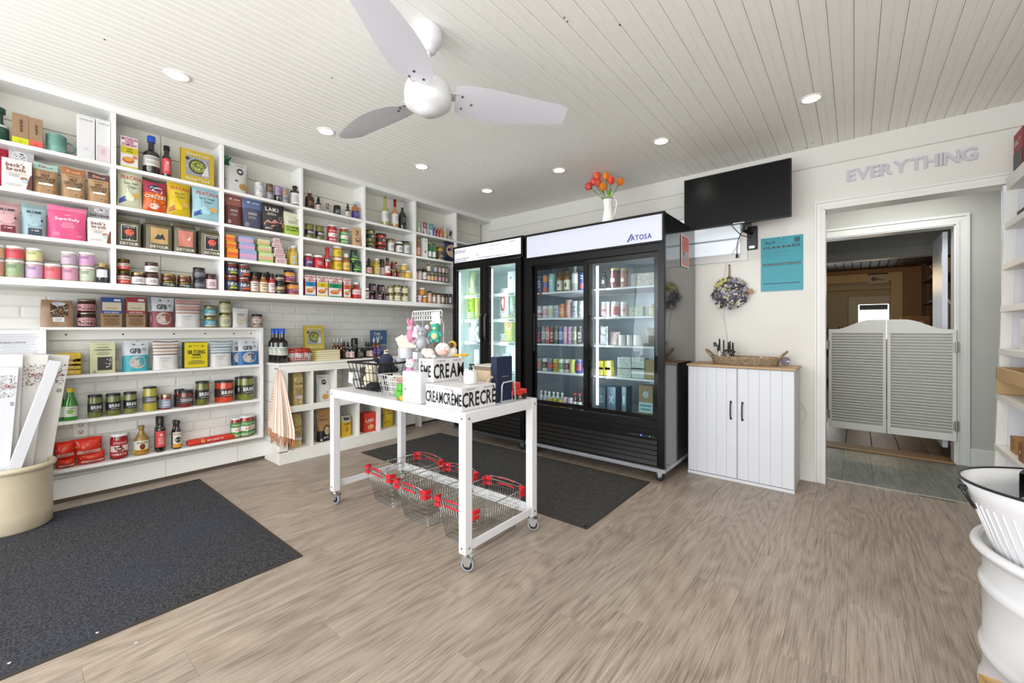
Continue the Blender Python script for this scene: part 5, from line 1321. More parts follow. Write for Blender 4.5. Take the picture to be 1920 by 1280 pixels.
# ------------------------------------------------------------------ gifts on the rolling table
DIM[0] = .80
def TXp(px,y): return on(px,600,1,y)[0]
def TYp(px,x): return on(px,600,0,x)[1]
def wbasket(name,lab,x,y,w_,l_,h,col,r,nx,ny,nz,yaw=0,rim=None,taper=.78):
    t = thing(name,lab,'basket',(x,y,TZ + .002),(0,0,R(yaw))); m = P(col,.4,.2); q = MB()
    def ring(k): a,b = w_ / 2 * (taper + (1 - taper) * k),l_ / 2 * (taper + (1 - taper) * k); return [(a,b,h * k),(-a,b,h * k),(-a,-b,h * k),(a,-b,h * k)]
    for k in range(nz): q.tube(ring(k / nz),r,m,4,True)
    for i in range(nx + 1):
        f = -1 + 2 * i / nx
        for s_ in (-1,1): q.tube([(f * w_ / 2 * taper,s_ * l_ / 2 * taper,0),(f * w_ / 2,s_ * l_ / 2,h)],r,m,4)
        q.tube([(f * w_ / 2 * taper,-l_ / 2 * taper,0),(f * w_ / 2 * taper,l_ / 2 * taper,0)],r,m,4)
    for i in range(ny + 1):
        f = -1 + 2 * i / ny
        for s_ in (-1,1): q.tube([(s_ * w_ / 2 * taper,f * l_ / 2 * taper,0),(s_ * w_ / 2,f * l_ / 2,h)],r,m,4)
    q.build('wire_grid',t)['kind'] = 'stuff'
    q = MB(); R_ = ring(1)
    for i in range(4):
        a,b = Vector(R_[i]),Vector(R_[(i + 1) % 4]); 
        if rim: 
            d = (b - a).normalized(); q.tube([a - d * rim,b + d * rim],rim,m,4,smooth=False)
        else: q.tube([a,b],r * 1.6,m,6)
    q.build('rim',t); return t
wbasket('wire_basket','black wire basket of soft toys on left end of rolling table',1.625,-2.28,.33,.30,.175,'#1d1b1b',.0024,7,6,3,rim=.007)
wbasket('wire_basket','small white wire basket of cards and trinkets on rolling table',1.99,-2.40,.20,.17,.125,'#e6e6e6',.0018,9,8,4)
PLM = {}
def plushmat(c):
    return noisy('plush_' + c.strip('#'),shade(c,.9),c,120,.95,bump=.6,dist=.004)
def blob(q,c,r,col,**k): q.sphere(c,r,plushmat(col),14,9,**k)
def cord(p0,p1,t,col='#e6e2dc'): q = MB(); q.tube([p0,p1],.0018,P(col,.8),4); q.build('cord',t)
def flat_tag(t,x,z,w_,h,y=-.045,rot=0,col='#eeeef4'):
    q = MB(); M4 = Matrix.Translation((x,y,z)) @ Matrix.Rotation(R(rot),4,'Y'); q.box(-w_ / 2,w_ / 2,-.0006,.0006,-h / 2,h / 2,P(col,.5),mtx=M4)
    for i in range(4): q.box(-w_ * .3,w_ * .3,-.001,-.0006,h * (.1 - .12 * i),h * (.1 - .12 * i) + .0015,P('#c2c4d0'),mtx=M4)
    q.build('paper_tag',t)
VIEW = R(33)   # facing towards the customer side of the table
# things in the black basket
def toy(name,lab,x,y,z,parts,group='soft toys on the rolling table',yaw=30,tilt=(0,0)):
    t = thing(name,lab,'toy',(x,y,z),(R(tilt[0]),R(tilt[1]),R(yaw)),group)
    for nm,L in parts.items():
        q = MB()
        for it in L:
            if it[0] == 's': blob(q,it[1],it[2],it[3],**(it[4] if len(it) > 4 else {}))
            elif it[0] == 'e': q.sphere(it[1],it[2],P(it[3],.2,coat=.5),10,6,**(it[4] if len(it) > 4 else {}))
            elif it[0] == 't': q.tube(it[1],it[2],plushmat(it[3]),8)
        q.build(nm,t)
    return t
bz = TZ + .006
toy('soft_toy','cream soft toy propped up at front of black wire basket',1.57,-2.33,bz,{'body': [('s',(0,0,.05),.05,'#efe0c6',{'sz': 1.0}),('s',(0,0,.115),.036,'#f0e3cb')],'ears': [('s',(-.026,0,.15),.014,'#efe0c6'),('s',(.026,0,.15),.014,'#efe0c6')],'eyes': [('e',(-.012,-.034,.12),.004,'#222222'),('e',(.012,-.034,.12),.004,'#222222')]})
toy('soft_toy','white soft toy with grey ears inside the black wire basket',1.68,-2.24,bz + .02,{'body': [('s',(0,0,.05),.05,'#f2efec'),('s',(0,0,.125),.04,'#f4f1ee')],'ears': [('s',(-.03,0,.155),.018,'#a9a4b4'),('s',(.03,0,.155),.018,'#a9a4b4')],'eyes': [('e',(-.012,-.038,.13),.004,'#222222'),('e',(.012,-.038,.13),.004,'#222222')]})
toy('soft_toy','navy and black soft toy piled high in black wire basket',1.70,-2.30,bz + .09,{'body': [('s',(0,0,.03),.055,'#17171c'),('s',(0,0,.095),.045,'#2b3348')],'limbs': [('t',[(-.04,0,.08),(-.08,-.01,.11)],.016,'#24222c'),('t',[(.04,0,.06),(.08,-.02,.03)],.016,'#17171c')]})
toy('soft_toy','cream horse-like soft toy sticking up above black basket rim',1.60,-2.22,bz + .10,{'body': [('s',(0,0,.03),.045,'#efe6d4')],'neck': [('t',[(0,0,.04),(-.008,-.005,.09),(-.01,-.01,.13)],[.03,.022,.014],'#f1e8d6')],'ears': [('s',(-.016,-.01,.14),.007,'#d9c8ae'),('s',(.0,-.01,.145),.007,'#d9c8ae')]})
toy('soft_toy','black soft toy at the bottom of black wire basket',1.68,-2.37,bz,{'body': [('s',(0,0,.025),.04,'#1a1b22',{'sx': 1.5,'sz': .6})],'head': [('s',(.05,0,.03),.024,'#22242c')]})
toy('soft_toy','white lamb-like soft toy lying beyond the black wire basket',1.60,-2.06,TZ + .06,{'body': [('s',(0,0,.08),.06,'#eceae8',{'sx': 1.4})],'head': [('s',(.04,-.02,.14),.032,'#f0eeec')]})
t = thing('paper_tag','white hang tag clipped on front of black wire basket','tag',(1.50,-2.435,TZ + .075)); flat_tag(t,0,0,.05,.07,0,6)
# white basket: folded cards and trinkets
rr = random.Random(8)
for i,(c,lb) in enumerate((('#cfc4b4','beige'),('#e3dcd2','cream'),('#7a6a8a','purple'),('#d9d0c4','pale kraft'),('#30303a','dark'),('#e8a07a','orange'),('#b6a894','tan'))):
    t = thing('greeting_card',lb + ' card standing in small white wire basket','card',(1.93 + .02 * i,-2.40 + .01 * (i % 3),TZ + .008),(R(rr.uniform(-12,12)),R(rr.uniform(-14,14)),R(60 + rr.uniform(-20,20))),'cards in the small white basket')
    q = MB(); q.box(-.035,.035,-.0015,.0015,0,.115,P(c,.6),.0005); q.build('card',t)
    m = MB(); decals(m,planemap(.07,-.0016,0,.115),.07,.115,[('r',.15,.2,.85,.8,shade(c,.85)),('b',.2,.3,.8,.5,3,shade(c,.6))],1,1); m.build('print',t)
toy('pink_soft_toy','pink and white plush with small white tag above white wire basket',2.03,-2.36,TZ + .125,{'body': [('s',(0,0,.02),.026,'#e58fc4')],'head': [('s',(.004,-.004,.062),.026,'#f2eef2',{'sx': 1.15})],'ears': [('s',(-.018,0,.088),.009,'#f2eef2'),('s',(.026,0,.086),.009,'#e58fc4')],'eyes': [('e',(-.006,-.030,.064),.0028,'#222222'),('e',(.014,-.030,.064),.0028,'#222222')]})
def truck(lab,x,y,col,yaw,s,wc='#1d1715',w2='#f0d040'):
    t = thing('toy_truck',lab,'toy',(x,y,TZ + .001),(0,0,R(yaw)),'chunky toy trucks on the rolling table'); m = P(col,.35)
    q = MB(); q.box(-.055 * s,.055 * s,-.03 * s,.03 * s,.018 * s,.055 * s,m,.004); q.box(-.045 * s,.012 * s,-.026 * s,.026 * s,.055 * s,.095 * s,m,.004); q.box(-.062 * s,-.050 * s,-.02 * s,.02 * s,.03 * s,.06 * s,m,.003); q.build('truck_body',t)
    for xx in (-.032,.032):
        for yy in (-1,1):
            q = MB(); q.cyl((xx * s,yy * .026 * s,.017 * s),(xx * s,yy * .036 * s,.017 * s),.0165 * s,P(wc,.5),16); q.cyl((xx * s,yy * .036 * s,.017 * s),(xx * s,yy * .0375 * s,.017 * s),.007 * s,P(w2 if wc != '#1d1715' else '#2b2522',.5),10); q.build('wheel',t)
truck('red chunky toy truck at far right corner of rolling table',2.585,-2.045,'#d8332a',78,1.0)
truck('lime green toy truck beside plain white canister box',2.13,-2.465,'#5ec63c',75,.95,'#e8c84a')
WBX = thing('white_box','plain white box on table between green truck and lettered boxes','box',(2.23,-2.455,TZ + .001),(0,0,0))
q = MB(); q.box(-.075,.08,-.05,.05,0,.165,P('#f1f1f3',.4),.003); q.build('carton',WBX)
m = MB(); decals(m,planemap(.15,-.051,0,.165),.15,.165,[('e',.18,.42,.03,.04,'#3a3a3a'),('e',.62,.72,.02,.03,'#d8d8dc'),('r',.3,.8,.5,.82,'#dcdce0')],1,1); m.build('print',WBX)
def creambox(x0,y0,z,w_,d_,h,ft,rt_,lab):
    t = thing('lettered_box',lab,'box',(x0 + w_ / 2,y0 + d_ / 2,z + .0008),(0,0,0),'white boxes with tall black letters')
    q = MB(); q.box(-w_ / 2,w_ / 2 - .001,-d_ / 2,d_ / 2 - .001,0,h,P('#f4f3f4',.4),.0012); q.build('carton',t)
    m = MB(); INK = '#1b1b1d'
    decals(m,lambda u,v,o_=0: (-w_ / 2 + u * w_,-d_ / 2 - .0005 - o_,v * h),w_,h,[('t',.5,.48,.52,ft,INK,1,.98,.58),('t',.28,.88,.07,'KITCHEN CARE','#66666c',0,.4),('t',.7,.08,.05,'FAIR AND HANDMADE','#8a8a90',0,.5)],1,1)
    decals(m,lambda u,v,o_=0: (w_ / 2 - .0005 + o_,-d_ / 2 + u * d_,v * h),d_,h,[('t',.5,.48,.64,rt_,INK,1,.97,.66),('t',.5,.90,.07,'KITCHEN CARE','#66666c',0,.5)],1,1)
    m.build('lettering',t)
bh = .112
for i,(x0,y0,a,b,lab) in enumerate(((2.355,-2.505,'CREAM','CR','lower front-left box lettered CREAM on rolling table'),(2.489,-2.505,'CRÈME','CRE','lower corner box lettered CRÈME nearest the table corner'),(2.489,-2.382,'CRÈME','CRÈ','lower right box lettered CRÈ behind corner box'),(2.355,-2.382,'CREAM','CR','hidden lower rear box under white pump bottle'),(2.228,-2.382,'CRÈME','CR','hidden lower box under upper lettered boxes'))):
    creambox(x0,y0,TZ,.132,.121,bh,a,b,lab)
creambox(2.232,-2.455,TZ + bh + .001,.122,.112,.122,'ÈME','CRE','upper box lettered ÈME and CRE stacked on lettered boxes')
creambox(2.232,-2.342,TZ + bh + .001,.122,.112,.122,'ÈME','AM','upper box lettered AM behind white pump bottle')
# pump bottle
PB = thing('pump_bottle','short white lotion bottle with black pump on lettered boxes','bottle',(2.535,-2.36,TZ + bh + .002))
q = MB(); q.lathe([(.033,0),(.036,.004),(.037,.012),(.037,.058),(.034,.064),(.012,.066),(.012,.07)],P('#efede6',.2,coat=.5),28); q.build('bottle_body',PB)
q = MB(); q.cyl((0,0,.066),(0,0,.084),.011,BLACK,14); q.cyl((0,0,.084),(0,0,.097),.005,BLACK,8); q.box(-.008,.024,-.007,.007,.094,.102,BLACK,.002); q.build('pump',PB)
WD = noisy('pale_wood','#b89f80','#cdb596',8,.55,(1,1,.2),5)
WB = thing('wooden_box','pale wooden lidded box behind pump bottle on rolling table','box',(2.455,-2.13,TZ + .001),(0,0,R(2)))
q = MB(); q.box(-.06,.06,-.06,.06,0,.165,WD,.003); q.build('box_body',WB); q = MB(); q.box(-.062,.062,-.062,.062,.166,.185,P('#8e7c6c',.6),.002); q.box(-.062,.062,-.062,.062,.185,.192,P('#d8d0c6',.5),.001); q.build('lid',WB)
m = MB(); m.tube([(.0615,-.035 + .012 * math.cos(a),.11 + .012 * math.sin(a)) for a in [2 * PI * i / 16 for i in range(16)]],.001,P('#9a8468'),4,True); m.build('ring_mark',WB)
AR = thing('wooden_arch','small pale wooden arch leaning beside dark blue box','ornament',(2.56,-2.225,TZ + .001),(0,0,R(90)))
q = MB(); q.tube([(.04 * math.cos(PI * i / 12),0,.09 + .045 * math.sin(PI * i / 12)) for i in range(13)],.009,P('#d8c6ae',.6),8); q.box(-.049,-.031,-.009,.009,0,.092,P('#d8c6ae',.6)); q.box(.031,.049,-.009,.009,0,.092,P('#d8c6ae',.6)); q.build('arch',AR)
NB = thing('navy_box','tall dark blue gift box standing on right end of rolling table','box',(2.575,-2.16,TZ + .001),(0,0,R(86)))
q = MB(); q.box(-.062,.062,-.02,.02,0,.245,P('#1b2748',.4),.0015); q.build('carton',NB)
m = MB(); decals(m,planemap(.124,-.021,0,.245),.124,.245,[('t',.55,.56,.022,'BESPOKE POST','#c8a78a',1,.6)],1,1); m.build('lettering',NB)
MS = thing('metal_holder','bent white metal frame holder in front of dark blue box','stand',(2.615,-2.15,TZ + .002),(0,0,R(80)))
q = MB(); WM = P('#d6d9e0',.3,.4)
q.tube([(-.05,0,0),(-.046,0,.09),(-.036,0,.105),(.03,0,.11),(.042,0,.10),(.05,0,.0)],.0045,WM,8); q.box(-.05,.05,-.004,.05,0,.006,WM,.002); q.build('frame',MS)
# round tins
def rtin(px,y,z,r,h,lab):
    t = thing('round_tin',lab,'tin',(TXp(px,y),y,z + .0008),group='white round tins stacked on the table')
    q = MB(); q.lathe([(r * .97,0),(r,.003),(r,h * .68)],P('#e9e9ee',.35),30,cap=True); q.build('tin_body',t)
    q = MB(); q.lathe([(r * 1.02,h * .66),(r * 1.02,h - .003),(r * .99,h),(1e-5,h)],P('#dcdce2',.35),30); q.build('lid',t)
    q = MB(); q.box(-.004,.004,-r * 1.03,r * 1.03,h * .01,h + .0006,P('#c9c9d2',.4)); q.build('ribbon',t)
ty = -2.19
for k in range(3):
    rtin(750,ty,TZ + .068 * k,.047,.066,'white round tin, left stack on table, ' + ('bottom','middle','top')[k])
for k in range(3):
    rtin(777,ty - .01,TZ + .068 * k,.042,.066,'white round tin, right stack on table, ' + ('bottom','middle','top')[k])
rtin(761,ty,TZ + .204,.05,.066,'white round tin resting on top of both stacks')
t = thing('small_box','small white cube box on tins beside soft toy rack','box',(TXp(783,-2.22),-2.22,TZ + .205)); q = MB(); q.box(-.022,.022,-.022,.022,0,.045,P('#f2f2f4',.4),.001); q.build('carton',t)
# toy rack with hanging plush
ry = -2.16; xa,xb = TXp(774,ry),TXp(829,ry); xm = (xa + xb) / 2; hw_ = (xb - xa) / 2
zt = hz(800,583,xm,ry); zb_ = hz(800,600,xm,ry)
RK = thing('toy_rack','white wire display rack with hooks for soft toys on table','rack',(xm,ry,TZ + .001))
q = MB(); RWm = P('#efefef',.35); z1,z0 = zt - TZ,zb_ - TZ
q.tube([(-hw_,0,z0),(-hw_,0,z1 - .008),(-hw_ + .008,0,z1),(hw_ - .008,0,z1),(hw_,0,z1 - .008),(hw_,0,z0)],.004,RWm,8,True)
for i in range(1,12): x_ = -hw_ + 2 * hw_ * i / 12; q.box(x_ - .0035,x_ + .0035,-.002,.002,z0,z1,RWm); q.tube([(x_,0,z0),(x_,-.02,z0 - .005),(x_,-.024,z0 + .006)],.0018,RWm,4)
q.box(-hw_,hw_,-.002,.002,(z0 + z1) / 2 - .003,(z0 + z1) / 2 + .003,RWm); q.build('hook_grid',RK)
q = MB()
for x_ in (-hw_ + .01,hw_ - .01): q.tube([(x_,.02,0),(x_,.02,z0 - .02),(x_,0,z0)],.004,RWm,6)
q.box(-hw_,hw_,-.03,.06,0,.004,RWm,.001); q.build('rack_frame',RK)
def hang(name,lab,px_,pt,pb_,cols,y,kind):
    x_ = TXp(px_,y); zt_ = hz(px_,pt,x_,y); zb2 = hz(px_,pb_,x_,y); H = zt_ - zb2; s = H / .20
    c1,c2 = cols; P_ = {}
    if kind == 'bunny':
        P_ = {'body': [('s',(0,0,.055 * s),.040 * s,c1,{'sz': 1.25}),('s',(0,0,.112 * s),.036 * s,c1)],'ears': [('t',[(-.012 * s,0,.135 * s),(-.03 * s,0,.17 * s),(-.026 * s,0,.2 * s)],[.011 * s,.013 * s,.007 * s],c1),('t',[(.008 * s,0,.135 * s),(.0,0,.175 * s),(.008 * s,0,.2 * s)],[.011 * s,.013 * s,.007 * s],c1)],
              'eyes': [('e',(-.016 * s,-.034 * s,.115 * s),.012 * s,'#f6f6f6',{'sy': .5}),('e',(.010 * s,-.036 * s,.115 * s),.012 * s,'#f6f6f6',{'sy': .5}),('e',(-.016 * s,-.040 * s,.115 * s),.0045 * s,'#111111'),('e',(.009 * s,-.042 * s,.115 * s),.0045 * s,'#111111')],'legs': [('t',[(-.016 * s,0,.02 * s),(-.018 * s,0,-.005 * s)],.012 * s,c1),('t',[(.016 * s,0,.02 * s),(.018 * s,0,-.005 * s)],.012 * s,c1)]}
    else:
        P_ = {'body': [('s',(0,0,.06 * s),.046 * s,c1,{'sz': 1.2}),('s',(0,-.02 * s,.055 * s),.032 * s,c2,{'sz': 1.1})],'head': [('s',(0,0,.13 * s),.04 * s,c1),('s',(0,-.03 * s,.12 * s),.018 * s,c2,{'sz': .8})],'ears': [('s',(-.034 * s,0,.165 * s),.018 * s,c2,{'sy': .5}),('s',(.034 * s,0,.165 * s),.018 * s,c2,{'sy': .5})],
              'eyes': [('e',(-.014 * s,-.038 * s,.137 * s),.004 * s,'#1a1a1a'),('e',(.014 * s,-.038 * s,.137 * s),.004 * s,'#1a1a1a')],'limbs': [('t',[(-.035 * s,-.01 * s,.085 * s),(-.058 * s,-.015 * s,.05 * s)],.012 * s,c1),('t',[(.035 * s,-.01 * s,.085 * s),(.058 * s,-.015 * s,.05 * s)],.012 * s,c1),('t',[(-.02 * s,-.01 * s,.025 * s),(-.03 * s,-.03 * s,.0)],.014 * s,c1),('t',[(.02 * s,-.01 * s,.025 * s),(.03 * s,-.03 * s,.0)],.014 * s,c1)]}
    t = toy(name,lab,x_,y,zb2,P_,'soft toys hanging from the white rack'); cord((0,0,H * .85),(0,.02,zt - zb2 - .012),t); return t
a = hang('plush_rabbit','pink plush rabbit with big white eyes hanging left on rack',771,597,640,('#ec93b4','#f4c2d2'),-2.19,'bunny'); flat_tag(a,.05,.06,.05,.07,-.03,14)
a = hang('plush_bear','grey plush animal with long nose hanging middle of rack',792,604,658,('#a9a9ae','#c4c3c8'),-2.20,'bear')
a = hang('plush_elephant','teal plush animal with yellow ears hanging right on rack',817,598,641,('#45b8a4','#e6dda0'),-2.18,'bear'); flat_tag(a,.02,.15,.052,.07,-.055,-8)
uz = TZ + bh + .125
toy('plush_cow','white and brown plush cow with pink muzzle on lettered boxes',2.29,-2.33,uz,{'body': [('s',(.03,.02,.032),.034,'#efe9e2',{'sx': 1.4})],'head': [('s',(0,-.01,.045),.038,'#f3efea',{'sx': 1.15}),('s',(.008,-.038,.03),.024,'#eeb0a8',{'sx': 1.2,'sz': .7})],'ears': [('s',(-.042,0,.07),.014,'#6a4636'),('s',(.044,0,.068),.016,'#6a4636')],'eyes': [('e',(-.014,-.045,.055),.003,'#4a2c20'),('e',(.018,-.045,.055),.003,'#4a2c20')]},yaw=38)
toy('plush_duck','yellow and cream plush with long feet behind plush cow',2.30,-2.27,uz,{'body': [('s',(0,.0,.03),.028,'#efe6c8')],'head': [('s',(.0,0,.068),.024,'#e8c24a')],'feet': [('s',(.07,-.01,.012),.015,'#e6b52e',{'sx': 1.7,'sz': .6}),('s',(.03,-.03,.012),.013,'#e6b52e',{'sx': 1.7,'sz': .6})]},yaw=38)
toy('plush_lamb','pale pink plush lying at left of plush cow',2.262,-2.41,uz,{'body': [('s',(0,0,.026),.027,'#f2dcd2',{'sx': 1.2})],'head': [('s',(-.018,-.012,.034),.020,'#f6e6de')],'feet': [('s',(.03,-.022,.01),.010,'#f4f0ec',{'sx': 1.6})]},yaw=38)
# cards at the back of the table and magazines leaning
for i,(px_,lb) in enumerate(((757,'first'),(762,'second'),(767,'third'))):
    t = thing('hand_fan',lb + ' cream printed card fanned out above white tins','card',(TXp(px_,-2.20),-2.20 + .01 * i,TZ + .272),(R(-8),R(-28 + 16 * i),R(30)),'fanned cards above the tins'); q = MB(); q.box(-.03,.03,-.001,.001,0,.085,P('#e6dccb',.6),.0004); q.build('card',t)
    m = MB(); decals(m,planemap(.06,-.0012,0,.085),.06,.085,[('n',.1,.4,.9,.9,8,['#b8826a','#8a8a6a','#c9a48c'],i,.06)],1,1); m.build('print',t)
t = thing('photo_card','grey photo card leaning on plain white box','card',(2.26,-2.395,TZ + .10),(R(-6),0,R(20))); q = MB(); q.box(-.03,.03,-.001,.001,0,.13,P('#8d8c94',.5)); q.build('card',t)
m = MB(); decals(m,planemap(.06,-.0012,0,.13),.06,.13,[('r',.0,.5,1,1,'#b6b2b4'),('r',.1,.1,.9,.42,'#4a5068'),('t',.5,.26,.12,'Gift','#e8e8f0',0,.7)],1,1); m.build('print',t)

# ------------------------------------------------------------------ things on and in the counter
def cput(kind,pl,pr,pt,x,z,lab,o=None,d=.05,yaw=0,name=None,cat=None,group=None,**kw):
    o = dict(o or {}); o.update(kw); rnd = kind in ('jar','bottle','can')
    ya = on(pl,600,0,x if rnd else x - d / 2)[1]; yb = on(pr,600,0,x if rnd else x + d / 2)[1]; dd = ray((pl + pr) / 2,600); cs = abs(dd[0]) / math.hypot(dd[0],dd[1])
    w_ = (yb - ya) * (cs if rnd else 1); yc = (ya + yb) / 2; h = hz((pl + pr) / 2,pt,x,yc) - z
    fn,nm,ct = KIND[kind]; t = thing(name or nm,lab,cat or ct,(x,yc,z + .0006),(0,0,R(90 + yaw)),group); fn(t,w_,max(.02,h),w_ if rnd else d,o); return t
OIL = dict(body='#1a1411',cap='#2f62d8',nr=.36,cr=1.25,s0=.58,s1=.74,ch=.15,label='#dfe2d2',band=(.22,.46),items=[('b',.1,.45,.9,.9,2,'#3a4a66'),('b',.2,.1,.8,.4,2,'#8a9070')])
for (a,b,x_,lb) in ((503,521,.09,'rear left'),(510,529,.15,'middle'),(519,540,.22,'front right')):
    cput('bottle',a,b,616,x_,CZ,'dark bottle with bright blue cap on counter corner, ' + lb + ' of three',OIL,group='blue-capped dark bottles on the counter')
pk = ((.16,-2.215),(.16,-2.165),(.20,-2.19))
WBk = thing('wire_basket','small white wire basket of red packets on cubby counter','basket',(.19,-2.19,CZ + .002))
q = MB(); wm_ = P('#efefef',.35)
for k in range(5): 
    f = .86 + .14 * k / 4; z_ = .018 * k; q.tube([(.075 * f,.085 * f,z_),(-.075 * f,.085 * f,z_),(-.075 * f,-.085 * f,z_),(.075 * f,-.085 * f,z_)],.0017,wm_,4,True)
for i in range(9):
    f = -1 + i / 4
    for s_ in (-1,1): q.tube([(s_ * .065,f * .073,0),(s_ * .075,f * .085,.072)],.0015,wm_,4); q.tube([(f * .065,s_ * .073,0),(f * .075,s_ * .085,.072)],.0015,wm_,4)
q.build('wire_grid',WBk)['kind'] = 'stuff'
for i in range(4):
    t = thing('snack_packet','red snack packet in white wire basket, ' + ('left','centre left','centre right','right')[i] + ' one','packet',(.19 + (i % 2) * .02 - .01,-2.245 + .036 * i,CZ + .006),(0,R(8 if i % 2 else -6),R(90 + (i - 1.5) * 14)),'red packets in the white wire basket')
    k_bag(t,.075,.112,.03,dict(body='#cf2f2c',sty='pillow',seed=i,items=[('r',.1,.3,.9,.62,'#f0e2dc'),('n',.15,.3,.85,.9,9,['#e8b04a','#f2efe8'],i,.06)]))
for i in range(5):
    x0 = .115; t = thing('stacked_cookbook','yellow-spined cookbook in flat stack on counter, ' + ['lowest','second up','third up','fourth up','topmost'][i],'book',(.18,TYp(609,.2),CZ + .0008 + .0196 * i),(0,0,R(90 + (i % 3 - 1) * 1.5)),'yellow cookbooks stacked flat on the counter')
    q = MB(); m_ = P('#dfd27a',.45); q.box(-.115,.115,-.09,.09,0,.0025,m_); q.box(-.115,.115,-.09,.09,.0165,.019,m_); q.box(-.115,-.112,-.09,.09,0,.019,m_); q.build('cover',t)
    q = MB(); q.box(-.111,.113,-.088,.088,.0026,.0164,P('#ece6d0',.8)); q.build('pages',t)
FOODBOOK = [('r',.16,.22,.86,.80,'#a8a9ae'),('n',.17,.23,.85,.79,30,['#9294a0','#c2c1c2','#b2b2b8'],2,.05),('e',.50,.52,.26,.22,'#2b2d26'),('e',.50,.52,.22,.185,'#8f9a3f'),('n',.32,.38,.68,.66,46,['#c8c46a','#5f7a2e','#e6dfae','#3c4a22','#b7b13f'],5,.035),('e',.2,.72,.06,.05,'#34363a'),('p',[(.62,.25),(.84,.3),(.80,.62),(.72,.5)],'#e4e2de'),('t',.5,.885,.085,'Good Food','#f4efda',1,.72),('t',.5,.12,.085,'Good Mood','#f4efda',1,.72)]
t = thing('cook_book','yellow cookbook with bowl photo standing on stack of cookbooks','book',(.16,TYp(594,.2),CZ + .1),(0,0,R(90))); t.rotation_euler = (R(-9),0,R(90)); k_book(t,.185,.225,.018,dict(body='#d9bf3a',items=FOODBOOK))
t = cput('book',694,725,619,.10,CZ,'blue travel book about a lake leaning on brick wall',dict(body='#4b6d9c',items=[('r',0,0,1,.18,'#4a5a70'),('r',0,.18,1,.40,'#7f93ac'),('r',0,.40,1,.46,'#a9b4c2'),('t',.36,.86,.11,'THE','#e8eef6',1,.5),('t',.44,.72,.11,'LAKE','#e8eef6',1,.62)]),d=.015,name='travel_book')
GST = dict(body='#7a3418',nr=.42,s0=.55,s1=.68,ch=.2,cap='#cfd2d2',cr=1.05,label=None)
for i,(a,b) in enumerate(((623,631),(629,637),(636,645))): cput('bottle',a,b,634,.10,CZ,'small amber syrup bottle with glass stopper behind books, ' + ('left','middle','right')[i],GST,group='amber syrup bottles on the counter')
DRP = dict(body='#15100e',nr=.42,s0=.5,s1=.62,label='#e9cfc4',band=(.08,.42),dropper=1,ch=.3,items=[('b',.2,.2,.8,.8,3,'#8a5a50')])
for i,(a,b,x_) in enumerate(((640,650,.17),(647,657,.19),(655,665,.23),(682,690,.15),(686,695,.19),(691,700,.22))):
    cput('bottle',a,b,(640,641,641,640,641,641)[i],x_,CZ,'dark dropper bottle with blush label on counter, ' + ORD[i] + ' from left',dict(DRP,label='#e9cfc4' if i in (1,2,4,5) else '#1f1b1a'),group='dropper bottles on the counter')
cput('can',658,671,634,.14,CZ,'black lidded spice tin standing among dropper bottles',dict(body='#1b1b1d',lid='#111111',items=[('b',.2,.3,.8,.7,4,'#8a8a8e')]))
cput('jar',668,682,652,.22,CZ,'squat dark jar between groups of dropper bottles',dict(body='#2c211a',lid='#181818',label='#3c3732',items=[('b',.2,.2,.8,.8,3,'#a8a29a')]))
for i,(a,b) in enumerate(((697,705),(704,713))): cput('bottle',a,b,634,.17,CZ,'amber bottle with violet label and glass stopper, ' + ('left','right')[i] + ' one',dict(body='#8a4a20',nr=.42,s0=.62,s1=.74,ch=.2,cap='#cfd2d2',label='#6a4ea0',band=(.1,.5),items=[('b',.2,.2,.8,.8,2,'#b9a8dc')]),group='violet-label bottles on the counter')
POP = [('n',.02,.02,.98,.86,220,['#fff6d8','#f0dca0','#fffaea','#c9a258','#b08a48'],3,.05),('t',.5,.62,.07,'POPCORN','#5b3a24',1,.8),('t',.5,.50,.05,'Purple Farms','#7a4a30',1,.7),('b',.12,.30,.88,.46,4,'#7c5236'),('r',.15,.22,.85,.29,'#d9cfd6')]
def cub(kind,pl,pr,pt,z,lab,o,d,x=.20,**k): return cput(kind,pl,pr,pt,x,z,lab,o,d,**k)
cub('bag',542,569,692,.466,'clear bag of popcorn in upper left cubby',dict(body='#d2b878',sty='block',items=POP,rough=.15),.10,name='popcorn_bag')
cub('bag',542,567,775,.107,'clear bag of popcorn in lower left cubby',dict(body='#cdb26a',sty='block',items=POP,rough=.15),.10,name='popcorn_bag')
FLOUR = [('e',.42,.74,.17,.09,'#2a2a2c'),('t',.42,.75,.045,'CEREAL','#e9e9e9',1,.28),('p',[(0,.36),(.6,.42),(1,.26),(1,.20),(.6,.34),(0,.30)],'#8a8a8e'),('p',[(.5,0),(1,.0),(1,.42)],'#c92a33'),('e',.45,.22,.22,.09,'#cf9a52'),('n',.3,.15,.6,.3,16,['#b87c38','#e8c078'],4,.04),('b',.1,.88,.6,.94,1,'#a8a8ae')]
cub('bag',588,626,702,.466,'white and red cereal bag slumped in second upper cubby',dict(body='#e2e0de',sty='doy',items=FLOUR),.10,tilt=0)
cub('bag',589,622,767,.107,'brown and black granola bag in second lower cubby',dict(body='#b98a52',sty='doy',items=[('r',0,.0,1,.30,'#17181c'),('r',0,.30,1,.34,'#33261c'),('e',.66,.34,.27,.17,'#1d1a1a'),('e',.66,.33,.2,.13,'#c9b48a'),('n',.5,.25,.82,.42,24,['#e0cda2','#9a7448','#6a4a2c'],6,.035),('t',.45,.68,.06,'GRANOLA','#6a4526',1,.7),('t',.45,.8,.04,'organic harvest','#6a4526',0,.6),('t',.55,.12,.06,'OATS','#e8e4da',1,.4),('e',.2,.06,.07,.04,'#c9b0b0')]),.09)
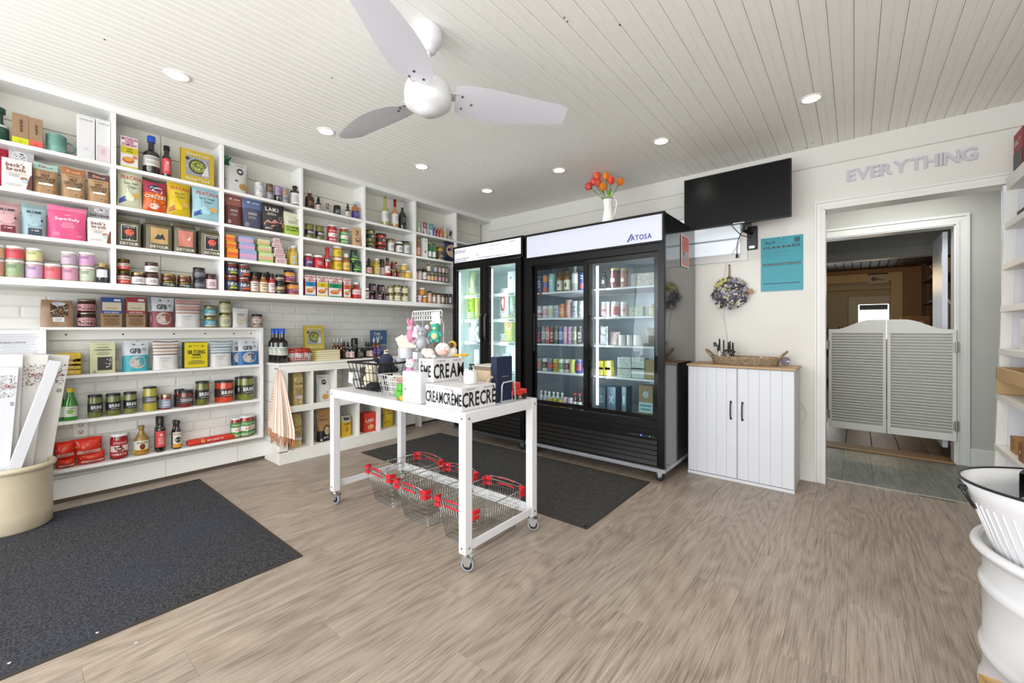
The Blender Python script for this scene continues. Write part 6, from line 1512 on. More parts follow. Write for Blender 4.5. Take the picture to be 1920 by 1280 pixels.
cub('bag',634,659,779,.107,'yellow coffee bag with silver top in third lower cubby',dict(body='#e4bb2c',sty='block',items=[('r',0,.72,1,1,'#c9c3b4'),('t',.5,.62,.09,'CAFFE','#2a2420',1,.7),('e',.5,.35,.14,.14,'#b8862a'),('r',.2,.8,.8,.93,'#3a4046')]),.08)
cub('carton',674,712,772,.107,'orange-red crisp cracker box with white lettering in fourth lower cubby',dict(body='#e0412c',items=[('t',.34,.62,.15,'LAIKI','#fbf4ea',1,.52),('b',.1,.47,.5,.54,2,'#f6d2b8'),('e',.4,.27,.2,.12,'#f0c27a'),('e',.3,.22,.1,.08,'#e6a860'),('r',.64,0,.66,1,'#b8321f'),('b',.7,.35,.96,.62,6,'#f6d2b8'),('r',.7,.08,.96,.26,'#f2ece6'),('n',.68,.7,.96,.95,10,['#f0c27a','#f7dca8'],3,.04)]),.09)
cub('bag',714,741,760,.107,'yellow crisps bag with red lettering in rightmost lower cubby',dict(body='#dcc022',sty='pillow',items=[('t',.52,.80,.12,'PEACASA','#d8543c',1,.8),('b',.2,.6,.8,.7,2,'#6a5a1c'),('p',[(.1,.15),(.5,.25),(.45,.32),(.1,.28)],'#c47a28')]),.07)
t = thing('red_carton_stack','red and orange narrow carton beyond right end of cubby counter','box',(.16,-1.08,.001)); k_carton(t,.05,.37,.12,dict(body='#b23a30',items=[])); t.rotation_euler = (0,0,R(90))
m = MB(); decals(m,lambda u,v,o_=0: (-.025 + u * .05,-.0612 - o_,v * .37),.05,.37,[('r',0,0,1,.35,'#e08a44'),('n',.05,.35,.95,.95,12,['#f0ece4','#4a1a16','#2f6a3a'],9,.14)],1,1); m.build('print',t)
for i,c in enumerate(('#8a6a4a','#3a3a34','#b8a888')):
    t = thing('squat_jar','squat jar on low ledge past cubby counter, ' + ('left','middle','right')[i],'jar',(.03,-.98 + .075 * i,.4206),(0,0,R(90)),'squat jars on the low ledge'); k_jar(t,.05,.055,.05,dict(body=c,lid='#1c1c1c',label='#e6e2da'))

# towel hanging from the counter's end
TWL = thing('striped_towel','white and peach striped fringed towel hanging at end of cubby counter','towel',(0,0,0))
LW = noisy('linen','#efe4da','#f6eee6',40,.9,bump=.3); PE = P('#eebb9c',.9); PD = P('#e39a68',.9)
yf = CY0 - .014
p_top = on(524,690,1,yf); p_l = on(492,800,1,yf)
def tw(u,v,o_=0):   # u across, v downwards; gathered at the top
    k = min(1,v * 1.15) ** .9; sl = .012 + .150 * k; sr = .010 + .105 * k; s_ = -sl + (sl + sr) * u
    fold = .011 * math.sin(u * 19 + 1) * (.3 + .7 * v) + .008 * math.sin(u * 7)
    zb = .812 - .525 * v - .13 * v * max(0,u - .35) + .10 * v * max(0,.3 - u)
    off = .016 + fold + o_; t = s_ / .03
    if s_ < -.03: return (.318 + s_,yf + .012 - off,zb)
    if s_ > .03: return (.316 + off,yf + .012 + s_,zb)
    a = (t + 1) / 2 * PI / 2
    return (.288 + (.028 + off) * math.sin(a),yf + .040 - (.028 + off) * math.cos(a),zb)
q = MB(); q.grid(tw,40,14,LW); q.build('towel_cloth',TWL)
q = MB()
for i in range(13): a = .03 + i * .074; q.grid(lambda u,v: tw(u,v,.0015),3,14,PE,True,a,a + .022 if i % 3 else a + .034,0,1)
for k in range(9): vv = .30 + k * .05; q.grid(lambda u,v: tw(u,v,.002),10,1,PE,True,0,.32,vv,vv + .014)
q.build('stripes',TWL)
q = MB(); rr = random.Random(2)
for i in range(64):
    u = rr.uniform(0,1); a = Vector(tw(u,1)); ln = rr.uniform(.05,.10); q.tube([a,a + Vector((rr.uniform(-.01,.01),rr.uniform(-.008,0),-ln * .5)),a + Vector((rr.uniform(-.012,.012),rr.uniform(-.010,0),-ln))],.0022,PD,4)
q.build('fringe',TWL)['kind'] = 'stuff'
q = MB(); q.cyl((.296,CY0 - .001,.815),(.306,CY0 - .03,.822),.006,P('#d8d2c6',.5),10); q.sphere((.307,CY0 - .032,.823),.009,P('#d8d2c6',.5)); q.build('wooden_peg',TWL)
rebase(TWL,(.25,CY0 - .02,.26))
# paper scraps lying on mat and floor
for px_,py_,z_,lb in ((182,1186,.009,'tiny white paper scrap on blue-grey entrance mat'),(255,1205,.0012,'tiny white paper scrap on floor beside entrance mat'),(17,1243,.009,'tiny white paper scrap on mat at lower left corner')):
    p = on(px_,py_,2,z_); t = thing('paper_scrap',lb,'scrap',(p[0],p[1],z_)); q = MB(); q.add([(-.008,-.003,0),(.002,-.005,.001),(.009,0,.002),(.003,.005,.001),(-.006,.004,0)],[(0,1,2,3,4)],P('#e8e0d8',.7)); q.build('scrap',t)
# ------------------------------------------------------------------ groceries on the wall shelving: (kind, shelf, left px, right px, top px, label, look)
def T_(s,u=.5,v=.5,h=.2,c='#222222',b=1,w=.9): return ('t',u,v,h,s,c,b,w)
# --- leftmost bay, top shelf
t = put('bottle','U1',-24,18,202,'dark green pear-shaped bottle vase with white band',dict(body='#0d4a3c',nr=.45,s0=.35,s1=.62,ch=.16,cap='#0d4a3c',cr=1.5,label='#e6e8e4',band=(.40,.46)),name='green_vase',cat='vase')
EV = lambda c: [('r',0,0,1,.22,c),('vt',.5,.62,.26,'everist','#3a2c22',1,.42),('b',.3,.05,.7,.15,2,shade(c,.8)),('e',.3,.30,.03,.01,'#5a4636')]
put('carton','U1',22,54,216,'kraft box with yellow base band and vertical lettering',dict(body='#a98968',items=EV('#dfe01e')),d=.045)
put('carton','U1',54,80,224,'kraft box with coral base band and vertical lettering',dict(body='#a98968',items=EV('#f2625a')),d=.03)
m_ = put('jar','U1',87,124,253,'green ribbed glass cup with round handle',dict(body='#7fb3a6',lid='#7fb3a6',lh=.004,lidr=.9,sh=.02),name='glass_cup',cat='cup')
q = MB(); q.tube([(.045 + .03 * math.cos(a) * 1.0,0,.052 + .026 * math.sin(a)) for a in [2 * PI * i / 20 for i in range(20)]],.005,P('#5f8c80',.15,coat=.5),8,True); q.build('cup_handle',m_)
q = MB()
for k in range(8): q.tube([((.0405) * math.cos(2 * PI * i / 20),.0405 * math.sin(2 * PI * i / 20),.045 + k * .008) for i in range(20)],.0022,P('#8fc0b2',.12,coat=.5),5,True)
q.build('ribs',m_)
put('carton','U1',143,178,220,'tall plain white perfume box with lilac lower print',dict(body='#f3f2f2',items=[('r',.1,.08,.9,.34,'#efedf2'),('b',.3,.2,.7,.27,2,'#c8c4d8'),('t',.5,.90,.018,'THE WHITE LABEL','#3a3a3a',1,.8)]),d=.055)
put('carton','U1',178,207,227,'tall white perfume box with pink lower panel',dict(body='#f3f2f2',items=[('r',.06,.02,.94,.38,'#ecdce2'),('b',.3,.18,.7,.32,4,'#d9a0ac'),('t',.5,.90,.018,'THE WHITE LABEL','#3a3a3a',1,.8)]),d=.045)
# --- leftmost bay, second shelf
put('bag','U2',-16,19,276,'crimson snack bag behind white broth pouch',dict(body='#c42a44',items=[('n',.3,.4,.9,.9,10,['#d84a5c','#a81e36'],2,.08)]),s=.08)
def broth(s,a,b,t_,lab,**k):
    put('carton',s,a,b,t_,lab,dict(body='#efecea',items=[('t',.44,.80,.13,'beck\'s','#8a4a34',1,.62),('t',.46,.66,.13,'broth','#8a4a34',1,.62),('r',.14,.52,.86,.54,'#d8c8c0'),('b',.2,.40,.6,.50,3,'#b8a8a4'),('e',.72,.38,.12,.05,'#b67a5e'),('e',.75,.3,.1,.06,'#c8d8e8'),('p',[(.80,.05),(1,.02),(1,.55),(.93,.5)],'#6a3c2c'),('r',.1,.12,.6,.17,'#d9cfcc')]),d=.05,**k)
put('carton','U2',16,64,283,'white display card with cow-spot cutout above broth pouch',dict(body='#dcdcde',items=[('e',.42,.84,.34,.13,'#f4f4f4'),('n',.2,.76,.66,.92,16,['#33333b'],3,.05),('t',.5,.66,.09,"beck's broth",'#5a3c34',1,.84)]),d=.008,s=.09,name='display_card',cat='card')
broth('U2',3,60,301,'white broth pouch with brown lettering')
def coco(a,b,t_,c,lc,lab):
    put('bag','U2',a,b,t_,lab,dict(body='#b8926a',sty='doy',items=[('r',0.01,.78,.99,.995,c),('t',.5,.88,.075,'COCO',lc,1,.56),('e',.42,.88,.05,.035,'#e8685e'),('b',.25,.68,.75,.74,1,shade('#b8926a',.8)),('t',.48,.60,.095,'HOT','#2a221e',1,.35),('t',.48,.49,.10,'CHOCOLATE','#2a221e',1,.80),('t',.48,.39,.065,'COCOA CHIPS','#2a221e',1,.7),('r',.2,.28,.8,.35,'#efe6d8'),('e',.6,.13,.03,.02,'#4a3626'),('e',.8,.10,.04,.03,'#8a5a2c')]),name='cocoa_pouch')
coco(61,109,307,'#b5d4c8','#2a2a2a','mint-topped kraft cocoa pouch')
coco(114,160,316,'#b5703f','#f0ddc8','orange-topped kraft cocoa pouch')
coco(164,205,326,'#5a3a34','#f0e6e0','dark brown-topped kraft cocoa pouch')
# --- leftmost bay, third shelf
def blume(a,b,t_,c,c2,lab): put('bag','U3',a,b,t_,lab,dict(body=c,items=[('r',0,.88,1,1,shade(c,.85)),('t',.5,.76,.08,'BLUME','#22303a',1,.6),('e',.5,.48,.34,.18,shade(c,1.06)),('n',.2,.32,.8,.64,14,[shade(c,.8),shade(c,1.12)],4,.05),('r',.25,.03,.82,.24,c2),('b',.32,.14,.75,.20,1,'#e8e0dc'),('e',.82,.5,.05,.04,'#33333a')]),name='drink_mix_pouch')
blume(-12,38,379,'#cfa3a6','#7a2c34','dusty pink zip pouch with dark base label')
blume(40,87,384,'#9dbac2','#3a4a58','pale blue-grey zip pouch with dark base label')
put('bag','U3',88,162,388,'large bright pink zip pouch with white lettering',dict(body='#e8588c',items=[('r',0,.86,1,.995,'#f07aa4'),('t',.5,.62,.085,'SuperBelly','#fbeef3',1,.76),('t',.5,.74,.03,'BLUME','#f6ccdc',1,.2),('b',.3,.34,.72,.52,5,'#f6b4cc'),('b',.12,.1,.3,.2,3,'#f6b4cc'),('b',.7,.1,.9,.16,2,'#f6b4cc')]),name='drink_mix_pouch')
put('carton','U3',165,207,390,'grey display card with cow-spot cutout behind broth pouch',dict(body='#b9b6ba',items=[('e',.5,.93,.26,.07,'#f2f2f2'),('n',.34,.90,.68,.96,10,['#33333b'],3,.04),('t',.5,.80,.07,"beck's broth",'#4a342e',1,.84)]),d=.008,s=.09,name='display_card',cat='card')
broth('U3',163,208,411,'white broth pouch with red-brown lettering')
# --- leftmost bay, bottom shelf: two layers of label tins
def sauce(c,tc='#2c2a30'): return dict(body='#b9a690',lid='#eeeeee',lh=.012,lidr=1.0,neck=.98,label=c,band=(.10,.92),items=[('b',.12,.62,.58,.90,3,tc),('b',.14,.22,.42,.30,1,shade(c,.75))])
put('jar','U4',-26,8,486,'salmon-label jar with white lid',sauce('#e39a86')); put('jar','U4',9,46,488,'sage green-label jar with white lid',sauce('#9fb48a')); put('jar','U4',47,81,492,'lilac-label jar with white lid in lower layer',sauce('#d3b0d6'))
put('jar','U4',82,114,495,'coral pink-label jar standing single with white lid',sauce('#f2757e')); put('jar','U4',115,147,498,'rose-label jar with white lid in lower layer',sauce('#dc9cb8')); put('jar','U4',148,178,501,'pale sage-label jar with white lid in lower layer',sauce('#c3ccb4'))
for a,b,t_,c,lab,lo in ((-26,9,459,'#dcb98a','tan-label jar with white lid in upper layer',486),(10,46,462,'#e0525c','strong coral-label jar with white lid in upper layer',488),(48,80,466,'#e2dca0','pale yellow-label jar with white lid in upper layer',492),(114,144,472.5,'#cdb2c8','mauve-label jar with white lid in upper layer',498),(147,178,474,'#cf9cc6','orchid-label jar with white lid in upper layer',501)):
    xc = XF - .06; up = hz((a + b) / 2,lo,xc,on((a + b) / 2,500,0,xc)[1]) - 1.432 + .001; put('jar','U4',a,b,t_,lab,sauce(c),up=up)
put('bottle','U4',181,201,493,'square dark bottle with wooden ball stopper and white label',dict(body='#26262e',nr=.5,s0=.72,s1=.78,ch=.2,cap='#b59a5a',label='#eef0f6',band=(.28,.66)),s=.012)
put('bottle','U4',196,208,497,'amber bottle with wooden stopper half behind dark one',dict(body='#5a3a1c',nr=.6,s0=.72,s1=.8,ch=.16,cap='#a8843c'),s=.08)
# --- second bay
SOUP = lambda c,c2='#c0283c': dict(body='#f4efe9',sidec=None,items=[('r',0,.46,1,.68,c),('t',.5,.93,.085,'MATHESON',c2,1,.9),('t',.5,.84,.085,'FOOD',c2,1,.45),('t',.5,.75,.085,'COMPANY',c2,1,.86),('b',.3,.5,.7,.64,2,shade(c,.55)),('e',.42,.26,.33,.10,'#cf5a2e'),('e',.42,.29,.28,.065,'#eaa34a'),('e',.8,.38,.14,.05,'#e2785a'),('r',0,0,1,.06,c)])
put('carton','U1',224,259,259,'white and yellow soup carton with pink lettering',SOUP('#d9c81e','#c02880'),d=.04,name='soup_carton')
put('bottle','U1',267,300,256,'large dark bottle with bright blue cap and cream label',dict(body='#241a14',cap='#2456d0',nr=.36,cr=1.35,s0=.52,s1=.68,ch=.16,label='#e6e4d6',band=(.20,.46),items=[('b',.15,.62,.9,.92,2,'#3a4c78'),('b',.2,.2,.8,.5,2,'#9aa4a8')]))
put('bottle','U1',304,321,274,'slim black sauce bottle with coral red label',dict(body='#18100e',cap='#101010',nr=.6,s0=.62,s1=.72,ch=.16,label='#e24a54',band=(.10,.58),items=[('e',.5,.72,.16,.12,'#f2b4b0'),('b',.2,.2,.8,.6,5,'#f6c8c4')]))
put('book','U1',336,401,285,'yellow cookbook facing out with bowl of greens on cover',dict(body='#d8b830',items=FOODBOOK),d=.028,tilt=0)
def chips(a,b,t_,c,lab,items,s=.018): put('bag','U2',a,b,t_,lab,dict(body=c,sty='pillow',wob=.005,items=items,rough=.3,seed=a % 5),d=.055,s=s,name='snack_bag')
def pea(c,fl,arm): return [('t',.55,.83,.10,'PEACASA','#d2513e',1,.84),('t',.52,.68,.07,fl,'#2c3a44',0,.6),('t',.56,.58,.07,'Chips','#2c3a44',0,.4),('p',[(.06,.10),(.34,.20),(.28,.32),(.06,.22)],arm),('p',[(.28,.22),(.62,.20),(.66,.30),(.50,.42),(.46,.54),(.42,.42),(.36,.56),(.34,.40),(.26,.36)],shade(c,1.12)),('e',.75,.36,.15,.075,'#e3b765')]
chips(219,267,323,'#d7d9bd','cream crisps bag with red lettering and hand drawing',pea('#d7d9bd','Sea Salt','#1e4aa0'))
chips(267,313,342,'#e2661e','orange and red cheese puff bag with lettering',[('r',0,.62,1,.99,'#b0344a'),('e',.52,.80,.34,.09,'#1e2450'),('t',.52,.80,.07,'Hawkins','#eef0f6',1,.5),('p',[(.3,.7),(.75,.62),(.8,.72),(.4,.76)],'#e8d6dc'),('t',.5,.50,.10,'CHEEZIES','#f6ead2',1,.9),('n',.1,.08,.9,.60,34,['#f08a28','#e8581a','#f6a84a','#d84a1a'],3,.08),('e',.45,.2,.2,.10,'#f2d8c8'),('t',.5,.50,.10,'CHEEZIES','#f6ead2',1,.9)])
chips(312,357,344,'#dcbc1c','yellow crisps bag with red lettering and hand drawing',pea('#dcbc1c','Nacho','#c0782c'))
chips(359,411,354,'#9fcad3','pale blue crisps bag with red lettering and hand drawing',pea('#9fcad3','Salt & Vinegar','#2050a8'))
def det(a,b,t_,c,kind,lab,s=.018):
    it = [('r',0,.83,1,.90,'#4a4636'),('r',.16,.22,.84,.74,'#e2ded2' if kind == 'k' else c),('r',.185,.24,.815,.72,c)]
    if kind == 'k': it += [('e',.5,.50,.2,.11,'#e2604c'),('t',.5,.67,.03,'PUNCH BUGGY','#dddddd',1,.5),('b',.3,.28,.7,.36,3,'#4a4844')]
    elif kind == 'm': it += [('p',[(.3,.36),(.44,.54),(.52,.48),(.62,.56),(.72,.36)],'#2c3434')]
    else: it += [('p',[(.32,.56),(.74,.56),(.66,.40),(.56,.46),(.40,.40)],'#f2ece4')]
    put('bag','U3',a,b,t_,lab,dict(body='#6b6450',sty='block',rough=.35,items=it + [('t',.5,.11,.085,'DETOUR','#ece8dc',1,.82)]),d=.075,s=s,name='coffee_bag')
det(218,262,410,'#2b2a28','k','olive coffee bag with black framed label and red oval',.02)
det(272,320,415,'#cba468','m','olive coffee bag with tan label and mountain shape')
det(325,365,420,'#d98474','f','olive coffee bag with salmon label and white shape')
det(375,413,431,'#22222c','k','olive coffee bag with dark navy label and red oval')
for a,b,t_,s in ((264,280,416,.075),(318,333,421,.075),(366,380,430,.07)):
    put('carton','U3',a,b,t_ + 4,'olive coffee bag stacked behind a front bag',dict(body='#55503e',items=[('b',.3,.1,.7,.6,5,'#d8d4c8')]),s=s - .02,d=.08,name='coffee_bag',cat='bag')
# second bay, bottom shelf
PRES = lambda b,c,lid='#181818',tc='#5a4a48',**k: dict(body=b,lid=lid,label=c,items=[('b',.2,.25,.8,.75,3,tc)],**k)
stackup('U4',219,244,[507,486],'jar','dark jar with red and black banded label',dict(body='#2c120e',lid='#6a5c2a',metal=1,label='#d83a3c',band=(.08,.78),items=[('r',0,.5,1,.95,'#e9dcc8'),('t',.5,.72,.22,'HOT PEPPER','#3a201c',1,.8),('t',.5,.25,.2,'JELLY','#f2e6d2',1,.6)]))
put('jar','U4',245,272,511,'dark red jam jar with gold lid and white label',PRES('#3c1218','#efe9ec','#b9a878',metal=1))
stackup('U4',271,297,[513,492],'jar','maroon jam jar with white square label',PRES('#4a121c','#f0eaec','#4a3c2c'))
for a,b,tt in ((301,330,[527,514]),(332,359,[530,517])):
    stackup('U4',a,b,tt,'jar','flat amber-brown jar with gold lid',[dict(body='#3a2414',lid='#a89458',metal=1,label='#1e2a22',items=[('e',.6,.5,.22,.35,'#a8b8a0'),('b',.1,.6,.5,.9,1,'#e0dccc')]),dict(body='#5a2c12',lid='#b8a468',metal=1)])
stackup('U4',361,385,[523,502],'jar','charcoal jar with black lid and grey print',dict(body='#2a2a30',lid='#141416',label='#3a3a42',items=[('b',.1,.2,.9,.85,5,'#a0a0aa')]))
put('jar','U4',385,406,514,'dark red spread jar with blush label',PRES('#4a1820','#e6ccd0','#3a2020',band=(.1,.78)))
# --- third bay
put('bag','U1',421,463,306,'white cereal bag leaning left with black leaf badge',dict(body='#e0dddb',sty='doy',items=[('e',.66,.72,.15,.11,'#242426'),('e',.66,.72,.09,.05,'#d8d6d4'),('p',[(0,.40),(.5,.42),(1,.22),(1,.18),(.5,.37),(0,.36)],'#333336'),('e',.78,.22,.2,.11,'#c2924c'),('n',.62,.14,.95,.30,14,['#9a6c30','#e6c88c'],2,.035),('p',[(.72,0),(1,0),(1,.16)],'#d03434'),('b',.4,.9,.9,.96,1,'#9c9ca4')]),name='cereal_bag')
t = thing('green_knot','dark green gathered paper tuft above white cereal bag','ornament',(XF - .05,on(424,300,0,XF - .05)[1],hz(424,311,XF - .05,-2.83)))
q = MB()
for i in range(8): M4 = Matrix.Rotation(i * .8,4,'Z') @ Matrix.Rotation(.25 + .05 * i,4,'X'); q.grid(lambda u,v: ((u - .5) * .03 * (1 - .5 * v) + .01 * math.sin(v * 5 + i),.004 * math.sin(u * 7),v * .07),3,5,P('#1f6a4a' if i % 2 else '#2f8460',.5),True,mtx=M4)
q.build('paper_leaves',t)
put('can','U1',477,495,343,'white tea tin with blue floral specks',dict(body='#e8e6ea',items=[('n',.02,.05,.98,.95,60,['#3a4aa0','#7a8a5a','#5a6ac0','#c0b060'],3,.05)]),name='tea_tin',cat='tin')
put('can','U1',498,512,346,'brown and silver spice tin',dict(body='#8f8e94',lid='#5a4632',items=[('r',0,.48,1,.97,'#6a5240'),('b',.2,.6,.8,.8,3,'#b09a80'),('b',.2,.12,.8,.36,3,'#d8d8dc')]),name='spice_tin',cat='tin')
put('can','U1',514,527,350,'lilac over black tea tin',dict(body='#1c1c20',lid='#b89ac4',items=[('r',0,.42,1,.97,'#b79cc6'),('b',.3,.6,.7,.75,2,'#8a6ca0'),('t',.5,.22,.2,'TT','#e8e8e8',1,.5)]),name='tea_tin',cat='tin')
put('can','U1',528,541,353,'patterned tea tin with portrait and grey base',dict(body='#a8a6aa',items=[('n',.02,.5,.98,.95,26,['#c05a48','#e8dcc8','#4a5a8a','#d09a5a'],3,.08),('e',.5,.68,.2,.16,'#c98a64'),('b',.2,.2,.8,.4,2,'#4a5264')]),name='tea_tin',cat='tin')
put('bottle','U1',543,562,349,'brown apothecary bottle with large white label',dict(body='#3a241a',cap='#141414',nr=.42,s0=.70,s1=.84,ch=.10,label='#ecebe8',band=(.08,.62),items=[('b',.15,.2,.85,.8,6,'#a8a8ac')]))
POUCH2 = lambda c,c2: dict(body=c,items=[('r',0,.62,1,.99,c2),('p',[(0,.62),(.5,.7),(1,.60),(1,.56),(0,.56)],shade(c,1.1)),('b',.2,.42,.75,.5,2,'#d8d0cc'),('b',.2,.3,.7,.38,2,'#b8aca8'),('e',.3,.82,.08,.03,'#e6e0dc'),('b',.45,.78,.85,.84,1,'#e6e0dc'),('e',.2,.11,.07,.05,'#e6dedc'),('e',.2,.11,.05,.035,c)])
put('bag','U2',421,454,363,'rust-brown layered zip pouch',POUCH2('#6a302c','#9a5a4c'),name='zip_pouch')
put('bag','U2',453,491,370,'slate-blue layered zip pouch',POUCH2('#4a4a64','#5f6f9c'),name='zip_pouch')
put('bag','U2',491,532,383,'black cracker bag with white lettering and salmon peaks',dict(body='#2e2a2a',sty='doy',items=[('t',.42,.80,.13,'LAIKI','#f6f4f0',1,.72),('b',.1,.58,.7,.68,3,'#d8d2cc'),('e',.8,.50,.1,.07,'#cfcac6'),('e',.8,.50,.08,.055,'#2e2a2a'),('p',[(.03,.28),(.2,.42),(.36,.34),(.52,.46),(.70,.36),(.84,.42),(.97,.32),(.97,.20),(.6,.26),(.4,.18),(.03,.22)],'#c98a7c'),('t',.25,.12,.06,'100% K','#e8e2dc',1,.3)]),name='cracker_bag')
put('bag','U2',531,562,399,'cream and lime green pasta bag',dict(body='#dfe0c8',items=[('r',0,.0,1,.42,'#a9c746'),('e',.8,.8,.16,.12,'#8a9a6a'),('e',.78,.82,.13,.1,'#dfe0c8'),('t',.5,.34,.08,'EDAMAME','#2a3020',1,.8),('t',.5,.22,.08,'SPAGHETTI','#2a3020',1,.8),('b',.15,.5,.85,.64,3,'#a8aa90')]),name='pasta_bag')
def scout(a,b,tops,cs,lab,tx=None):
    up = 0
    for i,t_ in enumerate(tops):
        c = cs[i % len(cs)]
        it = [('r',0,.0,1,.34,shade(c[0],.96)),('r',0,.34,1,.62,c[1]),('r',0,.62,1,1,c[2])] if tx is None else [('t',.5,.5,.5,'SCOUT','#c0485c',1,.84)]
        r = put('tin','U3',a + (0 if tx is None else (i % 2) * -3) - i * .8,b - i * 3.2 if tx is None else b - i * 3,t_,lab,dict(body=c[0],items=it),up=up,d=.07 - .003 * i)
        up = hz((a + b) / 2,t_,r.location.x,r.location.y) - 1.670 + .0008
scout(420,446,[467,454,441.5],[('#f2942c','#f0643c','#f4a83a')],'orange sleeve fish tin')
scout(444,481,[470,457,445],[('#c9b6dc','#e6a8cc','#9fb4e0')],'lilac and blue sleeve fish tin')
scout(479,512,[475,462,450],[('#b9d07a','#f0b49a','#cfe0a8')],'green and peach sleeve fish tin')
scout(511,538,[484,475,465.5,456,447],[('#ecd9dc',)],'blush lettered sleeve fish tin',1)
put('bottle','U3',536,547,463,'yellow dressing bottle half behind another',dict(body='#c9a83a',cap='#dcdcd8',nr=.5,s0=.62,s1=.76,ch=.12),s=.07)
put('bottle','U3',541,557.5,461,'yellow dressing bottle with pale blue round label',dict(body='#cdaa34',cap='#e6e6e4',nr=.5,s0=.62,s1=.78,ch=.10,label='#cdaa34',band=(.1,.5),items=[('e',.5,.5,.34,.5,'#9ccbe0')]))
SALSA = lambda c2: dict(body='#7a2a1c',lid='#d0d0d0',metal=1,lh=.008,label='#1e2130',band=(.10,.76),items=[('r',.0,.08,.35,.9,'#3a4468'),('t',.6,.62,.36,'NEAL','#f2f2f2',1,.7),('r',.36,.12,.98,.34,c2)])
stackup('U4',420,445,[517,493],'jar','red salsa jar with black label and lime stripe',SALSA('#b8cf3c'))
stackup('U4',444,468,[521,496],'jar','red salsa jar with black label and orange stripe',SALSA('#e8622e'))
HOT = lambda c,l: dict(body=c,cap='#161616',nr=.62,cr=1.05,s0=.56,s1=.68,ch=.22,label=l,band=(.06,.52),items=[('b',.2,.5,.8,.9,2,'#5a3a30'),('b',.25,.15,.75,.4,2,'#8a5a4c')])
put('bottle','U4',469,485,509,'brown hot sauce bottle with black cap and cream label',HOT('#6a3018','#ecdcd0')); put('bottle','U4',485,502,511,'ochre hot sauce bottle with black cap and cream label',HOT('#a0602a','#efd9be')); put('bottle','U4',502,516,513,'bright red hot sauce bottle with black cap',HOT('#c0202a','#f0e6e6'))
for a,b,s in ((464,474,.09),(481,490,.09),(498,506,.09)): put('bottle','U4',a,b,510,'dark back-row sauce bottle with black cap',dict(body='#3a1c12',cap='#121212',nr=.62,cr=1.05,s0=.56,s1=.68,ch=.22),s=s)
stackup('U4',516,533,[528,515],'jar','small dark chutney jar with beige label',dict(body='#24201c',lid='#15161c',label='#c8ac88',band=(.2,.7),items=[('r',.1,.1,.9,.45,'#3a3630')]))
CURRY = dict(body='#d28a3c',lid='#202020',label='#7a2058',band=(.12,.76),items=[('t',.6,.6,.22,'Korma','#f0d8e4',1,.6),('r',0,.75,1,.98,'#d9a03c'),('b',.3,.2,.9,.4,2,'#c86a9a')])
stackup('U4',536,560,[530],'jar','purple-label orange curry jar, lower',CURRY); put('jar','U4',531,553,507,'purple-label orange curry jar stacked on top',CURRY,up=.100)
put('jar','U4',527,540,531,'orange curry jar at back between stacks',CURRY,s=.09)
# --- fourth bay
put('bottle','U1',572,589,357,'dark syrup bottle with glass stopper, left end',dict(body='#4a1c10',cap='#c8ccca',nr=.44,s0=.62,s1=.76,ch=.16,label='#2a1410',band=(.12,.5),items=[('b',.2,.2,.8,.8,4,'#b88a5a')]))
put('bottle','U1',591,603,369,'small dropper bottle with blush label',dict(DRP))
t = thing('dried_posy','tiny dried red flower posy in a clear bud vase','flowers',(XF - .05,on(614,390,0,XF - .05)[1],2.1625))
q = MB(); q.lathe([(.010,0),(.012,.004),(.007,.022),(.008,.03)],P('#dcd9a8',.2),12); q.build('bud_vase',t); q = MB(); rr = random.Random(1)
for i in range(12): e = (rr.uniform(-.02,.02),rr.uniform(-.025,.025),rr.uniform(.05,.095)); q.tube([(0,0,.02),e],.0008,P('#6a5a4a',.8),3); q.sphere(e,.0035,P(rr.choice(['#8a2c3c','#5a2030','#a85a5a']),.8),6,4,sz=1.6)
q.build('dried_stems',t)['kind'] = 'stuff'
put('jar','U1',625,639,386,'black-labelled small jar',dict(body='#1c1c1e',lid='#141414',label='#242427',items=[('b',.15,.15,.85,.85,4,'#b4b4b8')]))
put('bottle','U1',647,657,382,'small dropper bottle with cream label',dict(DRP,label='#ece4d6'))
put('bottle','U1',659,673,379,'amber bottle with violet label and glass stopper',dict(body='#b8702c',cap='#c8ccca',nr=.44,s0=.66,s1=.8,ch=.16,label='#4a3a8a',band=(.06,.46),items=[('b',.2,.2,.8,.8,3,'#a89ad0')]))
BR_ = lambda c,lid='#17171a',t='BRINE': dict(body=c,lid=lid,lh=.015,lidr=1.0,label='#17191c',band=(.28,.70),items=[('t',.56,.55,.40,t,'#eef0f0',1,.62),('b',.3,.10,.85,.24,1,'#b8bcbc')])
put('jar','U2',571,588,421,'olive pickle jar with black label, left one',BR_('#7a7a34','#6a6a2a')); put('jar','U2',591,607,424,'olive pickle jar with black label, right one',BR_('#7a7a34','#6a6a2a'))
RAGU = lambda c: dict(body='#a82a22',lid='#efefef',lh=.010,label=c,band=(.05,.82),items=[('r',0,.38,1,.68,'#f2ece6'),('n',.3,.36,.8,.62,10,['#c23a2e','#e06a3a','#8a1c1c','#f4ead8'],3,.08),('t',.5,.84,.13,'LITTLE RAGU','#f6f0ea',1,.8),('t',.5,.16,.16,'ARRABBIATA' if c[1] == 'c' else 'BASILICO','#f6f0ea',1,.8)])
put('jar','U2',613,632,423,'tall tomato sauce jar with red label',RAGU('#c81e2c')); put('jar','U2',636,654,428,'tall tomato sauce jar with green label',RAGU('#3f9a3c'))
put('bag','U2',659,677,427,'tapered kraft pouch with line drawing',dict(body='#c9a47c',items=[('vt',.5,.7,.3,'Tea','#3a2c22',1,.3),('e',.5,.34,.24,.12,'#4a3a2e'),('e',.5,.36,.16,.07,'#c9a47c')]))
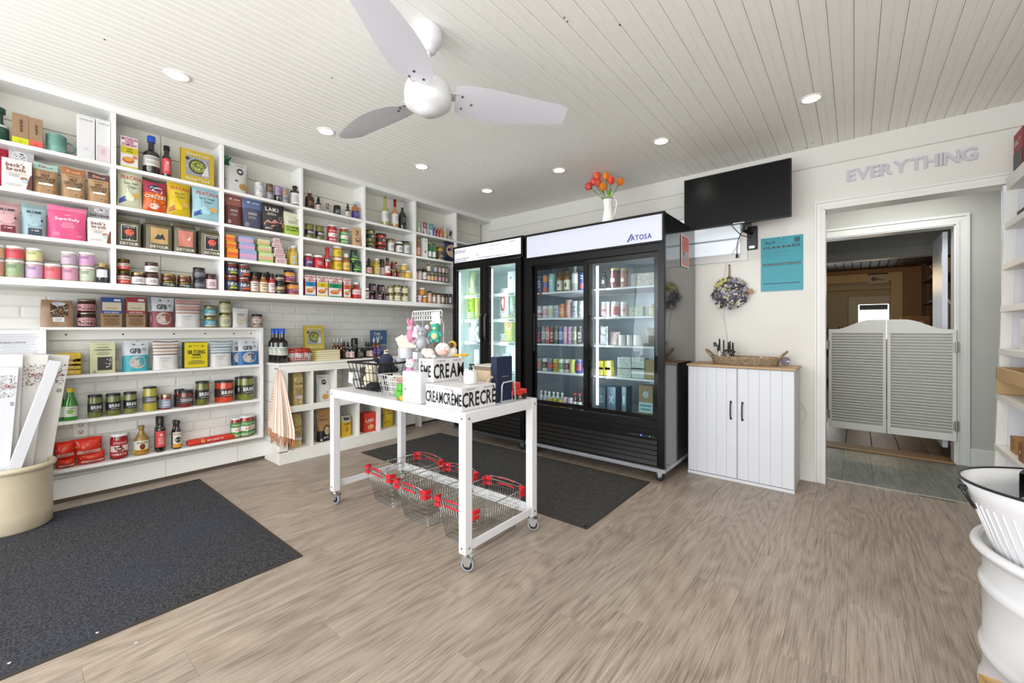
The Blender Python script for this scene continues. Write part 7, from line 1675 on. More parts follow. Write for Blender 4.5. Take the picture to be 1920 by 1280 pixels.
put('jar','U3',569,586,476,'purple-label preserve jar with white lid',dict(body='#8a2c2c',lid='#efefef',label='#5a3c82',items=[('t',.5,.5,.3,'JAM','#f0eaf6',1,.6),('r',0,.75,1,.95,'#c23a3a')]))
put('jar','U3',586.5,605.5,479,'bright red preserve jar with white lid',dict(body='#b01c2c',lid='#efefef',label='#cc2c3c',items=[('b',.2,.3,.8,.8,3,'#f4d8d8')]))
put('bottle','U3',607,620,464,'red ketchup bottle with black and white label',dict(body='#bc1c1a',cap='#a81818',nr=.55,s0=.50,s1=.72,ch=.16,label='#201c1a',band=(.34,.48),items=[('t',.5,.5,.7,'HELL','#f4f4f4',1,.8)]))
stackup('U3',624,641,[484,462],'jar','yellow mustard jar with orange base',dict(body='#c8862a',lid='#ece8e0',label='#e2c22c',items=[('b',.25,.3,.75,.8,3,'#9a7a1c')]))
put('jar','U3',618,627,487,'yellow jar half behind the mustard stack',dict(body='#c8862a',lid='#c09a4a',label='#dcc23c'),s=.09)
put('bottle','U3',641,656,476,'amber dressing bottle with white cap and yellow label',dict(body='#a8641e',cap='#eeeeee',nr=.5,cr=1.2,s0=.56,s1=.70,ch=.2,label='#e6c86a',band=(.10,.5),items=[('b',.2,.3,.8,.7,2,'#8a6a2a')]))
PESTO = dict(body='#1f5a28',lid='#1a1c1a',label='#173f22',items=[('r',0,.2,1,.4,'#8ad03c'),('b',.2,.5,.8,.85,2,'#a8c8a0')])
put('jar','U3',660,677,490,'green pesto jar, lower',PESTO); put('jar','U3',656,671,470,'green pesto jar stacked on top',PESTO,up=.088)
for a,b,t_,c,n in ((568,592,516,'#2a86b8','blue'),(590,615,518,'#e0c828','yellow'),(612,641,520,'#1c9468','green'),(640,657.5,523,'#e2683a','orange')):
    o = SOUP(c); o['sidec'] = '#a8202c'; put('carton','U4',a,b,t_,'red-sided soup carton with %s band' % n,o,d=.045,name='soup_carton')
put('bottle','U4',657.5,676,529,'small red sauce bottle with white shoulder and red label',dict(body='#9a1c1c',cap='#ebebeb',nr=.5,cr=1.15,s0=.58,s1=.72,ch=.14,label='#d0202a',band=(.04,.56),items=[('r',0,.42,1,.95,'#f0e2e2'),('b',.2,.5,.8,.8,2,'#c03a3a')]))
# --- fifth bay
WINE = lambda b,l,cap,foil=None,**k: dict(body=b,cap=cap,nr=.36,cr=1.12,s0=.50,s1=.66,ch=.08,label=l,band=(.14,.48),foil=foil,items=[('b',.2,.3,.8,.8,3,'#9aa0a0')],**k)
put('bottle','U1',715,729,368,'pale yellow-green wine bottle with white label',WINE('#b4b85a','#eceeea','#c9c07a','#c9c07a'))
put('bottle','U1',733,747.5,374,'rose wine bottle with red foil and white label',WINE('#cf9a62','#efece8','#b02030','#b02030'))
put('bottle','U1',747.5,761.5,375,'dark green sparkling wine bottle with pale foil',WINE('#15301a','#1c2418','#d9cfd0','#d9cfd0'))
stackup('U2',685.5,703,[454,431],'jar','olive jar with black label',BR_('#7c7e36','#4a4a20','BRI'))
stackup('U2',704,724,[461,439],'jar','red pepper jar with black label',BR_('#b03420','#2c1c14','BRI'))
put('jar','U2',726,739,448,'tall dip jar with dark lid and white label',PRES('#b0a07c','#dfe4e6','#6a5c44'))
put('jar','U2',741,755,454,'small white-lidded jar with black and white label',PRES('#3a3230','#eceaea','#eeeeee')); put('jar','U2',755.5,768,453,'green-grey jar with dark lid and pale label',PRES('#7c8458','#dfe2e2','#33332a'))
put('jar','U2',720,729,449,'dark jar behind red pepper stack',PRES('#3a2c22','#8a7a66','#3a342c'),s=.09); put('jar','U2',738,744,456,'sliver of dark jar in back row',PRES('#3a3230','#8a8484','#dddddd'),s=.09); put('jar','U2',751,758,452,'sliver of tall dark-lidded jar in back row',PRES('#7c8458','#c8cac0','#33332a'),s=.09)
put('bottle','U3',685,698,484,'black dropper-topped sauce bottle with pink label',dict(DRP,label='#e8b4b0'))
put('bottle','U3',700,713,485,'yellow dressing bottle with blue round label',dict(body='#cdaa34',cap='#e6e6e4',nr=.5,s0=.6,s1=.78,ch=.10,label='#cdaa34',band=(.1,.5),items=[('e',.5,.5,.36,.5,'#9ccbe0')])); put('bottle','U3',694,702,487,'yellow bottle half behind dropper bottle',dict(body='#c0a040',cap='#b0b0a8',nr=.5,s0=.6,s1=.78,ch=.10),s=.09)
put('bottle','U3',711,721.5,486,'dark brown sauce bottle with broad black cap',dict(body='#33201a',cap='#16120f',nr=.7,s0=.56,s1=.66,ch=.24,label='#caa79a',band=(.08,.5)),s=.04); put('bottle','U3',721,732,483.5,'tall red hot sauce bottle with white red label',dict(body='#8a2420',cap='#2a1a16',nr=.5,s0=.5,s1=.7,ch=.2,label='#eae2e0',band=(.1,.55),items=[('r',0,0,1,.2,'#c02a2a'),('b',.2,.4,.8,.8,2,'#c05050')]))
REDJ = dict(body='#5a1810',lid='#a08a4a',metal=1,label='#6a1c14',items=[('e',.62,.5,.28,.5,'#f0e2da'),('e',.62,.45,.12,.22,'#c06050')])
put('jar','U3',732,742.5,507,'mahogany jar with round white label, lower left',REDJ); put('jar','U3',742,752,507,'mahogany jar with round white label, lower right',REDJ); put('jar','U3',732.5,745.5,491,'mahogany jar with round white label, upper',REDJ,up=.085)
YEL = dict(body='#c89c34',lid='#ece8dc',label='#e6c860',items=[('b',.3,.3,.8,.7,2,'#a8742a')])
put('jar','U3',757,771,508,'yellow mustard jar with white lid, lower right',YEL); put('jar','U3',750.5,758,508,'yellow mustard jar, lower left',YEL,s=.05); put('jar','U3',751,763.5,495,'yellow mustard jar stacked on top',YEL,up=.078)
put('jar','U4',682.5,692,540,'slim jar with white lid and pink-white label',PRES('#5a3a3a','#ecdce0','#eeeeee'))
PUR = dict(body='#2a1424',lid='#17131a',label='#3a1c30',items=[('e',.6,.5,.28,.5,'#e6b8c4'),('b',.4,.4,.8,.6,1,'#8a4a64')])
put('jar','U4',700,715,547,'dark plum jar with pink round label, lower left',PUR); put('jar','U4',716.5,728,550,'dark plum jar with pink round label, lower right',PUR); put('jar','U4',691,704.5,532,'dark plum jar with pink round label, upper left',PUR,up=.085); put('jar','U4',707,721,534,'dark plum jar with pink round label, upper middle',PUR,up=.085); put('jar','U4',690,700,549,'dark plum jar in back row, lower',PUR,s=.06)
CRM = dict(body='#a89a68',lid='#8a8668',metal=1,label='#e8e2c2',items=[('e',.7,.55,.13,.25,'#5a5a3a'),('b',.15,.3,.5,.6,2,'#8a8462')])
for a,b,tt in ((727.5,737,[550,536]),(737,751.5,[549.5,534.5]),(752,765.5,[551,536])): stackup('U4',a,b,tt,'jar','cream-label spread jar',CRM)
# --- sixth bay
for a,b,t_,c,c2,lb in ((780.5,788,415.5,'#9cc47a','#eef2e6','green'),(789,799.5,417.5,'#a8384c','#f0e6e8','crimson'),(800,811.5,420,'#4ca8a4','#eaf2f2','teal')):
    put('carton','U1',a,b,t_,lb + ' and white small tea carton',dict(body=c2,items=[('r',0,.5,1,1,c),('p',[(0,0),(.5,0),(0,.5)],c),('b',.2,.6,.9,.9,3,'#f4f4f4')]),d=.03)
for a,b,t_,c,lb in ((811,818.5,423,'#8a6ab4','violet'),(818.5,824,424,'#c04a3c','red'),(823.5,830,424.5,'#e2702c','orange')):
    put('bottle','U1',a,b,t_,lb + ' small clip-top bottle',dict(body=c,cap='#d8d8da',nr=.5,s0=.62,s1=.74,ch=.14,cr=1.3))
put('jar','U1',830.5,838,426,'pale beige clip-top jar',dict(body='#cfc6a6',lid='#d8d6ca'))
t = thing('sprig_vase','clear little vase with dark dried sprigs','vase',(XF - .05,on(842,440,0,XF - .05)[1],2.1625))
q = MB(); q.lathe([(.016,0),(.018,.005),(.014,.04),(.016,.045)],P('#c9c2b4',.15),14); q.build('glass_vase',t); q = MB(); rr = random.Random(3)
for i in range(7): e = Vector((rr.uniform(-.02,.02),rr.uniform(-.01,.05),rr.uniform(.09,.12))); q.tube([(0,0,.02),e * .6,e],[.001,.003,.004],P('#2e3a26',.7),5)
q.build('sprigs',t)
put('bottle','U2',779.5,788.5,448,'amber sauce bottle with pink label',dict(body='#b06a1c',cap='#c8922c',nr=.45,s0=.56,s1=.72,ch=.14,label='#e8a48c',band=(.1,.5)))
put('carton','U2',789,802,447,'tall narrow white carton with small drawing',dict(body='#eeeeec',items=[('e',.5,.3,.14,.06,'#3a3a40'),('b',.3,.8,.7,.9,2,'#b8b8bc')]),d=.035)
put('bottle','U2',801.5,809.5,455,'green glass bottle with gold cap and white label',dict(body='#1f7a2c',cap='#c8b060',nr=.5,s0=.5,s1=.74,ch=.08,label='#e8ece6',band=(.12,.45))); put('bottle','U2',809.5,817.5,456,'green glass bottle with green cap and white label',dict(body='#1f8a34',cap='#1a6a2c',nr=.5,s0=.5,s1=.74,ch=.08,label='#e8ece6',band=(.12,.45)))
put('jar','U2',818,832,464,'mustard jar with gold lid and grey arched label',dict(body='#c0a23c',lid='#b89a3c',metal=1,label='#5a5648',items=[('b',.2,.2,.8,.5,2,'#e8e2c8')]))
put('bag','U2',832,858,452,'navy pita chip bag with pale disc poking past the shelf',dict(body='#1e2350',sty='pillow',items=[('e',.5,.52,.42,.30,'#d9b89a'),('n',.25,.35,.8,.7,8,['#b8845c','#e8ccb0'],2,.07),('r',.05,.93,.95,.99,'#b85a2c'),('t',.5,.56,.12,'PITA','#5a3020',1,.5)]),name='snack_bag')
for a,b,lb in ((776,783,'left'),(783,791,'right')): put('jar','U3',a,b,505,'small jar with black lid and pink floral label',dict(body='#b8a89c',lid='#18181a',label='#e0c4bc',items=[('n',.1,.1,.9,.9,8,['#a85a5a','#f0e8e4'],2,.1)]))
put('jar','U3',791,800.5,504,'black-lidded dark jar with white label',PRES('#2c2624','#eceaea','#121214'))
MIX = (('#e6e0cc','#e8c48c'),('#a8c0cc','#e0a87c'),('#c8a0a8','#c8a0c0'),('#e8dcd0','#d8a0a8'),('#b8a89c','#a8c0a0'))
for i,(a,b,t1,t2) in enumerate(((799.5,807.5,511,492),(813,820,512,494),(820.5,828,513,495),(828,834.5,514,496),(834.5,840.5,515,497))):
    stackup('U3',a,b,[t1,t2],'bottle','little tonic bottle with pastel label',[dict(body='#6a6a54',cap='#b8b4a0',nr=.5,s0=.66,s1=.82,ch=.1,label=MIX[i][1],band=(.15,.6)),dict(body='#6a6a54',cap='#b8b4a0',nr=.5,s0=.66,s1=.82,ch=.1,label=MIX[i][0],band=(.15,.6))])
put('bottle','U3',807,813.5,512,'single little tonic bottle in gap between stacks',dict(body='#6a6a54',cap='#b8b4a0',nr=.5,s0=.66,s1=.82,ch=.1,label='#e8c8a0',band=(.15,.6)))
stackup('U4',774.5,781.5,[554,539.5],'jar','magenta jar with white lid',dict(body='#9a1c4c',lid='#f0f0f0',label='#a82058',items=[('b',.2,.3,.8,.7,2,'#f0c8d8')]))
put('jar','U4',781.5,791,554,'pale grey jar with red stripe',dict(body='#c8ccd4',lid='#f0f0f0',label='#dfe0e6',items=[('r',0,.2,1,.4,'#d86a5a')])); put('jar','U4',791.5,800,554.5,'orange jar with white lid, lower',dict(body='#d2742c',lid='#f0f0f0',label='#eca03c')); put('jar','U4',785,796.5,540,'orange jar with white lid, upper',dict(body='#d2742c',lid='#f0f0f0',label='#eca03c'),up=.078)
for i,(a,b,t_,c,l) in enumerate(((801,809.5,546,'#c8a07a','#ecc8bc'),(810,817.5,549,'#b08a5a','#eceae6'),(818.5,826,550,'#e0d0bc','#eadccf'),(826.5,834,550.5,'#8a6a4a','#ecd4cc'),(834,840.5,551,'#4a4c44','#8a8a80'),(841,847.5,551,'#5a5a58','#d8d8d6'))):
    put('jar','U4',a,b,t_,'tall spice jar with black lid',dict(body=c,lid='#101012',lh=.016,label=l,band=(.2,.75)),name='spice_jar')
# ------------------------------------------------------------------ low rack
put('bag','L0',76,136,563,'kraft paper granola bag with window and oval label',dict(body='#ad8c6c',sty='block',items=[('r',.28,.38,.84,.86,'#3a2c22'),('n',.30,.40,.82,.80,70,['#c98a4c','#a8642c','#e0b074','#7a4a24','#efe0c4'],3,.035),('e',.54,.87,.22,.085,'#e6e8ee'),('r',.36,.20,.72,.36,'#eeeeee'),('b',.4,.23,.68,.33,3,'#77777c')]),d=.08)
HON = dict(body='#3a0f10',lid='#b9b4a8',metal=1,lh=.012,label='#dfa2a6',band=(.10,.70),items=[('t',.55,.70,.20,'HOTTEA','#2a1214',1,.6),('t',.55,.30,.34,'HONEY','#2a1214',1,.7),('e',.18,.5,.06,.1,'#2a1214')])
stackup('L0',144,180,[585,561],'jar','dark honey jar with pink label and silver lid',HON)
def dark(a,b,t_,c,lab): put('carton','L0',a,b,t_,lab,dict(body='#a8835e',items=[('r',0,.46,1,1,c),('r',.06,.56,.96,.84,'#d9cdb4'),('t',.5,.64,.05,'DARAMA','#9c7a4a',1,.7),('r',.60,.88,.92,.95,'#e8e4e4'),('t',.5,.50,.045,'SHORTBREAD','#e6e0e4',1,.7),('t',.5,.38,.065,'DARAMA','#2c1e14',1,.84),('b',.1,.06,.9,.32,6,'#5a4432')]),d=.055,name='snack_carton')
dark(187,229,558,'#1c4a96','blue-topped pouch in kraft sleeve'); dark(234,273,558,'#a8243c','crimson-topped pouch in kraft sleeve')
GFB = lambda c,cs: dict(body='#d9dee6',items=[('r',0,0,1,.54,c),('e',.52,.30,.34,.21,'#d9d2ca'),('n',.24,.14,.80,.46,60,cs,3,.035),('t',.44,.69,.16,'GFB','#24262c',1,.46),('r',.72,.68,.86,.78,'#9aa2ae'),('e',.38,.90,.05,.03,'#6a7078'),('e',.74,.90,.05,.03,'#6a7078')])
CS1 = ['#c9a27c','#8a5a3a','#f0e4d4','#e0b0a0','#a87450']
put('bag','L0',276,300,560,'second grey-topped bite bag showing behind the first',GFB('#8a4448',CS1),s=.06,d=.03)
put('bag','L0',283,326,558,'grey over dusty red bite bag with nut cluster',GFB('#9a5054',CS1),d=.05)
def strp(cell,a,b,t_,cs,lab): put('bag',cell,a,b,t_,lab,dict(body='#eeebe8',items=[('r',0,.50 + .055 * i,1,.50 + .055 * i + .032,cs[i % len(cs)]) for i in range(9)] + [('t',.45,.40,.035,'WONDERING','#a8a8b0',1,.5),('b',.3,.26,.6,.36,3,'#d0d0d6')]),d=.05)
strp('L0',328,375,562,['#b86a52','#d9cfc4','#8a3c38','#c9876a'],'white pouch with rust-red striped top')
stackup('L0',382,406,[593,573],'jar','flat jar with turquoise label and gold lid',dict(body='#8a8a62',lid='#b8b090',metal=1,label='#4fa6bc',items=[('b',.2,.3,.8,.8,2,'#dff0f2'),('r',0,.0,1,.2,'#e2dcc0')]))
stackup('L0',410.5,433,[587,565],'jar','cream honey jar with yellow-grey label and gold lid',dict(body='#d2c896',lid='#a89c74',metal=1,label='#dedaba',items=[('b',.2,.2,.8,.85,4,'#8a8a6c')]))
put('bag','L0',436,465,578,'small white zip pouch with clear oval',dict(body='#e9e8e8',items=[('e',.5,.40,.32,.28,'#ddd4c0'),('e',.5,.68,.3,.06,'#b0aeb0'),('b',.3,.36,.7,.44,1,'#c8bca4')]),d=.04)
put('jar','L0',471,492,589,'small jar with brown lid and pink patterned label',dict(body='#b8a090',lid='#3a2a26',label='#ddcabc',items=[('t',.5,.25,.34,'MOON','#2c2622',1,.84),('e',.35,.72,.1,.16,'#b09084')]))
for i in range(5): put('carton','L1',100,152.5,660 + 0,'x',dict(body='#e8c22c'),d=.08,name='patterned_box') if False else None
for i in range(4):
    r = put('tin','L1',101,152.5,690 - 9.6 * i,'flat yellow box dotted with orange fruit print',dict(body='#e6c42e',items=[('n',.02,.08,.98,.92,34,['#c8862a','#7a4a1c','#e08a2c'],i + 3,.028),('b',.2,.3,.75,.7,2,'#f4e8c0')]),up=.0268 * i + .001,d=.085,name='patterned_box',cat='box')
put('carton','L1',167,216,641,'cream biscuit carton with dark square picture',dict(body='#dfe0b4',items=[('e',.5,.93,.3,.03,'#c9cb9a'),('t',.5,.83,.04,'HOWARD','#5a5c48',1,.5),('t',.5,.75,.05,'CRISPBREAD','#4a4c3c',1,.72),('b',.2,.58,.8,.7,3,'#8a8c70'),('r',.28,.10,.86,.52,'#3a3836'),('n',.58,.12,.84,.5,14,['#e2e0da','#b8b6b0'],2,.06),('e',.16,.06,.06,.04,'#3a3a34'),('e',.16,.06,.04,.025,'#dfe0b4')]),d=.06)
put('bag','L1',228,250,643,'teal bite bag edge behind front one',GFB('#2fa2b0',CS1),s=.055,d=.03)
put('bag','L1',232,279,640,'grey over teal bite bag with nut cluster',GFB('#3db6c4',CS1),d=.05)
strp('L1',286,334,638,['#6a2c34','#e2d6c4','#b08a66','#ece4da'],'white pouch with brown and tan striped top')
put('carton','L1',341,389,641,'bright yellow jerky carton with black lettering',dict(body='#1c1a14',items=[('r',.03,.02,1,.98,'#ecd814'),('e',.26,.84,.07,.04,'#a89a1c'),('e',.78,.84,.07,.04,'#a89a1c'),('t',.52,.86,.04,'Kalahari','#2a2818',0,.3),('t',.53,.62,.15,'BILTONG','#1c1c18',1,.72),('r',.36,.48,.70,.53,'#2a2818'),('b',.2,.36,.85,.45,2,'#5a5420'),('b',.16,.14,.88,.30,4,'#5a5a3a')]),d=.05)
strp('L1',393,434,638,['#3a6a86','#e2e6e8','#7ab0c0','#dfe8ea'],'white pouch with blue striped top')
put('bag','L1',433,458,639,'blue bite bag half behind front one',GFB('#1f6298',CS1),s=.055,d=.03)
put('bag','L1',446,484,637,'grey over deep blue bite bag with nut cluster',GFB('#256ea8',CS1),d=.05)
put('bottle','L2',118,146,727,'green lime juice bottle with yellow cap',dict(body='#2f8a1e',cap='#e2c81e',nr=.5,cr=1.1,s0=.46,s1=.82,ch=.13,label='#e0e8d4',band=(.12,.44),items=[('e',.45,.5,.18,.2,'#7ab03c'),('b',.3,.7,.8,.9,1,'#8a9a80')]))
put('bottle','L2',107,122,729,'second green lime juice bottle behind box edge',dict(body='#2f8a1e',cap='#e2c81e',nr=.5,cr=1.1,s0=.46,s1=.82,ch=.13,label='#e0e8d4',band=(.12,.44)),s=.05)
G1 = '#6e7430'
put('jar','L2',164,192,739.5,'olive pickle jar with black label, first of three short',BR_(G1,t='URINE'[0:0] + 'BRINE')); put('jar','L2',198,226,737,'olive pickle jar with black label turned right, second short',BR_(G1)); put('jar','L2',231,256.5,734,'olive pickle jar with slanted black label, third short',BR_('#7a8040'))
put('jar','L2',267,295,724.5,'tall yellow bean pickle jar with grey label',dict(body='#b8aa3c',lid='#1a1a1c',lh=.010,label='#5c5c5e',band=(.36,.66),items=[('b',.2,.25,.85,.75,2,'#dcdcd6')]))
put('jar','L2',301,321,738.5,'small red jar with gold lid and grey-white label',dict(body='#8a2c24',lid='#b8aa84',metal=1,label='#9aa4b4',items=[('b',.2,.2,.8,.8,2,'#e0e4ec')])); put('jar','L2',295,306,739,'small red jar half hidden behind its twin',dict(body='#6a2420',lid='#a89a74',label='#8a92a0'),s=.06)
put('jar','L2',333,362,731,'wide dark red relish jar with grey label, front one',dict(body='#7a2a1e',lid='#1a1a1c',label='#555558',band=(.28,.72),items=[('b',.15,.25,.85,.75,2,'#dcdcdc')])); put('jar','L2',326,346,729,'wide dark red relish jar at back left',dict(body='#6a241c',lid='#1a1a1c',label='#33333a'),s=.065)
put('jar','L2',366,392,714,'tall olive pickle jar with black label',BR_('#6a6e2c')); put('jar','L2',406,437,712.5,'tall orange-red carrot pickle jar with black label',BR_('#d8482a')); put('jar','L2',447,475.5,705,'tall green pickle jar with black label at right end',BR_('#7c8230'))
put('jar','L2',440,460,706,'tall green pickle jar behind right end one',BR_('#5c6228'),s=.06); put('jar','L2',402,420,713,'tall orange pickle jar behind front one',BR_('#c04024'),s=.06)
PAST = lambda sd: dict(body='#dc3420',sty='pillow',seed=sd,rough=.25,items=[('r',.12,.18,.95,.36,'#eec9bc'),('t',.55,.27,.12,'FUSILLI','#c83a28',1,.6),('p',[(.05,.62),(.5,.72),(.95,.60),(.92,.54),(.5,.64),(.08,.54)],'#e8873c')])
def pasta(a,b,t_,up,lab,sd):
    r = put('bag','L3',a,b,t_,lab,PAST(sd),up=up,d=.095,s=.012,name='pasta_bag')
pasta(104,142,857,.001,'red pasta pack, lower left',1); pasta(100,141,827,.055,'red pasta pack, upper left',2); pasta(144,197,846,.001,'red pasta pack, lower right',3); pasta(136,192,820,.053,'red pasta pack, upper right',4)
put('jar','L3',206,240,812,'big red tomato sauce jar with white lid',dict(body='#8a1418',lid='#e9e9ec',lh=.014,label='#b81c26',band=(.12,.84),items=[('r',0,.30,1,.66,'#f0e4e0'),('n',.2,.26,.7,.6,14,['#b8242a','#8a1018','#3a2a22'],3,.09),('t',.5,.82,.11,'LITTLE RAGU','#f4e8e6',1,.6),('t',.45,.14,.12,'TOMATO','#f4e8e6',1,.7)]))
put('bottle','L3',250,279.5,797,'round-shouldered amber dressing bottle with white-gold label',dict(body='#9c7a2a',cap='#8a7434',nr=.34,cr=1.2,s0=.45,s1=.82,ch=.10,label='#ece6d4',band=(.08,.50),items=[('r',0,0,1,.28,'#e0a828'),('t',.5,.84,.12,"SIDEKICK",'#5a3a1c',1,.6),('e',.5,.52,.14,.24,'#7a2c1c'),('t',.5,.14,.14,'DRESSING','#7a2c1c',1,.7)]))
put('bottle','L3',291,310.5,781,'tall black sauce bottle with coral label',dict(body='#16100f',cap='#0f0f10',nr=.66,cr=1.06,s0=.64,s1=.74,ch=.2,label='#dc4a4c',band=(.14,.60),items=[('e',.5,.76,.14,.1,'#f2b4b0'),('b',.2,.16,.8,.6,6,'#f6c8c4')])); put('bottle','L3',289,306,780,'black sauce bottle behind coral-label one',dict(body='#16100f',cap='#0f0f10',nr=.66,cr=1.06,s0=.64,s1=.74,ch=.2),s=.06)
put('bottle','L3',323.5,341,788,'dark syrup bottle with orange and white label',dict(body='#1c1210',cap='#101010',nr=.5,cr=1.2,s0=.56,s1=.78,ch=.12,label='#e8e6dc',band=(.06,.60),items=[('r',0,0,1,.24,'#e8a024'),('e',.5,.50,.24,.2,'#3a3a2c'),('t',.5,.88,.1,'MAPLE','#c87a1c',1,.7)])); put('bottle','L3',321,334,787,'dark syrup bottle behind orange-label one',dict(body='#1c1210',cap='#101010',nr=.5,cr=1.2,s0=.56,s1=.78,ch=.12),s=.06)
a_ = on(350,830,0,.08)[1]; b_ = on(440,815,0,.08)[1]
for k,(dx_,z_,lb) in enumerate(((.028,.0,'front'),(-.022,.006,'rear'))):
    t = thing('spaghetti_pack','long red spaghetti pack lying on bottom shelf of low rack, %s one' % lb,'pasta',(.06 + dx_,(a_ + b_) / 2 + .01 * k,.2466),(0,0,R(90)),'spaghetti packs on the bottom shelf')
    L_ = b_ - a_; q = MB()
    q.grid(lambda u,v: ((u - .5) * L_,(.024 if .06 < u < .94 else .016) * math.cos(2 * PI * v) ,.021 + (.020 if .05 < u < .95 else .010) * math.sin(2 * PI * v) + .001 * math.sin(40 * u)),16,12,P('#dc3622',.25)); q.build('pack_body',t)
    m = MB(); decals(m,lambda u,v,o_=0: ((u - .5) * L_,-.0240 * math.cos((v - .3) * 1.4) - o_ * 2,.021 + .020 * math.sin((v - .3) * 1.4 + .1)),L_,.03,[('r',.26,.05,.34,.95,'#d89a4c'),('t',.55,.5,.5,'SPAGHETTI','#f2ddd4',1,.36)],4,2,.002); m.build('print',t)
put('jar','L3',432,452,783,'tomato sauce jar with green label, left one',RAGU('#3f9a3c')); put('jar','L3',449,472.5,779,'tomato sauce jar with green label, front right',RAGU('#3f9a3c'),s=.006); put('jar','L3',465,478,778,'tomato sauce jar with green label, behind right',RAGU('#2f7a2c'),s=.06)

# ------------------------------------------------------------------ drinks and food behind the glass doors
def yput(kind,pl,pr,pt,y,z,lab,o=None,d=.06,yaw=0,name=None,cat=None,group=None,**kw):
    o = dict(o or {}); o.update(kw); rnd = kind in ('jar','bottle','can')
    xa = on(pl,600,1,y if rnd else y - d / 2)[0]; xb = on(pr,600,1,y if rnd else y - d / 2)[0]; dd = ray((pl + pr) / 2,600); cs = abs(dd[1]) / math.hypot(dd[0],dd[1])
    w_ = (xb - xa) * (cs if rnd else 1); xc = (xa + xb) / 2; h = hz((pl + pr) / 2,pt,xc,y) - z
    fn,nm,ct = KIND[kind]; t = thing(name or nm,lab,cat or ct,(xc,y,z + .0008),(0,0,R(yaw)),group); fn(t,w_,max(.025,h),w_ if rnd else d,o); return t
SW = ['top','second','third','fourth','floor']
def canrow(z,x0,n,w_,h,cols,y,lab,group,gap=.003,kind='can'):
    for i in range(n):
        c = cols[i % len(cols)]; c = c if isinstance(c,tuple) else (c,shade(c,.5) if i % 2 else '#f0f0f0')
        t = thing('drink_can' if kind == 'can' else 'drink_bottle',lab + ', ' + ORD[i] + ' from left' if n > 1 else lab,'can' if kind == 'can' else 'bottle',(x0 + w_ / 2 + i * (w_ + gap),y + (.004 if i % 2 else 0),z + .0008),group=group)
        it = [('r',.1,.25,.9,.72,c[1]),('b',.25,.35,.75,.62,3,shade(c[0],.8))] if i % 3 else [('e',.5,.5,.32,.2,c[1]),('b',.2,.12,.8,.25,2,c[1])]
        if kind == 'can': k_can(t,w_,h,w_,dict(body=c[0],items=it))
        else: k_bottle(t,w_,h,w_,dict(body=c[0],cap=c[1],nr=.45,s0=.55,s1=.75,ch=.12,label='#eef0f2'))
CYF = KY0 + .155
zl = [1.493,1.255,1.018,.760,.445]
for a,b,t_,k,o,lb in ((1008,1018,520,'can',dict(body='#4a5a8a',items=[('b',.2,.3,.8,.8,3,'#c8d0e8')]),'slate blue can'),(1018,1029,516,'can',dict(body='#5a6aa0',items=[('r',0,.6,1,.95,'#e88a4a'),('r',0,.05,1,.3,'#d0563c')]),'blue and orange can'),(1029,1042,514,'can',dict(body='#9cccc4',items=[('b',.3,.4,.7,.7,2,'#e8f4f0')]),'large mint green can')):
    yput(k,a,b,t_,CYF,zl[0],lb + ' on top shelf behind left sliding door',o,group='drinks on the top shelf, left cooler door')
for a,b,t_,lb in ((1044,1056,506,'left'),(1057,1071,504,'right')): yput('bottle',a,b,t_,CYF,zl[0],'amber square bottle with cream label on cooler top shelf, %s one' % lb,dict(body='#8a5a24',cap='#2a2420',nr=.4,s0=.62,s1=.75,ch=.1,label='#e8e2cc',band=(.06,.5),items=[('e',.5,.5,.1,.2,'#3a3a34')]),group='drinks on the top shelf, left cooler door')
yput('bottle',1072,1085,498,CYF,zl[0],'clear tall bottle with white label on cooler top shelf',dict(body='#b8b8b4',cap='#a8a8a8',nr=.4,s0=.68,s1=.8,ch=.1,label='#e8eaec',band=(.3,.66)),group='drinks on the top shelf, left cooler door')
yput('can',1087,1096,512,CYF,zl[0],'blue and pink can at post end of cooler top shelf',dict(body='#4a5aa8',items=[('r',0,.1,1,.4,'#e06a7a'),('b',.2,.6,.8,.9,2,'#e8e8f0')]),group='drinks on the top shelf, left cooler door')
X2 = on(1008,600,1,CYF)[0]; cell = (on(1095,600,1,CYF)[0] - X2)
canrow(zl[1],X2,4,cell / 8.3,.115,['#d0c2c8',('#dfe2e2','#e0a0b8'),('#dcdccc','#c8c890'),('#cfcbe0','#8a86c0')],CYF,'pale sparkling water can on second shelf behind left door','pale cans on the second cooler shelf')
canrow(zl[1],X2 + cell * .50,1,cell / 7.4,.125,[('#d88a5a','#e8b890')],CYF,'orange can on second shelf behind left door','pale cans on the second cooler shelf')
canrow(zl[1],X2 + cell * .64,1,cell / 8.2,.160,[('#d9a8a8','#e8c8c4')],CYF,'tall rose pink can on second shelf behind left door','pale cans on the second cooler shelf')
canrow(zl[1],X2 + cell * .77,2,cell / 8.6,.145,[('#cfd2d6','#8a92a0'),('#c2c8d4','#dfe4ea')],CYF,'silver can on second shelf behind left door','pale cans on the second cooler shelf')
canrow(zl[2],X2,10,cell / 10.8,.155,[('#2a3448','#c04a4a'),('#8a8c96','#c8cad0'),('#c8605a','#e8b8a8'),('#7a3838','#d8c8b8'),('#5a6a62','#b8a0a0'),('#4a6aa8','#c8d4e8'),('#d09ab8','#e8c8d8'),('#cfa4c8','#e2cade'),('#8a8c74','#c8c8b0'),('#3a3a40','#d8d8d8')],CYF,'slim tall can on third shelf behind left sliding door','slim cans on the third cooler shelf',.002)
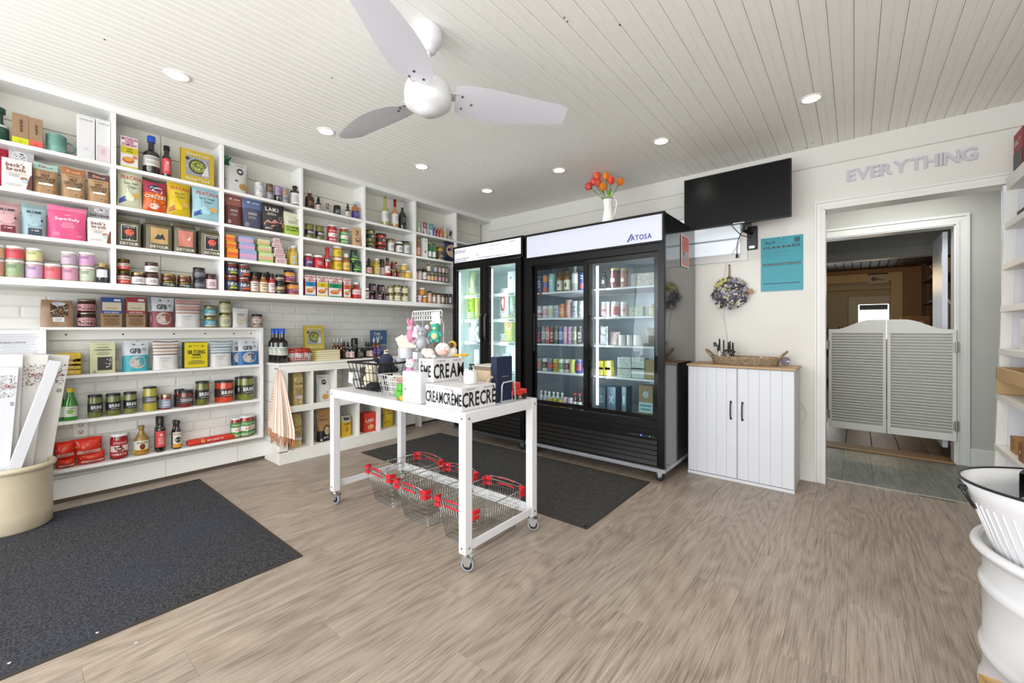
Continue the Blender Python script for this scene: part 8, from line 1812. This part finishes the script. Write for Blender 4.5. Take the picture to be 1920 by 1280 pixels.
canrow(zl[3],X2,8,cell / 8.6,.118,[('#8a9a88','#c8604a'),('#e8e2de','#3a3a3a'),('#6a90a8','#d8503c'),('#d8c23c','#d8503c'),('#dfe6dc','#5a9a4a'),('#d8d4d4','#7a2c34'),('#c8cc5a','#e8ecc0'),('#3a4a8a','#c84a5a')],CYF,'colourful craft can on fourth shelf behind left sliding door','craft cans on the fourth cooler shelf',.002)
canrow(zl[3],X2 + .02,7,cell / 8.6,.118,['#b8bcc0','#a8b0a0','#c0b8b0'],CYF + .075,'back-row can on fourth shelf behind left sliding door','back-row cans on the fourth cooler shelf',.002)
canrow(zl[4],X2,6,.044,.12,[('#e2e6ea','#ffffff')],CYF + .03,'small white milk bottle on cooler floor','white bottles on the cooler floor',.003,'bottle')
canrow(zl[4],X2 + cell * .30,3,.052,.075,[('#c8b03c','#e8dc9a')],CYF - .045,'gold stubby can on cooler floor in front row','gold cans on the cooler floor',.002)
canrow(zl[4],X2 + cell * .60,2,.052,.095,[('#d8b8c4','#f0e0e6')],CYF - .03,'pink can on cooler floor behind left door','pink cans on the cooler floor',.002)
canrow(zl[4],X2 + cell * .80,2,.042,.14,[('#3a1a16','#c8282c')],CYF - .02,'dark cola bottle on cooler floor behind left door','cola bottles on the cooler floor',.002,'bottle')
RG = 'goods behind the right cooler door'
yput('bottle',1127,1139,510,CYF,zl[0],'charcoal bottle with white crest, top shelf right door',dict(body='#3a3c44',cap='#26262c',nr=.6,s0=.7,s1=.8,ch=.12,label='#4a4c54',band=(.2,.6),items=[('e',.5,.5,.2,.3,'#d8dade')]),group=RG)
for a,b,lb,c in ((1145,1163,'maroon','#6a2c30'),(1164,1178,'rosy brown','#a87068')): yput('jar',a,b,503,CYF,zl[0],lb + ' large square jar, top shelf right door',dict(body=c,lid='#c8b48a',label=c,items=[('r',.1,.3,.6,.6,'#e8dcd8')]),group=RG)
yput('carton',1183,1229,512,CYF,zl[0],'clear tray of packed food, top shelf right door',dict(body='#b8b4ac',items=[('n',.05,.1,.95,.9,30,['#c87a5a','#e2dcd0','#8a8a80','#d8b48a'],3,.06)]),name='food_tray',cat='tray',group=RG)
for a,b,lb,c in ((1127,1144,'left','#dfc4c4'),(1146,1162,'middle','#c06a72'),(1164,1178,'right','#d8b8b4')): yput('jar',a,b,566,CYF,zl[1],'rounded yogurt jar with pink label, second shelf right door, ' + lb,dict(body='#d8ccc8',lid='#dcdcdc',label=c,items=[('b',.2,.4,.8,.7,2,'#8a3a44')]),group=RG)
yput('carton',1180,1205,575,CYF,zl[1],'clear salad tub, second shelf right door',dict(body='#b9bda8',items=[('n',.05,.1,.95,.9,20,['#8a9a6a','#dfe0d4','#c8ccb8'],3,.08)]),name='food_tub',cat='tub',group=RG)
yput('jar',1216,1231,570,CYF,zl[1],'pale yellow jar at right end, second shelf right door',dict(body='#d0c88a',lid='#c8c8c0',label='#e2dcb0'),group=RG)
for k,(a,b,t_,up) in enumerate(((1122,1137,628,0),(1123,1137,612,.085))):
    t = yput('bag',a,b,t_,CYF,zl[2] + up,'white milk bag, third shelf right door, ' + ('lower','upper')[k],dict(body='#eceef0',sty='pillow'),group=RG)
for k,(a,b) in enumerate(((1160,1174),(1175,1187),(1188,1204))): yput('jar',a,b,628,CYF,zl[2],'white dairy tub, third shelf right door, ' + ('left','middle','right')[k],dict(body='#e6e4e0',lid='#dcdad6',label='#e2e0da'),group=RG)
yput('bag',1140,1160,622,CYF + .06,zl[2],'brown deli bag at back, third shelf right door',dict(body='#8a7a76',sty='doy',items=[('n',.1,.1,.9,.9,12,['#a89a94','#6a5a58'],3,.08)]),group=RG)
yput('bag',1206,1232,614,CYF + .05,zl[2],'beige bread bag, third shelf right door',dict(body='#a8a094',sty='pillow'),group=RG)
for k,(a,b,t_,up) in enumerate(((1119,1131,691,0),(1132,1146,691,0),(1119,1131,676,.045),(1133,1145,681,.045))):
    yput('tin',a,b,(696 - 9) if up == 0 else 676,CYF,zl[3] + up,'yellow butter block, fourth shelf right door, ' + ('lower left','lower right','upper left','upper right')[k],dict(body='#e2d84a',items=[('b',.2,.3,.8,.7,2,'#b8a82c')]),d=.06,name='butter_block',cat='butter',group=RG)
for k,(a,b,up) in enumerate(((1158,1183,0),(1184,1208,0),(1158,1183,.066),(1184,1208,.066))):
    yput('tin',a,b,688 if up == 0 else 670,CYF,zl[3] + up,'pale floral drink case, fourth shelf right door, ' + ('lower left','lower right','upper left','upper right')[k],dict(body='#ccd8d0',items=[('n',.04,.08,.96,.92,20,['#8ab0a8','#e2a078','#f0ecd8','#5a8a8a'],k,.05)]),d=.1,name='drink_case',cat='case',group=RG)
yput('carton',1209,1230,675,CYF,zl[3],'tan printed carton, fourth shelf right door',dict(body='#b09a66',items=[('n',.1,.1,.9,.9,14,['#8a7440','#d0c08c'],3,.06)]),group=RG)
yput('carton',1198,1224,722,CYF - .02,zl[4],'brown carton with teal lettering band on cooler floor',dict(body='#a08a66',items=[('r',0,.22,1,.52,'#b8d8d8'),('b',.08,.26,.92,.48,2,'#4a8a92'),('e',.5,.75,.22,.1,'#b8c8c8')]),d=.12,group=RG)
for k,(a,b) in enumerate(((1121,1135),(1138,1154),(1166,1174))): yput('carton',a,b,724,CYF + .12,zl[4],'dim blue-grey case at back of cooler floor, ' + ('left','middle','right')[k],dict(body='#5c7282',items=[('t',.5,.5,.3,('ZU','X','I')[k],'#a8bcc8',1,.6)]),d=.12,name='drink_case',cat='case',group=RG)
for k,(p_,zz) in enumerate(((1004,1.475),(1004,1.285),(1003,1.04))):
    x_ = on(p_,600,1,KY0 + .09)[0] + .03; t = thing('shelf_flag','small red price flag on left end of cooler shelf, ' + ('top','second','third')[k],'tag',(x_,KY0 + .088,zz),group='red shelf flags in the cooler'); q = MB(); q.box(0,.045,-.001,.001,0,.018,P('#c8283a',.5)); q.box(.005,.02,-.0016,-.001,.004,.010,P('#ece0e0',.5)); q.build('flag',t)
# freezer contents
FG = 'frozen goods in the mint-lit freezer'; FYF = KY0 + .20
zf = [1.517,1.257,1.022,.722]
def fbasket(p0,p1,z,lab,h=.075):
    xa,xb = on(p0,600,1,KY0 + .13)[0],on(p1,600,1,KY0 + .13)[0]; t = thing('wire_basket',lab,'basket',((xa + xb) / 2,KY0 + .21,z + .001),group='white wire baskets in the freezer'); w2 = (xb - xa) / 2; q = MB(); m_ = P('#eef6f4',.4)
    for k in range(5): q.tube([(w2,.08,h * k / 4 + .002),(-w2,.08,h * k / 4 + .002),(-w2,-.08,h * k / 4 + .002),(w2,-.08,h * k / 4 + .002)],.0016,m_,4,True)
    for i in range(13): x_ = -w2 + 2 * w2 * i / 12; q.tube([(x_,-.08,.001),(x_,-.08,h)],.0014,m_,4); q.tube([(x_,.08,.001),(x_,.08,h)],.0014,m_,4)
    q.build('wire_grid',t)['kind'] = 'stuff'
fbasket(880,899,zf[0],'white wire basket on top shelf behind left freezer door'); fbasket(877,899,zf[1],'white wire basket on second shelf behind left freezer door'); fbasket(934,969,zf[1],'white wire basket on second shelf behind right freezer door'); fbasket(935,969,zf[2],'white wire basket on third shelf behind right freezer door')
yput('bag',875,886,539,FYF,zf[1],'lime green frozen bag, second shelf left freezer door',dict(body='#a8cc2c',sty='pillow',items=[('b',.2,.2,.8,.8,4,'#7aa01c')]),group=FG)
yput('bag',887,899,550,FYF,zf[1],'yellow frozen bag, second shelf left freezer door',dict(body='#cfd06a',sty='pillow'),group=FG)
yput('bag',878,890,505,FYF,zf[0],'pale green frozen bag, top shelf left freezer door',dict(body='#b8c89a',sty='pillow'),group=FG)
for k,(a,b,up,t_) in enumerate(((876,888,0,613),(889,899,0,612),(880,892,.06,603))): yput('bag',a,b,t_,FYF,zf[2] + up,'white wrapped frozen parcel, third shelf left freezer door, ' + ('left','right','upper')[k],dict(body='#e6ecea',sty='pillow',items=[('b',.2,.4,.8,.6,2,'#8aa0a0')]),group=FG)
yput('carton',889,898,655,FYF,zf[3],'small white frozen carton, lower shelf left freezer door',dict(body='#e2eeea',items=[('r',.1,.1,.9,.3,'#b8d07a')]),group=FG)
yput('carton',952,971,509,FYF,zf[0],'white lidded tub, top shelf right freezer door',dict(body='#dfe8e8',items=[('e',.3,.7,.06,.06,'#3a4a50')]),name='food_tub',cat='tub',group=FG)
yput('bag',934,951,540,FYF,zf[1],'white frozen bag with red round logo, right freezer door',dict(body='#dde6e6',sty='pillow',items=[('e',.5,.5,.26,.3,'#d04a5a'),('e',.5,.5,.16,.18,'#f0e6e6')]),group=FG)
yput('bag',952,970,540,FYF,zf[1],'grey-green frozen vegetable bag, right freezer door',dict(body='#9ab09a',sty='pillow',items=[('n',.1,.1,.9,.9,14,['#7a9a6a','#dfe6dc','#a87a7a'],3,.08)]),group=FG)
yput('bag',940,970,590,FYF,zf[2],'green frozen edamame bag, third shelf right freezer door',dict(body='#a8bc6a',sty='pillow',items=[('e',.45,.62,.26,.22,'#c8cc8a'),('e',.45,.62,.14,.12,'#d8907a'),('r',.35,.0,.65,.35,'#c8cc4a')]),group=FG)
yput('bag',928,952,662,FYF,zf[3],'white frosty bag slumped left, lower right freezer shelf',dict(body='#cfe0dc',sty='pillow'),group=FG); yput('bag',944,971,645,FYF + .03,zf[3],'tall white frosty bag, lower right freezer shelf',dict(body='#dbe9e6',sty='doy'),group=FG)
finish_labels()
